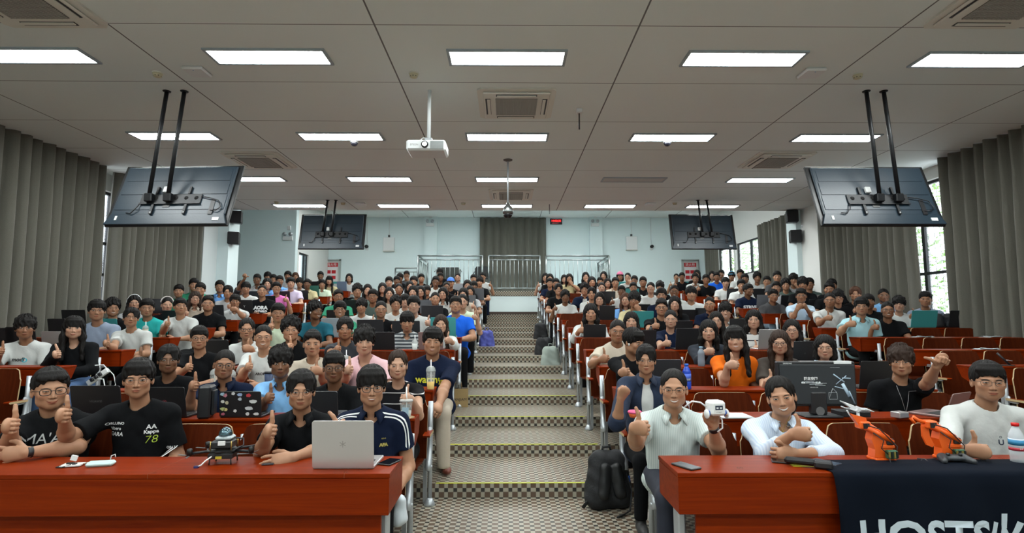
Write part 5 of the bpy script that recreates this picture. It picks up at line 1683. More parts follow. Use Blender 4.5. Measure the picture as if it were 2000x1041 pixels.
near(543, 612, 5, 38, 'person in pale green t-shirt with glasses and thumb up, fifth row', 2, 'short', 'k', 'q', 'I', smile=-.2, body=.2, arms={'L': TL((520, 652, 6.8), (527, 640, 6.65)), 'R': ('desk',)})
near(616, 608, 5, 35, 'smiling person in teal t-shirt with curly hair turned sideways, white earbud', 4, 'curly', 'k', 'q', 'T', smile=1, teeth=1, body=.1, dyaw=.6)
near(1683, 599, 6, 36, 'person in pale aqua shirt with glasses, thumb up, on outer seat near the windows', 2, 'fringe', 'k', 'r', 'A', kind='shirt', smile=.1, body=.35, trous='K', arms={'L': TL((1640, 650, 7.75), (1655, 634, 7.6)), 'R': ('down',)}, bulk=1.1)
near(1621, 587, 7, 31, 'person in white printed t-shirt with glasses, thumb raised, seventh row near windows', 3, 'crew', 'k', 'q', 'W', smile=0, body=.3, dyaw=-.05, arms={'L': TL((1600, 632, 8.6), (1612, 622, 8.45), (.1, 0, 1), (.3, -.9, .1)), 'R': ('down',)}, bulk=1.1)
near(1565, 578, 8, 29, 'person in pale blue shirt with both hands under the chin, eighth row near windows', 3, 'short', 'k', 'r', 'B', kind='shirt', smile=-.2, body=.3, topm=MATS['ice_blue_cotton'], arms={'L': ('px', (1548, 622, 9.5), (1557, 604, 9.4), (.6, -.3, .7), (0, 0, 1), 'fist'), 'R': ('px', (1588, 620, 9.5), (1576, 604, 9.4), (-.6, -.3, .7), (0, 0, 1), 'fist')})
L_ = near(1510, 578, 9, 27, 'person in dark grey t-shirt with pink lettering turned sideways, ninth row near windows', 3, 'short', 'k', 'q', 'G', smile=0, body=.3, dyaw=.35, trous=mat('pale_jeans', (.20, .28, .36), .9), arms={'L': ('desk',), 'R': ('desk',)})
print_on(L_, 'NIKE', .07, .06, -.19, mat('pink_print', (.75, .25, .40), .7), bold=.003)
L_ = near(1462, 567, 10, 25, 'smiling person in navy t-shirt lettered STRIVE looking sideways, tenth row near windows', 4, 'short', 'k', None, 'N', smile=.9, teeth=.5, body=.2, dyaw=.8, arms={'L': ('desk',), 'R': ('desk',)})
print_on(L_, 'STRIVE', .085, .02, -.17, M_white, bold=.004)
L_ = near(512, 569, 9, 25, 'person in black t-shirt with white mountain print and glasses, ninth row near curtain', 2, 'crew', 'k', 'r', 'K', smile=0, body=.25, pitch=-.1)
print_on(L_, 'AORA', .09, -.01, -.15, M_white, bold=.006); print_on(L_, 'OUTWILD', .05, -.01, -.22, M_white, bold=.004)
near(352, 599, 6, 33, 'person in white t-shirt with black wristwatch and glasses, thumb up, sixth row near curtain', 2, 'short', 'k', 'r', 'W', smile=0, body=.3, pitch=-.12, dyaw=.2, arms={'L': TL((318, 648, 7.75), (326, 634, 7.6)), 'R': ('desk',)})
near(406, 594, 7, 32, 'person in black t-shirt with square glasses, thumb up, arms on desk, seventh row', 2, 'up', 'k', 'r', 'K', smile=-.1, body=.3, pitch=-.12, arms={'L': ('thumb', (-.02, -.10, -.28)), 'R': ('desk',)}, bulk=1.15)
near(287, 602, 6, 36, 'person in turquoise t-shirt with milk tea cup and glasses, sixth row near curtain', 2, 'short', 'k', 'r', 'Q', smile=.2, body=.35)
near(459, 589, 8, 27, 'person in white polo with hand on chest, eighth row on the curtain outer seats', 3, 'fringe', 'k', None, 'W', kind='polo', smile=.2, body=.25, arms={'R': ('px', (474, 618, 9.5), (463, 606, 9.45), (-.9, -.2, .2), (0, 0, 1), 'fist'), 'L': ('down',)})
near(1154, 612, 6, 36, 'person in white blouse with black shoulder length hair by the aisle, thumb up', 2, 'mid', 'k', None, 'W', kind='shirt', smile=.5, body=.08, bulk=.9, brow=.7, long=.6, arms={'L': TL((1122, 662, 7.8), (1131, 646, 7.65), (.1, 0, 1)), 'R': ('desk',)})
near(1292, 601, 6, 34, 'person in black t-shirt with glasses, thumb up, sixth row beside the teal laptop', 2, 'up', 'k', 'k', 'K', smile=0, body=.1, arms={'L': TL((1268, 646, 7.8), (1275, 638, 7.65)), 'R': ('desk',)}, bulk=1.1)

near(471, 559, 11, 21, 'person in dark grey t-shirt stretching one arm high, behind the white t-shirt', 3, 'short', 'k', None, 'G', body=.2, arms={'L': ('px', (470, 556, 12.45), (478, 544, 12.3), (.0, -.1, 1), (.5, -.1, .8), 'thumb'), 'R': ('desk',)})

# ------------------------------------------------------------------ the rest of the audience
CROWD = """
220 602 6 curly k 2 r K t d|262 592 7 bob k 1 r H t d|326 596 7 bun k 1 - K t d|381 583 8 mid b 1 r Z s l|349 569 9 short k 2 - E t d|379 557 10 short k 2 - E t d|391 566 9 short k 2 q K t d
445 571 9 part k 2 r H t r|429 560 10 short k 2 q B s d|480 563 10 bowl k 2 r W t l|540 563 10 short k 2 r M t R|568 553 11 fringe k 1 - L t d|600 555 12 short k 4 q Y p d|629 555 13 fringe k 2 r I s d
643 548 14 longbangs k 1 - Y t d|626 539 15 short k 4 - K t L|682 543 15 bob k 1 r W t d|502 546 12 short k 4 k H p d|523 541 13 bowl k 3 - K t d|522 555 11 bob k 1 - B p d|534 546 14 short k 3 - K t d|546 549 12 short k 3 q B p d
562 539 14 fringe k 3 - H t d|577 541 15 mid r 2 - K t d|585 553 13 mop k 2 r H t d|664 605 6 fringe k 2 k E t d|706 599 6 mop k 2 - W t R|744 605 6 crew k 2 q K t R|773 594 7 curly k 2 q W t R|808 596 6 fringe k 1 r W t R
791 588 8 bowl k 1 - W t d|728 579 8 short k 3 k D t d|661 580 8 up k 3 k E t d|698 569 9 curly k 2 r D t d|718 567 10 long k 1 - K t L|747 563 10 mid k 1 r K t d|760 574 9 long k 1 r Z t d|779 565 10 bun k 3 - K t d
760 551 12 fringe k 1 - W t d|775 549 13 short k 4 - K t d|781 543 14 bowl k 4 - K t d|794 538 15 short k 3 q K t H|808 550 12 fringe k 2 - H t d|800 560 11 long k 1 r W t d|823 544 14 short k 2 - K t d
807 571 10 mid k 1 - K t d|822 570 9 long k 1 r K t R|834 568 11 bowl k 2 - K t d|850 584 8 crew k 2 - K t d|865 574 9 mid k 1 r W s d|851 550 12 short k 4 k W t d|860 542 14 short k 4 - K t d|859 533 15 bowl k 3 - K t d
872 561 11 bun k 4 r K t R|880 553 12 crew k 3 - K t d|894 542 15 bun k 1 r W t d|913 558 11 mid k 1 r K t L|905 575 9 mid k 1 - Z t R|903 590 7 bun k 1 - I t R|918 570 10 long k 2 - H t d|925 545 14 short k 2 - K t d
926 559 12 bowl k 4 - W t d|937 551 13 mop k 2 - K t d|943 541 15 short k 2 r W t R|1386 595 7 crew k 2 r N p d|1417 609 6 mop k 1 r W s d|1104 580 9 curly k 4 r W t L|1171 585 8 mid k 1 r K t d|1156 574 9 part k 2 - W t l
1142 566 10 curly k 2 r N j d|1091 566 10 part k 2 q K t d|1086 554 12 short k 3 r K t d|1074 553 13 short k 2 q N t d|1074 544 14 bob k 1 - K t d|1065 542 15 mid k 1 - W t L|1102 545 15 mid k 1 - W t d|1112 544 14 mid k 2 q Y t H
1144 541 14 long k 1 - K t H|1156 551 12 mid k 2 - H t d|1179 539 15 long k 1 - K t d|1172 550 14 short k 2 - H t d|1175 562 11 bun k 1 - K t d|1187 553 13 bob k 1 r G t d|1202 552 12 short k 2 q Z t l|1211 540 15 bob k 2 - K t d
1226 542 14 bun k 1 r W t H|1239 548 13 short k 3 k K t d|1256 551 12 short k 3 q K t d|1237 562 11 short k 2 k W t d|1214 569 10 short k 4 q W t L|1271 563 10 bun k 1 r W t d|1289 561 11 mop k 2 - K t d|1292 577 8 fringe k 2 r N t d
1222 586 8 long r 1 r B t r|1239 587 7 mop k 3 q Y t H|1317 570 9 crew k 4 q W t d|1318 594 7 mid k 1 r K t d|1350 574 8 bowl k 2 - W t R|1321 542 16 bun k 2 - W t L|1332 541 15 short k 3 k K t L|1358 543 14 fringe k 2 q W p l
1361 536 15 mid k 2 - K t d|1379 546 13 short k 3 q K t L|1400 541 14 short k 3 q U t d|1391 538 16 mid k 1 - A t d|1409 536 15 short k 3 q W t d|1417 552 12 bowl k 1 r W t d|1429 540 15 bowl k 2 - K t d|1446 536 14 short k 3 - W t d
1455 545 13 short k 4 - W t d|1448 557 11 fringe k 2 - W j d|1479 543 13 curly k 3 - W t d|1498 550 12 short k 2 q W t d|1518 541 12 short k 2 - G t d|1550 547 11 mop k 2 q H t H|1516 562 10 short k 2 r H t d|1535 557 11 curly k 2 - D t d
1581 555 10 short k 3 r D t d|1568 556 9 mop k 3 - K t d|1625 558 9 short k 2 - K t d|1620 566 8 up k 3 - K t d|1637 581 8 mop k 2 k K t R|1671 575 8 part r 2 - K t d|1697 590 7 short k 4 - K t d|1726 578 8 crew k 4 - J s L
1734 606 6 crew k 3 k K t L|1756 595 7 mop k 1 r W t d|1808 585 7 short k 3 - S t L
"""
POSE = {'d': {}, 'L': dict(armL=('thumb', (.07, -.03, -.24))), 'l': dict(armL=('thumb', (-.05, -.06, -.28))), 'R': dict(armR=('thumb', (.07, -.03, -.24))), 'r': dict(armR=('thumb', (-.05, -.06, -.28))),
        'H': dict(armR=('c', np.array((.24, -.20, .86)), np.array((.06, -.24, 1.0)), np.array((-.5, .1, .8)), np.array((0, 0, 1.)), 'fist'))}
COLW = {c: CLOTH[c][0] for c in CLOTH}
KINDW = {'t': 't-shirt', 'p': 'polo shirt', 's': 'shirt', 'j': 'jacket'}
POSEW = {'L': 'thumb up', 'l': 'thumb up', 'R': 'thumb up', 'r': 'thumb up', 'H': 'hand at mouth', 'd': ''}


def block_of(x):
    return 'LL' if x < -4.2 else 'L' if x < .15 else 'R' if x < 4.6 else 'RR'


crowd = []
for line in CROWD.strip().splitlines():
    for ent in line.split('|'):
        f = ent.split(); crowd.append((float(f[0]), float(f[1]), int(f[2]), *f[3:]))
taken = {}
for (x_, y_, k_) in PEOPLE: taken.setdefault(k_, []).append(x_)
YADJ = {}
for i, c in enumerate(crowd):
    best = None
    for dk in (0, 1, -1):
        k = c[2] + dk
        if k > 16 or k < 5 or (dk == 1 and k > 15 and c[2] < 15): continue
        w = at_y(c[0], c[1], row_y(min(k, 15)) - .34 + (.5 if k > 15 else 0))
        d = min([abs(w.x - t) for t in taken.get(k, [])] + [9])
        if dk == -1 and c[2] <= 9: continue
        if w.x > 6.75 or w.x < -6.5: d = .05
        if d > .34 and dk == 0: best = (9, k, w.x); break
        sc_ = min(d, .45) - .03 * abs(dk)
        if best is None or sc_ > best[0]: best = (sc_, k, w.x)
    taken.setdefault(best[1], []).append(best[2])
    crowd[i] = (c[0], c[1], best[1]) + c[3:]
ranked = {}
for i, c in enumerate(crowd):
    k = min(c[2], 15); w = at_y(c[0], c[1], row_y(k) - .34 + (.5 if c[2] > 15 else 0)); ranked.setdefault((block_of(w.x), c[2]), []).append((abs(w.x - .16), i))
for (x_, y_, k_) in PEOPLE: ranked.setdefault((block_of(x_), k_), []).append((abs(x_ - .16), -1))
order = {}
for kk_, l_ in ranked.items():
    for j, (d_, i) in enumerate(sorted(l_)):
        if i >= 0: order[i] = j + 1
EXTRA = {}
DY = {(391, 566): -.28, (1620, 566): .30, (523, 541): .32, (1535, 557): -.38, (379, 557): .22}     # leaning forward or back
rndp = random.Random(11)
for i, (hx, hy, row, hair, hc, sk, gl, top, kd, ps) in enumerate(crowd):
    k = min(row, 15); Y = row_y(k) - .34 + (.5 if row > 15 else 0) + DY.get((hx, hy), 0); fl = row_z(k) + (.12 if row > 15 else 0)
    w = at_y(hx, hy, Y); th = math.atan2(-w.x, w.y); rz = th * .65
    yq = round((th - rz + rndp.choice((-.12, 0, 0, .12))) / .12) * .12
    lv = 2 if row <= 9 else 3
    fem = hair in ('long', 'longbangs', 'mid', 'bob', 'bun', 'pony')
    P = dict(head=(0, -.10, 1.17), yaw=yq, bulk=.9 if fem else 1.03, wide=.98 if fem else 1.0, **POSE[ps])
    s = max(.92, min(1.07, (w.z - fl) / 1.17))
    Rz = Matrix.Rotation(rz, 3, 'Z'); pos = w - Rz @ Vector((0, -.10 * s, 1.17 * s))
    g = {'-': None}.get(gl, gl)
    kind = {'t': 'tee', 'p': 'polo', 's': 'shirt', 'j': 'jacket'}[kd]
    words = 'person in %s %s' % (COLW[top], KINDW[kd])
    tail = '%s row, %s, %s from aisle' % (ORD[row], BNAME[block_of(w.x)], ORD[order[i]])
    for add in (POSEW[ps], HAIRW.get(hair, '') if not g else '', 'glasses' if g else '', ):
        if add and len((words + ' ' + add + ' ' + tail).split()) <= 16: words += ', ' + add
    info = person(pos, rz, P, lv, int(sk), hair, hc, g, top, words + ', ' + tail, s, kind, 'K' if i % 3 else 'N', False, rndp.choice((0, .2, .5, .9)) if fem else rndp.choice((-.1, 0, .3, .8)), 0 if i % 5 else .8,
                  rndp.uniform(.5, .85), .7 if fem else 1.1, None, (ps, yq, fem), None, 'W' if kd == 'j' else None)
    info['scale'] = s; EXTRA[i] = info
# ------------------------------------------------------------------ laptops
SHELL = {'k': ('black', M_black), 'd': ('dark grey', M_dark), 's': ('silver', M_silv), 't': ('teal', M_teal), 'b': ('blue silver', mat('blue_silver_shell', (.16, .22, .34), .4, .3)),
         'g': ('grey', mat('grey_shell', (.16, .17, .19), .4, .3)), 'r': ('rose grey', mat('rose_grey_shell', (.26, .17, .16), .4, .3)), 'n': ('dark green', mat('dark_green_shell', (.03, .13, .10), .45)), 'p': ('pale blue grey', mat('pale_grey_shell', (.42, .46, .50), .4, .2))}
M_key = mat('keyboard_keys', (.02, .02, .02), .6)


def desk_spot(row):
    k = row - 1
    return (row_y(k) + .03 + .14, row_z(k) + desk_z(k)) if k >= 1 else (2.9, .75)


def laptop(x0, x1, yt, row, c, label, Y=None, zd=None, tilt=.22, logo=None, rz=0, hfix=None):
    Yd, z = desk_spot(row)
    if Y: Yd = Y
    if zd: z = zd
    a, b_ = at_y(x0, yt, Yd), at_y(x1, yt, Yd); w = min(.40, max(.24, b_.x - a.x)); xc = (a.x + b_.x) / 2
    h = (a.z - z) / math.cos(tilt); h = max(.17, min(.27, h)) if not hfix else hfix
    root = empty('laptop', (xc, Yd, z), rz, label, 'laptop', 'open laptops on the desks')
    m = SHELL[c][1]
    MB().box(-w / 2, w / 2, 0, .225, 0, .016, b=.004).build('base', m, root)
    MB().box(-w / 2 + .02, w / 2 - .02, .02, .12, .016, .018).build('keyboard', M_key, root)
    M = Matrix.Translation((0, .0, .012)) @ Matrix.Rotation(tilt, 4, 'X')
    lid = MB(); r = .012
    poly = [(-w / 2, 0), (w / 2, 0)] + [(w / 2 - r + r * math.cos(t), h - r + r * math.sin(t)) for t in np.linspace(0, math.pi / 2, 5)] + [(-w / 2 + r - r * math.sin(t), h - r + r * math.cos(t)) for t in np.linspace(0, math.pi / 2, 5)]
    lid.prism(poly, -.007, 0, 'y', 0, M); lid.build('lid', m, root)
    MB().box(-w / 2 + .008, w / 2 - .008, .0, .0012, .014, h - .008, M=M).build('screen', mat('laptop_screen', (.05, .08, .12), .2, emit=(.5, .7, 1), estr=.25), root)
    if logo:
        lm, lb, sz = logo
        t_ = text(lb, sz, lm, root, (0, 0, 0)); t_.matrix_local = M @ Matrix.Translation((0, -.0078, h * .5)) @ Matrix.Rotation(math.pi / 2, 4, 'X')
    return root, M, w, h


M_lg = mat('soft_grey_logo', (.12, .12, .12), .3); M_lr = mat('red_logo', (.45, .08, .10), .4); M_lk = mat('dark_logo', (.02, .02, .025), .3)
r_, M_, w_, h_ = laptop(613, 732, 845, 1, 's', 'large open silver laptop on the front desk before the navy football polo', Y=2.86, tilt=.12, hfix=.235)
def spark(root, M, z, s, m):
    b = MB()
    for i in range(3): b.box(-s * .12, s * .12, -.0006, 0, -s, s, M=Matrix.Rotation(i * math.pi / 3, 4, 'Y'))
    o = b.build('logo', m, root); o.matrix_local = M @ Matrix.Translation((0, -.0074, z))
spark(r_, M_, h_ * .5, .017, mat('brushed_logo', (.40, .38, .38), .3, .6))
laptop(148, 244, 755, 2, 'k', 'black laptop with faint lettering behind the round glasses person at front', logo=(M_lg, 'HUAWEI', .022))
laptop(288, 368, 758, 2, 'k', 'black laptop with a small red emblem, right behind the numbered sports t-shirt', logo=(M_lr, '@', .035))
r_, M_, w_, h_ = laptop(432, 513, 767, 2, 'k', 'black laptop covered with colourful stickers on the second row desk', tilt=.14)
rs = random.Random(4)
stk = [(-.14, .18), (-.10, .17), (-.045, .185), (-.0, .175), (.06, .17), (-.14, .12), (-.09, .11), (.0, .14), (.09, .12), (-.14, .06), (-.10, .055), (-.035, .045), (.06, .065), (-.14, .02), (.05, .02), (.11, .02)]
colr = [(.35, .5, .6), (.5, .2, .25), (.6, .6, .6), (.3, .4, .6), (.55, .05, .06), (.6, .6, .55), (.5, .45, .3), (.4, .45, .5), (.65, .65, .65), (.45, .5, .2), (.6, .5, .2), (.65, .65, .65), (.6, .6, .62), (.4, .1, .15), (.65, .65, .65), (.65, .65, .65)]
for i, (x, z) in enumerate(stk):
    if abs(x) > w_ / 2 - .02: x *= (w_ / 2 - .025) / .14
    m = mat('sticker_colour_%d' % i, colr[i], .6); a = rs.uniform(-.2, .2); n = rs.choice((5, 6, 7, 8)); sx, sz = rs.uniform(.011, .019), rs.uniform(.010, .015)
    if i in (8, 12): sx, sz = .026, .013
    poly = [(sx * math.cos(6.283 * k / n + a) * (1 + .25 * (k % 2)), sz * math.sin(6.283 * k / n + a)) for k in range(n)]
    o = MB().prism(poly, -.0006, 0, 'y').build('sticker', m, r_); o.matrix_local = M_ @ Matrix.Translation((x, -.0074, z * h_ / .2))
laptop(611, 646, 766, 2, 'd', 'dark grey laptop half hidden behind the open collar black shirt')
laptop(1276, 1323, 704, 3, 'd', 'dark grey laptop with black emblem beside the denim jacket', logo=(M_lk, '@', .03))
laptop(1674, 1744, 707, 3, 'k', 'black laptop on third row desk between the monitor and curly haired person')
laptop(407, 452, 653, 4, 'k', 'black laptop beside the third row person in black t-shirt')
laptop(1547, 1588, 668, 4, 'k', 'black laptop with grey round emblem below the large black glasses', logo=(M_lg, 'O', .02))
for (x0, x1, yt, row, c, l) in [
    (21, 78, 624, 5, 'k', 'black laptop behind the white lettered t-shirt by the curtain'), (-20, 34, 642, 5, 'k', 'black laptop cut by the frame edge beside the curtain'),
    (94, 119, 649, 5, 's', 'silver laptop partly hidden by the long haired person in black'), (105, 128, 624, 6, 'k', 'black laptop peeking above the silver laptop by the curtain'),
    (126, 172, 607, 7, 'k', 'black laptop just before the curtain folds, seventh row'), (200, 233, 624, 6, 't', 'teal laptop between blue grey and white t-shirts'),
    (323, 350, 608, 7, 'k', 'black laptop behind the white t-shirt with wristwatch'), (296, 318, 584, 9, 'k', 'black laptop high behind the turquoise t-shirt'),
    (420, 432, 597, 8, 'd', 'dark laptop edge beside the black t-shirt with square glasses'), (726, 772, 650, 5, 'k', 'black laptop left of the striped polo'),
    (818, 866, 650, 5, 'r', 'rose grey laptop between striped polo and the white shirt'), (1226, 1280, 646, 5, 'k', 'black laptop before the half hidden long haired person'),
    (1318, 1363, 643, 5, 'k', 'black laptop beside the navy t-shirt with tied hair'), (1139, 1183, 636, 6, 'k', 'glossy black laptop in front of the white blouse by the aisle'),
    (1485, 1511, 645, 5, 's', 'silver laptop beside the striped top, fifth row'), (1422, 1456, 624, 6, 'k', 'black laptop beside the curly haired person in white shirt'),
    (634, 660, 623, 6, 'p', 'pale grey laptop with cable loop, sixth row'), (640, 684, 607, 7, 'k', 'black laptop around the black glasses face, seventh row'),
    (699, 750, 626, 6, 'd', 'wide dark grey laptop behind the pink t-shirt'), (767, 821, 628, 6, 'd', 'dark laptop behind the straight fringe head'),
    (842, 891, 619, 6, 't', 'teal laptop behind the aisle side long haired person'), (824, 866, 598, 8, 'd', 'dark grey wide laptop above the teal one'),
    (823, 843, 587, 9, 'g', 'grey laptop just above the wide dark one by the aisle'), (677, 696, 587, 9, 'k', 'black laptop behind spiky haired heads, ninth row'),
    (1170, 1200, 598, 8, 'k', 'black laptop beside glasses face near the aisle, window side eighth row'), (1171, 1201, 570, 11, 'k', 'black laptop, window side eleventh row near the aisle'),
    (1232, 1275, 609, 7, 't', 'teal laptop in front of the thoughtful person with hand at mouth'), (1322, 1362, 611, 8, 'k', 'black laptop with small emblem in the window middle eighth row'),
    (1321, 1347, 628, 6, 'k', 'black laptop overlapping a larger one, window middle sixth row'), (1247, 1267, 596, 9, 'k', 'black laptop behind the person with hand at mouth'),
    (1360, 1380, 603, 8, 'd', 'dark laptop before the navy polo with glasses'), (1262, 1280, 572, 11, 'd', 'dark laptop in the window middle eleventh row'),
    (1209, 1221, 546, 15, 't', 'tiny teal laptop under the pink cap'), (1219, 1247, 560, 12, 't', 'teal laptop behind the white t-shirt, twelfth row'),
    (1418, 1440, 563, 12, 'd', 'dark round cornered laptop beside the white t-shirt near windows'), (1477, 1498, 577, 10, 'g', 'grey laptop between navy STRIVE and grey t-shirts'),
    (1468, 1492, 557, 12, 'd', 'dark laptop in the window outer twelfth row'), (1523, 1552, 578, 10, 'k', 'black laptop beside the grey t-shirt with pink lettering'),
    (1577, 1608, 586, 9, 'k', 'black laptop beside the pale blue shirt near windows'), (1581, 1610, 577, 10, 's', 'silver laptop above the black one near windows'),
    (1776, 1826, 608, 7, 't', 'teal laptop beside the black backpack near windows'), (1850, 1896, 608, 7, 'k', 'black laptop against the window side curtain'),
    (886, 908, 549, 14, 'p', 'pale grey laptop below the covered mouth face at railing'), (786, 800, 548, 15, 'g', 'grey laptop in the last curtain side row'),
    (815, 830, 553, 13, 'g', 'grey laptop in the thirteenth curtain middle row'), (929, 942, 564, 12, 'g', 'grey laptop held high by the aisle, curtain side'),
    (912, 924, 578, 10, 'g', 'small grey laptop near the aisle, tenth row'), (659, 678, 548, 15, 'b', 'blue silver laptop on the first outer seat of last rows'),
    (606, 624, 558, 13, 'n', 'dark green laptop beside the pale green shirt'), (608, 622, 549, 15, 'k', 'black laptop before the thumb raised against the wall'),
    (580, 603, 568, 12, 'k', 'black laptop beside the khaki polo'), (521, 536, 579, 10, 'k', 'black laptop before the magenta t-shirt'),
    (549, 566, 570, 11, 'k', 'black laptop before the lilac t-shirt'), (464, 495, 587, 9, 'k', 'black laptop marked with a white letter beside mountain print shirt'),
    (490, 506, 570, 11, 'd', 'dark laptop behind the mountain print t-shirt'), (402, 417, 571, 10, 'k', 'black laptop near the curtain edge, tenth row')]:
    laptop(x0, x1, yt, row, c, l, logo=(M_white, 'Y', .06) if 'white letter' in l else None)

# ------------------------------------------------------------------ second row desk: monitor, box, cube, laptop, paper
Yd2, zd2 = desk_spot(2)
mc = at_y(1600, 795, Yd2 + .02)
root = empty('computer_monitor', (mc.x, Yd2 + .04, zd2), -.02, 'large black computer monitor seen from its sticker covered back on second row desk', 'monitor')
mw = (at_y(1676, 750, Yd2).x - at_y(1524, 750, Yd2).x) / 2; mz0 = at_y(1600, 795, Yd2).z - zd2; mz1 = at_y(1600, 707, Yd2).z - zd2
mw, = (mw,)
MB().box(-mw, mw, -.012, .03, mz0, mz1, b=.006).build('panel', M_black, root)
MB().box(-mw + .012, mw - .012, -.022, -.012, mz0 + .015, mz1 - .02, b=.004).build('back_cover', mat('dark_monitor_back', (.018, .022, .026), .6), root)
MB().box(-mw + .015, mw - .015, .03, .032, mz0 + .015, mz1 - .015).build('screen', mat('dark_screen', (.01, .01, .012), .1), root)
MB().box(-.055, .055, -.03, .02, .012, mz0 + .1, b=.008).build('stand_neck', M_black, root)
MB().prism([(.03 * math.cos(t), mz0 - .03 + .03 * math.sin(t)) for t in np.linspace(0, 6.0, 20)], -.034, -.030, 'y').build('cable_hole', mat('grey_ring', (.12, .12, .12), .5), root)
MB().box(-.13, .13, -.09, .1, 0, .012, b=.004).build('stand_base', M_dark, root)
MB().box(mw * .45, mw - .03, -.018, .02, mz1 - .014, mz1 + .004).build('paper_label', M_white, root)
MB().box(-mw * .4, mw * .5, .0, .02, mz1, mz1 + .004).build('top_strip', M_silv, root)
text('SAMSUNG', .014, M_white, root, (-mw * .76, -.0235, mz1 - .012), name='brand_lettering')
text('DELL', .012, M_silv, root, (.03, -.0235, mz0 + .008), name='brand_lettering')
text('独立空间', .024, M_white, root, (-.05, -.0235, mz0 + (mz1 - mz0) * .62), name='title_lettering', bold=.001)
text('·············', .02, M_white, root, (mw * .45, -.0235, mz1 - .04), name='dotted_line')
text('robotics lab', .012, M_white, root, (-.03, -.0235, mz0 + (mz1 - mz0) * .43), name='small_lettering')
M_line = mat('white_line_print', (.62, .66, .68), .6)
b = MB(); c0 = np.array((.10, 0, mz0 + .085))
R_ = .042; pent = [c0 + np.array((R_ * math.sin(t) * (1.2 if i in (2, 3) else .7), 0, R_ * math.cos(t))) for i, t in enumerate(np.arange(5) * 1.2566)]
for i in range(5):
    for j in range(i + 1, 5):
        if (i + j) % 2 or j == i + 1: b.tube([pent[i] + (0, -.0235, 0), pent[j] + (0, -.0235, 0)], .0009, 5)
b.build('polyhedron_drawing', M_line, root)
b = MB(); zq = mz0 + (mz1 - mz0) * .53
for (xa, xb, za, zb) in [(-.11, .0, .006, -.004), (-.11, .0, -.006, .006), (-.09, -.03, .01, .01), (-.06, .03, -.01, -.008), (.0, .06, -.003, -.003), (-.02, .05, -.016, -.018)]:
    b.tube([(xa, -.0235, zq + za), (xb, -.0235, zq + zb)], .0016, 5)
for x in (-.11, -.10, -.01, .01): b.lathe([(.008, 0), (.008, .001)], 10, M=Matrix.Translation((x, -.0235, zq)) @ Matrix.Rotation(math.pi / 2, 4, 'X'))
b.build('drone_drawing', M_line, root)
b = MB(); ox, oz = mw * .62, mz0 + .14
for (p, q, r) in [((-.06, .085), (.015, .03), .004), ((-.045, .015), (.03, .075), .003), ((-.055, .0), (.02, -.02), .003), ((.0, .06), (.06, .055), .004), ((.0, .02), (.045, -.07), .012), ((.04, -.03), (.075, -.12), .016)]:
    b.tube([(ox + p[0], -.0235, oz + p[1]), (ox + q[0], -.0235, oz + q[1])], r, 6, flat=.1)
b.build('spacecraft_sticker', mat('pale_blue_sticker', (.42, .55, .66), .6), root)

q = at_y(1722, 818, Yd2 - .04)
tag(MB().box(-.17, .03, 0, .14, 0, .038, b=.004).build('docking_box', M_black, None, (at_y(1690, 818, Yd2).x, Yd2 - .02, zd2)), 'flat black cable box on second row desk beside the monitor', 'box')
q = at_y(1757, 818, Yd2 - .02); root = empty('metal_cube', (q.x, Yd2 - .03, zd2), .3, 'small silver and grey metal block in front of the necklace person', 'block')
MB().box(-.045, .045, -.03, .04, 0, .04, b=.004).build('case', M_silv, root); MB().box(-.036, .036, -.032, -.03, .006, .034).build('front_plate', mat('grey_fabric_front', (.25, .25, .27), .8), root)
laptop(1822, 1896, 771, 2, 'r', 'open grey laptop turned sideways beside the plain white t-shirt', tilt=.35, rz=.5)
q = at_y(1420, 818, Yd2); root = empty('paper_folder', (q.x, Yd2 - .05, zd2), 0, 'white folded paper leaflet on the desk between the two smiling front people', 'paper')
MB().box(-.13, .17, 0, .16, 0, .006).build('lower_sheet', M_white, root); MB().box(-.14, .16, .01, .17, .006, .01).build('upper_sheet', mat('white_sheet', (.72, .76, .80), .6), root)

# upright black case, power bank and other front things
q = at_y(398, 825, Yd2 - .02); root = empty('upright_case', (q.x, Yd2 - .0, zd2), .25, 'upright black device case beside the stickered laptop', 'case')
MB().box(-.045, .035, -.05, .1, 0, .22, b=.012).build('shell', M_black, root); MB().box(.035, .055, -.03, .06, .02, .19, b=.006).build('side_handle', M_blackm, root)
# pink lid bottle on row two desk
def cup(x, y, row, label, lid, body_m, hgt=.16, r=.036, straw=True, liquid=None, dY=0, zd=None, Y=None, name='drink_cup'):
    Yd, z = desk_spot(row); Yd += dY
    if Y: Yd, z = Y, zd
    q = at_y(x, y, Yd); root = empty(name, (q.x, Yd, z), 0, label, 'cup')
    MB().lathe([(r * .72, 0), (r * .76, hgt * .05), (r, hgt)], 20).build('cup_body', body_m, root)
    if liquid: MB().lathe([(r * .68, .003), (r * .70, hgt * .05), (r * .82, hgt * .42)], 20).build('drink', liquid, root)
    if lid == 'dome': MB().lathe([(r * 1.08, hgt), (r * 1.06, hgt + .008), (r * .92, hgt + .03), (r * .5, hgt + .045), (r * .2, hgt + .048)], 20).build('lid', mat('clear_dome_lid', (.70, .74, .72), .15, alpha=.35), root)
    elif lid: MB().lathe([(r * 1.08, hgt), (r * 1.08, hgt + .010), (r * .9, hgt + .016)], 20).build('lid', lid, root)
    if straw: MB().tube([(.004, 0, .02), (.0, 0, hgt + .10)], .0048, 8).build('straw', M_white, root)
    return root


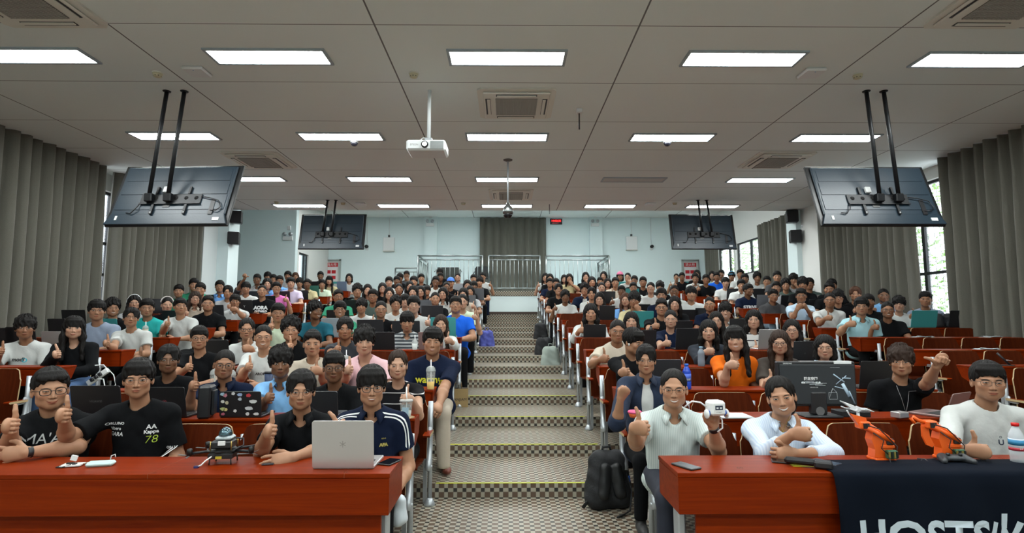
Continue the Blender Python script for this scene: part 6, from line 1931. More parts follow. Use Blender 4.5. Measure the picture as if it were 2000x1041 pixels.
M_clear = mat('clear_cup_plastic', (.66, .70, .68), .15, alpha=.22)
cup(841, 758, 3, 'clear dome lidded cup of yellow mango drink on the aisle end of desk', 'dome', M_clear, liquid=mat('mango_drink', (.75, .45, .02), .4), hgt=.155, r=.040)
r_ = cup(793, 812, 2, 'clear iced drink cup with white straw on a round coaster by the aisle', mat('clear_flat_lid', (.6, .62, .6), .2, alpha=.6), M_clear, liquid=mat('milky_ice', (.52, .55, .50), .4), hgt=.11, r=.044)
MB().box(-.02, .024, -.044, -.040, .02, .075).build('paper_label', mat('blue_label', (.35, .50, .60), .6), r_)
MB().lathe([(.06, 0), (.06, .004)], 20).build('coaster', mat('cork_coaster', (.40, .27, .14), .8), r_, (0, 0, -.0))
cup(284, 645, 6, 'milk tea cup with white straw before the turquoise t-shirt', 'dome', mat('milk_tea', (.42, .38, .28), .3), hgt=.12)
cup(419, 735, 3, 'lemon drink cup beside the navy polo head', 'dome', M_clear, liquid=mat('lemon_drink', (.55, .50, .10), .4), hgt=.13)
cup(452, 738, 3, 'clear cup with straw behind the navy polo shoulder', 'dome', M_clear, hgt=.12)
cup(525, 735, 3, 'dark printed coffee cup with black lid behind the light blue polo', M_black, mat('navy_paper_cup', (.02, .04, .10), .5), hgt=.14, straw=False)
cup(810, 681, 5, 'small white cup with straw before the striped polo', 'dome', mat('white_paper_cup', (.6, .64, .62), .5), hgt=.08)
cup(676, 700, 4, 'cup with tall white straw in front of the dark grey t-shirt', 'dome', M_clear, hgt=.07)
cup(1240, 824, 2, 'pink lidded orange tumbler behind the pale striped shirt', mat('pink_lid', (.75, .10, .26), .4), mat('orange_tumbler', (.6, .10, .02), .4), hgt=.03, r=.045, straw=False)


def bottle(x, y, row, label, body_m, cap_m, hgt=.21, r=.033, lab=None, Y=None, zd=None, txt=None):
    Yd, z = desk_spot(row)
    if Y: Yd, z = Y, zd
    q = at_y(x, y, Yd); root = empty('drink_bottle', (q.x, Yd, z), 0, label, 'bottle')
    H = hgt
    MB().lathe([(r * .8, 0), (r, .008), (r * .96, H * .12), (r, H * .18), (r, H * .30), (r * .97, H * .32), (r * .97, H * .62), (r, H * .64), (r * .95, H * .72), (r * .5, H * .88), (r * .42, H * .90), (r * .42, H * .94)], 20).build('bottle_body', body_m, root)
    MB().lathe([(r * .5, H * .93), (r * .5, H * 1.0), (r * .45, H * 1.01)], 18).build('cap', cap_m, root)
    if lab: MB().lathe([(r * 1.01, H * .32), (r * 1.01, H * .62)], 20).build('label', lab, root)
    if txt: text(txt, .02, M_white, root, (0, -r * 1.05, H * .4))
    return root


r_ = bottle(1989, 905, 1, 'clear water bottle with red cap and blue mountain label at the front desk end', mat('water_plastic', (.75, .80, .84), .08, alpha=.45), mat('red_cap', (.65, .01, .01), .4), .205, .034, mat('mountain_label', (.55, .60, .66), .5), Y=2.95, zd=.75, txt='百岁')
MB().lathe([(.0349, .094), (.0349, .122)], 20).build('label_picture', mat('lake_blue', (.03, .22, .42), .5), r_)
MB().lathe([(.0349, .066), (.0349, .082)], 20).build('label_stripe', mat('label_red', (.45, .03, .05), .5), r_)
bottle(1342, 756, 3, 'blue sports drink bottle on third row desk behind the striped shirt', mat('blue_drink', (.02, .07, .50), .2), mat('blue_cap', (.03, .15, .6), .4), .215, .036, mat('blue_white_label', (.05, .12, .55), .5), txt='电解')
bottle(1370, 712, 4, 'clear sports flask with pale blue lid beside the dark cardigan', mat('grey_clear_flask', (.25, .30, .36), .15, alpha=.7), mat('pale_blue_lid', (.25, .45, .60), .4), .20, .036)
bottle(1272, 664, 6, 'black flask near raised thumb, window middle seats', M_black, M_black, .16, .03)
bottle(1636, 706, 4, 'small clear water bottle behind the monitor', mat('clear_water', (.5, .56, .6), .1, alpha=.5), M_white, .18, .03)

# ------------------------------------------------------------------ things on the front desks
Z1 = .75
q = at_z(197, 906, Z1 + .01); root = empty('power_bank', (q.x, q.y, Z1), .25, 'pale mint power bank lying on the front desk', 'power bank')
M_mint = mat('mint_plastic', (.52, .74, .72), .35)
MB().box(-.062, .062, -.028, .028, 0, .024, b=.009).build('body', M_mint, root)
for x in (-.012, .0, .012): MB().box(-.0632, -.0615, x - .004, x + .004, .008, .015).build('usb_port', M_black, root)
MB().tube([(.03, .03, .02), (.03, .04, .04), (.045, .045, .045), (.05, .04, .03)], .003, 6).build('carry_loop', M_silv, root)
q2 = at_z(142, 910, Z1); root = empty('circuit_board', (q2.x, q2.y, Z1), .25, 'small white circuit board with wires and plug beside the mint power bank', 'circuit board')
MB().box(-.045, .045, -.035, .03, .004, .010).build('board', mat('white_board', (.65, .66, .64), .5), root)
MB().box(-.03, .0, -.0, .018, .010, .016).box(.005, .02, -.02, .0, .010, .016).build('chip', M_black, root)
MB().box(-.022, .006, -.004, .006, .026, .052, M=Matrix.Rotation(.3, 4, 'Y')).build('white_tag', M_white, root)
MB().tube([(.045, 0, .008), (.07, .005, .012), (.10, .0, .012), (.125, .0, .013)], .003, 6).build('usb_cable', mat('warm_white_cable', (.6, .52, .42), .5), root)
MB().tube([(-.045, -.01, .008), (-.06, -.03, .004), (-.03, -.04, .004), (.0, -.02, .012)], .003, 6).build('black_wire', M_black, root)

# small drone with a dome sensor
q = at_z(436, 904, Z1); root = empty('small_drone', (q.x, q.y, Z1), .1, 'small black quadcopter drone with glassy dome sensor on the front desk', 'drone')
D = M_blackm
MB().box(-.062, .062, -.05, .05, .03, .058, b=.004).build('battery', M_black, root)
MB().box(-.07, .07, -.05, .06, .068, .072).box(-.055, .055, -.045, .045, .060, .064).build('carbon_plate', mat('carbon_plate', (.015, .016, .018), .3), root)
MB().box(-.055, .05, -.04, .045, .080, .118, b=.006).build('flight_computer', M_black, root)
MB().box(-.036, .046, -.035, .04, .122, .142, b=.008).build('sensor_base', mat('pale_grey_plastic', (.42, .48, .50), .45), root)
MB().lathe([(.034, .142), (.034, .150), (.030, .166), (.018, .180), (.004, .186)], 24, c=(.005, 0)).build('sensor_dome', mat('blue_glass_dome', (.10, .16, .19), .06, .8), root)
MB().box(-.012, .022, -.052, -.042, .10, .122).build('white_chip', M_white, root)
for (x, y) in ((-.052, -.042), (.052, -.042), (-.052, .045), (.052, .045)):
    MB().tube([(x, y, .072), (x, y, .12)], .003, 6).build('brass_standoff', mat('brass', (.5, .36, .12), .3, .9), root)
    MB().tube([(x, y, .03), (x * 1.05, y, 0)], .0035, 6).build('leg', M_black, root)
for (x, y) in ((-.15, -.05), (.15, -.03), (-.13, .12), (.14, .12)):
    arm = MB().tube([(x * .35, y * .3, .066), (x, y, .062)], .007, 8).build('rotor_arm', D, root)
    MB().lathe([(.014, .055), (.014, .085), (.006, .088)], 14, c=(x, y)).build('motor', mat('motor_black', (.02, .02, .02), .3, .5), root)
    pr = MB()
    for k in range(3):
        M = Matrix.Translation((x, y, .052)) @ Matrix.Rotation(k * 2.094 + x * 9, 4, 'Z')
        pr.add([M @ Vector(v) for v in [(0, -.004, 0), (.065, -.006, .003), (.068, .002, .001), (0, .005, -.001), (0, -.004, .0015), (.065, -.006, .0045), (.068, .002, .0025), (0, .005, .0005)]], [(0, 1, 2, 3), (7, 6, 5, 4), (0, 4, 5, 1), (1, 5, 6, 2), (2, 6, 7, 3)])
    pr.build('propeller', mat('smoky_propeller', (.10, .10, .10), .3), root)
MB().tube([(.05, .0, .13), (.09, .02, .12), (.10, .0, .09), (.06, -.03, .07), (-.02, -.055, .065)], .004, 8).build('cable', M_black, root)
MB().tube([(-.04, -.05, .045), (-.06, -.07, .03), (-.075, -.085, .012), (-.09, -.09, .006)], .004, 8).build('white_ribbon', M_white, root)
MB().box(-.105, -.085, -.10, -.08, .0, .010).build('blue_plug', mat('blue_plug', (.02, .03, .12), .4), root)
MB().box(-.02, .01, -.055, -.045, .032, .045).build('yellow_connector', mat('yellow_connector', (.5, .40, .03), .4), root)


def phone(x, y, label, rz=0, m=M_black, zz=Z1, case=None, w=.037, l=.078):
    q = at_z(x, y, zz); root = empty('phone', (q.x, q.y, zz), rz, label, 'phone')
    MB().box(-w, w, -l, l, 0, .009, b=.003).build('body', case or M_black, root)
    MB().box(-w + .003, w - .003, -l + .003, l - .003, .009, .0095).build('screen', m, root)
    return root


Mglass = mat('glossy_black_screen', (.006, .006, .007), .06)
phone(761, 904, 'black phone lying by the corner of the front desk beside the silver laptop', -.35, Mglass, l=.06)
phone(1340, 912, 'grey phone in black case lying on the front desk before the striped shirt', .5, mat('grey_phone_back', (.10, .11, .12), .25), l=.07)
phone(1531, 903, 'flat black phone under the handset of the pale blue shirt person', 1.2, Mglass, l=.06)
phone(1612, 905, 'dark phone behind the black handset on yellow card', .6, mat('dark_blue_phone', (.04, .06, .09), .2), l=.07)
q = at_z(508 + 15, 908, Z1); tag(MB().box(-.03, .03, -.012, .012, 0, .008, b=.003).build('metal_stick', M_dark, None, (q.x, q.y, Z1), (0, 0, .2)), 'short dark metal stick beside the flat hand on front desk', 'stick')
q = at_z(1585, 910, Z1); root = empty('yellow_card', (q.x, q.y, Z1), -.1, 'flat yellow card lying under the black handset', 'card')
MB().box(-.10, .11, -.022, .022, 0, .002).build('card', mat('yellow_card', (.70, .62, .03), .6), root)
q = at_z(1578, 900, Z1 + .03); root = empty('radio_handset', (q.x, q.y - .01, Z1 + .0035), -.45, 'chunky black radio handset resting on the yellow card', 'radio')
MB().box(-.115, .03, -.022, .022, .006, .040, b=.012).build('grip', M_blackm, root); MB().box(.02, .105, -.033, .033, 0, .036, b=.008).build('head', M_black, root)


# orange robot arms
M_or = mat('orange_printed_plastic', (.85, .12, .008), .42)
M_gr = mat('green_circuit', (.02, .10, .05), .4)
def robot_arm(x, y, s, label, grip):
    q = at_z(x, y, Z1); root = empty('robot_arm', (q.x, q.y, Z1), 0, label, 'robot arm', 'orange printed robot arms')
    MB().box(-.055, .055, -.04, .045, 0, .016, b=.004).build('base_plate', M_or, root)
    MB().box(-.005, .05, -.062, -.035, .018, .062, b=.004).build('driver_board', M_gr, root)
    for i in range(4): MB().box(-.003 + i * .014, .006 + i * .014, -.066, -.062, .024, .056).build('connector', M_black if i % 2 else mat('gold_pins', (.4, .3, .08), .3, .6), root)
    MB().prism([(-.055, .018), (.02, .018), (.05, .07), (.02, .115), (-.055, .145), (-.065, .11), (-.05, .06)], -.028, .030, 'y').build('lower_body', M_or, root)
    MB().box(-.02, .055, -.034, .036, .066, .084, b=.004).build('elbow_bracket', M_or, root)
    for yy in (-.031, .020): MB().tube([(.045, yy, .10), (-.085, yy + .004, .175)], [.013, .011], 8).build('forearm_rail', M_or, root)
    MB().tube([(.04, -.005, .118), (-.07, -.005, .19)], .012, 8).build('forearm_spine', M_or, root)
    MB().box(.012, .05, -.038, .038, .085, .118, b=.004).build('servo', M_black, root)
    MB().box(-.12, -.06, -.026, .03, .165, .205, b=.006, M=Matrix.Rotation(-.0, 4, 'Y')).build('wrist', M_or, root)
    MB().box(-.105, -.075, -.033, -.026, .17, .197).build('wrist_servo', M_black, root)
    if grip == 'up':
        MB().prism([(-.12, .185), (-.075, .205), (-.08, .225), (-.15, .243), (-.165, .25), (-.135, .205)], -.014, .014, 'y').build('gripper', M_or, root)
        MB().prism([(-.16, .24), (-.17, .262), (-.175, .26), (-.158, .232)], -.005, .005, 'y').build('gripper_tip', M_white, root)
    else:
        MB().tube([(-.10, 0, .19), (-.15, 0, .205), (-.175, 0, .225), (-.19, 0, .215), (-.17, 0, .19)], [.011, .01, .009, .009, .008], 8).build('gripper', M_or, root)
        MB().prism([(-.135, .175), (-.10, .175), (-.095, .12), (-.075, .075), (-.085, .062), (-.115, .075), (-.135, .12)], -.006, .006, 'y').build('gripper_finger', M_or, root)
    MB().tube([(-.09, -.035, .19), (-.03, -.045, .17), (.02, -.045, .12), (.055, -.05, .08), (.04, -.06, .05)], .003, 6).build('cable', M_black, root)
    MB().tube([(-.06, -.036, .15), (-.01, -.042, .11), (-.03, -.05, .07), (.0, -.06, .04)], .003, 6).build('cable', M_black, root)
    MB().tube([(.0, -.06, .03), (-.01, -.085, .004), (.04, -.10, .004), (.10, -.08, .004), (.12, -.05, .004)], .003, 6).build('desk_cable', M_black, root)
    root.scale = (s,) * 3
    return root


robot_arm(1722, 898, 1.0, 'orange printed robot arm with raised beak gripper, nearest the pale blue shirt person', 'up')
robot_arm(1852, 896, 1.0, 'orange printed robot arm with drooping paddle finger beside the white t-shirt person', 'down')
# white spacecraft model on its stand (stands on the desk box behind)
q = at_y(1685, 830, 3.55); root = empty('spacecraft_model', (at_y(1690, 800, 3.72).x, 3.80, zd2), 0, 'small white toy spacecraft on a white stand behind the first orange arm', 'toy')
M_pw = mat('white_printed_plastic', (.78, .80, .82), .45)
MB().lathe([(.03, 0), (.03, .004), (.012, .008), (.009, .05)], 16).build('stand', M_pw, root, (0, 0, 0))
MB().prism([(-.115, .118), (-.03, .085), (.03, .072), (.06, .07), (.06, .056), (-.02, .05), (-.035, .06)], -.014, .014, 'y').build('fuselage', M_pw, root)
MB().tube([(-.12, 0, .12), (-.03, 0, .078)], [.003, .012], 8).build('nose', M_pw, root)
for (x, y) in ((-.05, -.05), (.055, -.045), (-.05, .05), (.055, .05)):
    MB().tube([(0, 0, .065), (x, y, .062)], .006, 6).build('wing_strut', M_pw, root)
    MB().tube([(x - .035, y, .075), (x + .025, y, .052)], .0045, 8).build('engine', M_pw, root)

# game controller with cable
q = at_z(1856, 902, Z1); root = empty('game_controller', (q.x, q.y - .02, Z1), -.1, 'dark grey game controller with coiled cable before the second orange arm', 'game controller')
g = Grid((-.1, -.07, 0), (.1, .06, .05), .004)
g.ell((0, .0, .026), (.07, .032, .018), .01)
for s in (-1, 1): g.cone((s * .05, .005, .026), (s * .072, -.045, .018), .024, .015, .012)
V, F = g.net(); link('body', mesh_from('body', relax(V, F), F, mat('charcoal_plastic', (.035, .038, .042), .4), True), root)
MB().lathe([(.009, .04), (.010, .052)], 14, c=(-.03, -.01)).build('thumb_stick', M_black, root); MB().lathe([(.009, .04), (.010, .052)], 14, c=(.03, -.012)).build('thumb_stick', M_black, root)
MB().tube([(-.03, .03, .02), (-.07, .05, .006), (-.14, .03, .004), (-.16, .0, .004), (-.13, -.01, .004), (-.12, .03, .008), (-.15, .05, .006)], .0035, 8).build('cable', M_black, root)

# the cube robot held by the striped shirt person, with its white cable
h = at_y(1397, 798, 3.06); root = empty('cube_robot', (h.x, 3.06, h.z), .15, 'small white cube robot with dark face screen held up on an open hand', 'robot')
MB().box(-.043, .043, -.04, .04, -.035, .045, b=.012).build('body', mat('white_shell', (.78, .80, .80), .35), root)
MB().box(-.022, .022, -.0415, -.039, -.002, .022).build('face_screen', mat('dark_face_screen', (.02, .03, .06), .3), root)
MB().box(-.016, -.004, -.0425, -.0415, .005, .013).box(.004, .016, -.0425, -.0415, .005, .013).build('eyes', M_white, root)
text('UTOBOT', .008, M_lg, root, (0, -.0412, -.014))
for s in (-1, 1):
    MB().lathe([(.016, 0), (.016, .008)], 16, M=Matrix.Translation((s * .044, -.012, -.022)) @ Matrix.Rotation(math.pi / 2 * s, 4, 'Y')).build('blue_hub', mat('blue_hub', (.03, .10, .42), .4), root)
    MB().lathe([(.024, 0), (.026, .004), (.024, .008)], 20, M=Matrix.Translation((s * .054, -.012, -.026)) @ Matrix.Rotation(math.pi / 2 * s, 4, 'Y')).build('wheel', M_white, root)
MB().tube([(-.045, .02, .01), (-.07, .03, .03), (-.11, .05, .035), (-.14, .08, .0)], .0045, 8).build('cable', M_white, root)
MB().tube([(.03, .03, -.03), (.055, .03, -.07), (.05, .02, -.11), (.02, .02, -.13)], .0045, 8).build('cable', M_white, root)

# navy banner over the front desk
def banner():
    x0 = at_z(1606, 914, .752).x; x1 = 3.8; V = []; F = []
    prof = [(3.00, .7545), (2.90, .7545), (2.80, .7545), (2.765, .752), (2.755, .735), (2.752, .68), (2.748, .60), (2.744, .50), (2.742, .38), (2.742, .22), (2.742, .08)]
    n = 70
    for sd in (0, 1):
        for j, (y, z) in enumerate(prof):
            for i in range(n + 1):
                t = i / n; x = x0 + (x1 - x0) * t; d = max(0, .75 - z)
                if j < 1 and False: pass
                yy = y + (.0 if j < 4 else -.012 * math.sin(x * 9 + d * 5) * min(1, d * 4) - .010 * math.sin(x * 21 - d * 9) * min(1, d * 5))
                xx = x + (.05 * d if i == 0 else .05 * d * (1 - t))
                V.append((xx, yy - (.0025 if sd else 0), z + (.0025 if sd and j < 4 else 0)))
    W = n + 1; S = W * len(prof)
    for sd in (0, 1):
        for j in range(len(prof) - 1):
            for i in range(n):
                a = sd * S + j * W + i; f = (a, a + 1, a + W + 1, a + W); F.append(f if sd else f[::-1])
    for j in range(len(prof) - 1):
        for i in (0, n): a = j * W + i; F.append((a, a + W, a + W + S, a + S))
    for i in range(n):
        for j in (0, len(prof) - 1): a = j * W + i; F.append((a, a + 1, a + 1 + S, a + S))
    o = link('cloth_banner', mesh_from('cloth_banner', V, F, mat('navy_banner_cloth', (.0035, .006, .012), .85, spec=.08), True))
    tag(o, 'navy cloth banner with large white lettering draped over the front desk', 'banner')
    M_bl = mat('banner_lettering', (.50, .58, .64), .7)
    tree = BVHTree.FromPolygons([v.co for v in o.data.vertices], [p.vertices for p in o.data.polygons])
    for (s, px, sz) in (('HQSTS', 1805, .21), ('火', 1968, .19)):
        me = textmesh(s, sz, M_bl, 'lettering', bold=.006, shear=-.0, space=1.0)
        bm = bmesh.new(); bm.from_mesh(me); bmesh.ops.triangulate(bm, faces=bm.faces)
        bmesh.ops.subdivide_edges(bm, edges=[e for e in bm.edges if e.calc_length() > .05], cuts=3); bm.to_mesh(me); bm.free()
        q = at_y(px, 1021, 2.74); zc = q.z - sz * .36
        for v in me.vertices:
            x, z = v.co.x + q.x, v.co.y + zc
            hit = tree.ray_cast(Vector((x, 2.3, z)), Vector((0, 1, 0)), 2); v.co = Vector((x, (hit[0].y if hit[0] is not None else 2.74) - .003, z))
        link('lettering', me, o)
banner()

# ------------------------------------------------------------------ bags and small things by the aisle and seats
def blob(name, parts, h, m, parent, k=.03, noise=.004, it=1):
    lo = np.min([np.minimum(p[0], p[1]) - max(p[2], p[3]) for p in parts], 0); hi = np.max([np.maximum(p[0], p[1]) + max(p[2], p[3]) for p in parts], 0)
    lo[2] = max(lo[2], 0)
    g = Grid(lo, hi, h)
    for p in parts: g.cone(*p, k)
    if noise: g.warp(lambda X, Y, Z: noise * (np.sin(X * 40 + Z * 23 + 2 * np.sin(Y * 31)) + .6 * np.sin(Z * 61 + X * 33)))
    g.half((0, 0, 0), (0, 0, -1))
    V, F = g.net(); return link(name, mesh_from(name, relax(V, F, it), F, m, True), parent)


def V_(*a): return np.array(a, float)
q = at_z(1193, 1000, 0)
root = empty('backpack', (q.x, q.y + .1, 0), .15, 'big black backpack standing on tiled floor beside the window side desk', 'backpack')
M_bag = mat('black_bag_fabric', (.010, .011, .013), .75, bump=.3, bscale=80)
blob('bag_body', [(V_(-.09, .0, .10), V_(-.06, .02, .36), .11, .09), (V_(.09, .0, .10), V_(.07, .02, .36), .11, .09), (V_(0, .05, .08), V_(0, .05, .3), .1, .1)], .009, M_bag, root, .06)
blob('front_flap', [(V_(-.07, -.09, .14), V_(-.05, -.07, .33), .05, .04), (V_(.07, -.09, .14), V_(.05, -.07, .33), .05, .04)], .008, mat('black_leather', (.008, .009, .010), .5), root, .06, .002)
MB().tube([(-.04, .03, .43), (-.03, .03, .47), (.03, .03, .47), (.04, .03, .43)], .010, 8).build('handle', M_bag, root)
MB().tube([(.13, -.05, .3), (.16, -.10, .15), (.12, -.16, .02), (.05, -.20, .01), (-.01, -.24, .01)], .014, 8, flat=.4).build('strap', M_bag, root)
MB().tube([(-.13, -.02, .1), (-.20, -.05, .06), (-.22, -.03, .02)], .016, 8, flat=.4).build('strap', M_bag, root)
MB().box(.14, .17, -.06, -.03, .2, .26, b=.008).build('blue_charm', mat('blue_charm', (.03, .12, .5), .5), root)

def upright_bag(x, y, z, label, m, w=.12, hh=.3, d=.08, rz=0, name='backpack', cat='bag', yb=0):
    q = at_y(x, y, yb); root = empty(name, (q.x, yb, z), rz, label, cat)
    blob('bag_body', [(V_(-w * .5, 0, hh * .25), V_(-w * .4, 0, hh * .78), d, d * .8), (V_(w * .5, 0, hh * .25), V_(w * .4, 0, hh * .78), d, d * .8)], .010, m, root, .05)
    MB().tube([(-.04, 0, hh * .9), (-.03, 0, hh * 1.06), (.03, 0, hh * 1.06), (.04, 0, hh * .9)], .008, 8).build('handle', m, root)
    return root


upright_bag(1075, 690, .60, 'pale grey green cloth bag leaning on a seat post by the aisle, window side', mat('pale_green_cloth', (.32, .38, .34), .9, var=.2), .14, .46, .11, yb=9.75)
upright_bag(1063, 672, .72, 'black backpack behind the pale cloth bag by the aisle', M_bag, .16, .46, .12, yb=10.7)
upright_bag(1056, 637, .96, 'tall black case standing by the aisle, window side', M_bag, .14, .52, .1, yb=12.5)
upright_bag(951, 648, .84, 'blue and purple patterned bag by the aisle, curtain side', mat('blue_purple_print', (.08, .10, .42), .7, var=.9, vscale=12), .14, .48, .1, yb=11.6)
upright_bag(1843, 640, row_z(6) + desk_z(6), 'black backpack lying on the desk between teal and black laptops near windows', M_bag, .2, .20, .09, yb=row_y(6) + .26)
q = at_z(893, 815, .24); root = empty('paper_bag', (q.x + .0, q.y + .12, .24), .1, 'brown paper carrier bag with black lettering on the aisle step', 'bag')
b = MB(); b.box(-.13, .13, -.07, .07, 0, .36); b.build('bag_body', mat('brown_kraft_paper', (.36, .25, .11), .8, var=.15), root)
MB().box(-.125, .125, -.065, .065, .355, .362).build('opening', mat('dark_inside', (.05, .035, .02), .9), root)
text('NIANJIAM', .05, M_black, root, (.0, -.072, .22)); text('· · ·', .03, M_black, root, (.0, -.072, .17))
for yy in (-.05, .05): MB().tube([(-.05, yy, .35), (-.04, yy, .43), (.04, yy, .43), (.05, yy, .35)], .005, 6).build('handle', mat('paper_cord', (.30, .2, .09), .8), root)

# shoes and legs that show in the aisle
def shoe_pair(x, y, z, label, m, rz=0, n=1):
    q = at_z(x, y, z); root = empty('shoe', (q.x, q.y, z), rz, label, 'shoe')
    g = Grid((-.06, -.19, 0), (.06, .12, .14), .005)
    g.ell((0, -.10, .035), (.044, .085, .038), .02); g.ell((0, .03, .04), (.036, .075, .045), .03); g.cone((0, .05, .06), (0, .055, .11), .034, .036, .02); g.half((0, 0, .0), (0, 0, -1))
    V, F = g.net(); link('upper', mesh_from('upper', relax(V, F, 1), F, m, True), root)
    MB().prism([(math.cos(t) * .045, -.03 + math.sin(t) * .135) for t in np.linspace(0, 6.28, 20)], 0, .014, 'z').build('sole', mat('shoe_sole', (.25, .2, .16), .7), root)
    for k in range(3): MB().tube([(-.02, -.06 - k * .02, .072 - k * .006), (.02, -.065 - k * .02, .072 - k * .006)], .003, 6).build('lace', mat('shoe_lace', (.4, .3, .25), .8), root)
    return root


shoe_pair(869, 920, .12, 'reddish brown leather shoe with laces in the aisle beside the navy t-shirt person', mat('red_brown_leather', (.17, .045, .028), .45), .25)
shoe_pair(1262, 1012, 0, 'white trainer under the first window side seat', mat('white_trainer', (.62, .62, .58), .6), .3)
# trouser leg reaching down to the brown shoe
info = J_
j = [p for p in bpy.data.objects if p.name.startswith('person') and p.get('label', '').startswith('person in navy t-shirt with yellow')][0]
g = Grid((-1.1, 4.4, 0), (.0, 5.9, 1.0), .012)
ft = at_z(866, 905, .12); kn = at_y(862, 838, 5.0)
hipp = Vector(info['pos']) + Vector((.09, .02, .52)); 
kx = V_(ft.x + .01, 5.02, .12 + .50)
g.cone(V_(*hipp), kx, .085, .068, .02); g.cone(kx, V_(ft.x, ft.y + .05, .20), .068, .062, .03, cut=((0, 0, .185), (0, 0, -1)))
V, F = g.net()
o = link('trouser_leg', mesh_from('trouser_leg', relax(V, F, 1), F, mat('khaki_trousers', (.36, .35, .28), .9), True), j)
o.matrix_parent_inverse = j.matrix_basis.inverted()

# power strip with cables hanging on the curtain side seat
q = at_y(198, 735, 6.2); root = empty('power_strip', (q.x, 6.15, q.z), 0, 'white power strip with white cables hanging beside a seat on the curtain side', 'power strip')
Mr = Matrix.Rotation(-.62, 4, 'Y')
MB().box(-.13, .13, -.02, .02, -.028, .028, b=.006, M=Mr).build('strip_body', M_white, root)
for x in (-.05, .0, .05): MB().box(x - .018, x + .018, -.045, -.02, -.02, .02, b=.005, M=Mr).build('plug', M_black, root)
MB().tube([(.1, 0, .08), (.05, 0, .13), (-.1, 0, .12), (-.2, .05, .05)], .006, 8).build('cable', M_white, root)
MB().tube([(.0, -.03, -.02), (.09, -.04, -.02), (.11, -.02, -.16), (.10, 0, -.3)], .006, 8).build('cable', M_white, root)
MB().tube([(.11, 0, .08), (.17, 0, .02), (.20, 0, -.08), (.17, 0, -.14)], .005, 8).build('cable', M_white, root)
# necklace of the person beside the monitor, caps, papers
nk = [p for p in bpy.data.objects if p.get('label', '').startswith('person in black t-shirt with long silver necklace')][0]
H_, R__, N_, S_, pel_ = base_pose(dict(head=(0, -.10, 1.2)))


def necklace(label_start, m, drop, pend, w=.06):
    p = [p for p in bpy.data.objects if p.get('label', '').startswith(label_start)][0]
    sh = [c for c in p.children if c.name.startswith(('shirt', 'jacket'))][0].data
    bodyv = p.data
    trees = [BVHTree.FromPolygons([v.co for v in me.vertices], [q.vertices for q in me.polygons]) for me in (sh, bodyv)]
    zs = [v.co.z for v in sh.vertices]; top = max(v.co.z for v in sh.vertices)
    hair = [c for c in p.children if c.name.startswith('hair')][0]; cx = hair.matrix_local.translation.x * .9
    pts = []
    for i in range(17):
        t = -1 + i / 8; x = cx + t * w; z = top - .012 - drop * (1 - abs(t)) ** .9
        ys = [tr.ray_cast(Vector((x, -2, z)), Vector((0, 1, 0)), 4)[0] for tr in trees]; ys = [v.y for v in ys if v is not None]
        pts.append((x, (min(ys) if ys else -.1) - .004, z))
    MB().tube(pts, .0016, 6).build('necklace', m, p)
    e = pts[8]
    if pend == 'tag':
        MB().box(-.012, .012, -.002, .002, -.04, 0, b=.002).build('pendant', M_chrome, p, e)
    else: MB().lathe([(.007, 0), (.007, .002)], 12, M=Matrix.Rotation(math.pi / 2, 4, 'X')).build('pendant', m, p, e)


necklace('person in black t-shirt with long silver necklace', M_silv, .30, 'tag')
necklace('smiling person with tied back hair in pale blue', mat('gold_chain', (.6, .40, .12), .3, 1.0), .10, 'disc', .045)


def watch(info, side, m, wdt=.024):
    e, w, f, t, ps = arm_pts(info['P'], info['S'], side); d = nrm(w - e); c = w - d * .012
    M = Matrix.Translation(Vector(c)) @ Vector(d).to_track_quat('Z', 'Y').to_matrix().to_4x4()
    MB().lathe([(.0285, -wdt / 2), (.030, -wdt / 2 + .002), (.030, wdt / 2 - .002), (.0285, wdt / 2)], 20, M=M).build('wristwatch', m, info['o'])


watch(A, 1, M_black); watch(E_, 1, M_black, .03)


def cap(label_start, colour, name, brim=True):
    p = [p for p in bpy.data.objects if p.get('label', '').startswith(label_start)]
    return p
def head_item(idx, fn):
    info = EXTRA[idx]; return fn(info)
def add_cap(ix, m):
    info = EXTRA[ix]; g = Grid((-.12, -.22, -.02), (.12, .14, .18), .007)
    g.ell((0, .018, .045), (.092, .112, .105), .01); g.half((0, 0, .045), (0, 0, -1)); g.ell((0, -.10, .052), (.065, .09, .010), .006)
    V, F = g.net(); o = link('cap', mesh_from('cap', V, F, m, True), info['o']); o.matrix_local = info['Mh']
    info['o']['label'] = info['o']['label'].replace('person in', 'person with %s in' % m.name.replace('_', ' ')).replace(', cropped hair', '').replace(', bobbed hair', '').replace(', thumb up', '')
def find(x, y):
    return min(range(len(crowd)), key=lambda i: (crowd[i][0] - x) ** 2 + (crowd[i][1] - y) ** 2)
add_cap(find(1211, 540), mat('pink_cap', (.62, .16, .28), .8)); add_cap(find(880, 553), mat('blue_cap', (.02, .05, .30), .8)); add_cap(find(1429, 540), mat('sky_blue_cap', (.10, .32, .50), .8))
i_ = find(326, 596); inf = EXTRA[i_]
o = MB().tube([(.088 * math.cos(t), .0, .045 + .098 * math.sin(t)) for t in np.linspace(0, math.pi, 14)], .010, 8).build('headband', mat('pale_headband', (.55, .50, .48), .8), inf['o']); o.matrix_local = inf['Mh']
i_ = find(262, 592); inf = EXTRA[i_]
o = MB().tube([(.10 * math.cos(t), .0, -.01 + .15 * math.sin(t)) for t in np.linspace(0, math.pi, 14)], .008, 8).build('headphone_band', M_white, inf['o']); o.matrix_local = inf['Mh']
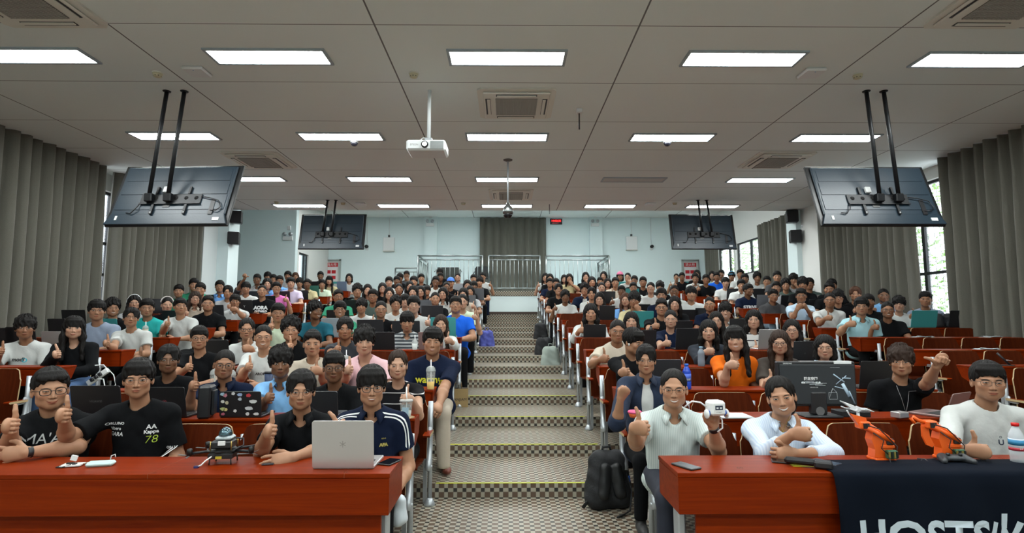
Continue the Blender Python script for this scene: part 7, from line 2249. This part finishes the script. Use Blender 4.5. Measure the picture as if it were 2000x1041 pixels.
# arm raised high in the rear curtain side rows: hand of the hidden person
# papers on empty seats and a tablet stand near the windows
for (x, y, k, l) in [(1800, 656, 5, 'crumpled papers on the desk behind the first empty seats near windows'), (1935, 655, 5, 'loose papers on the desk by the window side curtain'), (1925, 681, 4, 'open booklet on the desk behind empty seats near windows')]:
    z = row_z(k) + desk_z(k); Yp = row_y(k) + .22; q = at_y(x, y, Yp); root = empty('paper_sheets', (q.x, Yp, z), rndp.uniform(-.4, .4), l, 'paper')
    for j in range(3):
        n = 6; V = []; F = []
        for a in range(n + 1):
            for c in range(n + 1):
                V.append((-.12 + .24 * a / n, -.08 + .16 * c / n, .004 * j + .012 * abs(math.sin(a * 1.3 + j)) * (.5 + .5 * math.sin(c + j))))
        for a in range(n):
            for c in range(n): i0 = a * (n + 1) + c; F.append((i0, i0 + n + 1, i0 + n + 2, i0 + 1))
        o = link('sheet', mesh_from('sheet', V, F, mat('printed_paper', (.42, .45, .46), .8, var=.5, vscale=30), True), root, (j * .03, j * .02, 0), (0, 0, j * .5))
        md = o.modifiers.new('s', 'SOLIDIFY'); md.thickness = .001
z = row_z(3) + desk_z(3); q = at_y(1970, 712, row_y(3) + .25); root = empty('tablet_stand', (q.x - .05, row_y(3) + .22, z), -.5, 'black folding phone stand on the empty desk near windows', 'stand')
MB().box(-.08, .06, -.05, .05, 0, .008, b=.002).build('foot', M_black, root); MB().tube([(.03, 0, .005), (-.07, 0, .13)], .011, 8).build('arm', M_black, root); MB().tube([(.03, 0, .005), (-.01, .0, .06), (.05, 0, .05)], .006, 8).build('brace', M_silv, root)
# earbuds
for lab, s in (('person in black t-shirt looking sideways', -1), ('person in dark grey t-shirt with swept fringe', 1), ('smiling person in teal t-shirt', -1)):
    p = [p for p in bpy.data.objects if p.get('label', '').startswith(lab)][0]; hair = [c for c in p.children if c.name.startswith('hair')][0]
    o = MB().tube([(s * .083, -.012, -.008), (s * .085, -.016, -.034)], [.007, .0035], 8).build('earbud', M_white, p); o.matrix_local = hair.matrix_local @ Matrix.Identity(4)
# white bag under the front desk end, curtain side
q = at_z(792, 985, .12); root = empty('white_bag', (-.62, 3.28, .0), 0, 'white plastic bag hanging beside the front desk leg by the aisle', 'bag')
blob('bag_body', [(V_(0, 0, .36), V_(0, .0, .46), .045, .035)], .008, mat('thin_white_plastic', (.60, .66, .70), .4), root, .03, .004)
MB().tube([(0, 0, .48), (0, -.02, .56), (.01, -.12, .64)], .006, 6).build('handle', M_white, root)
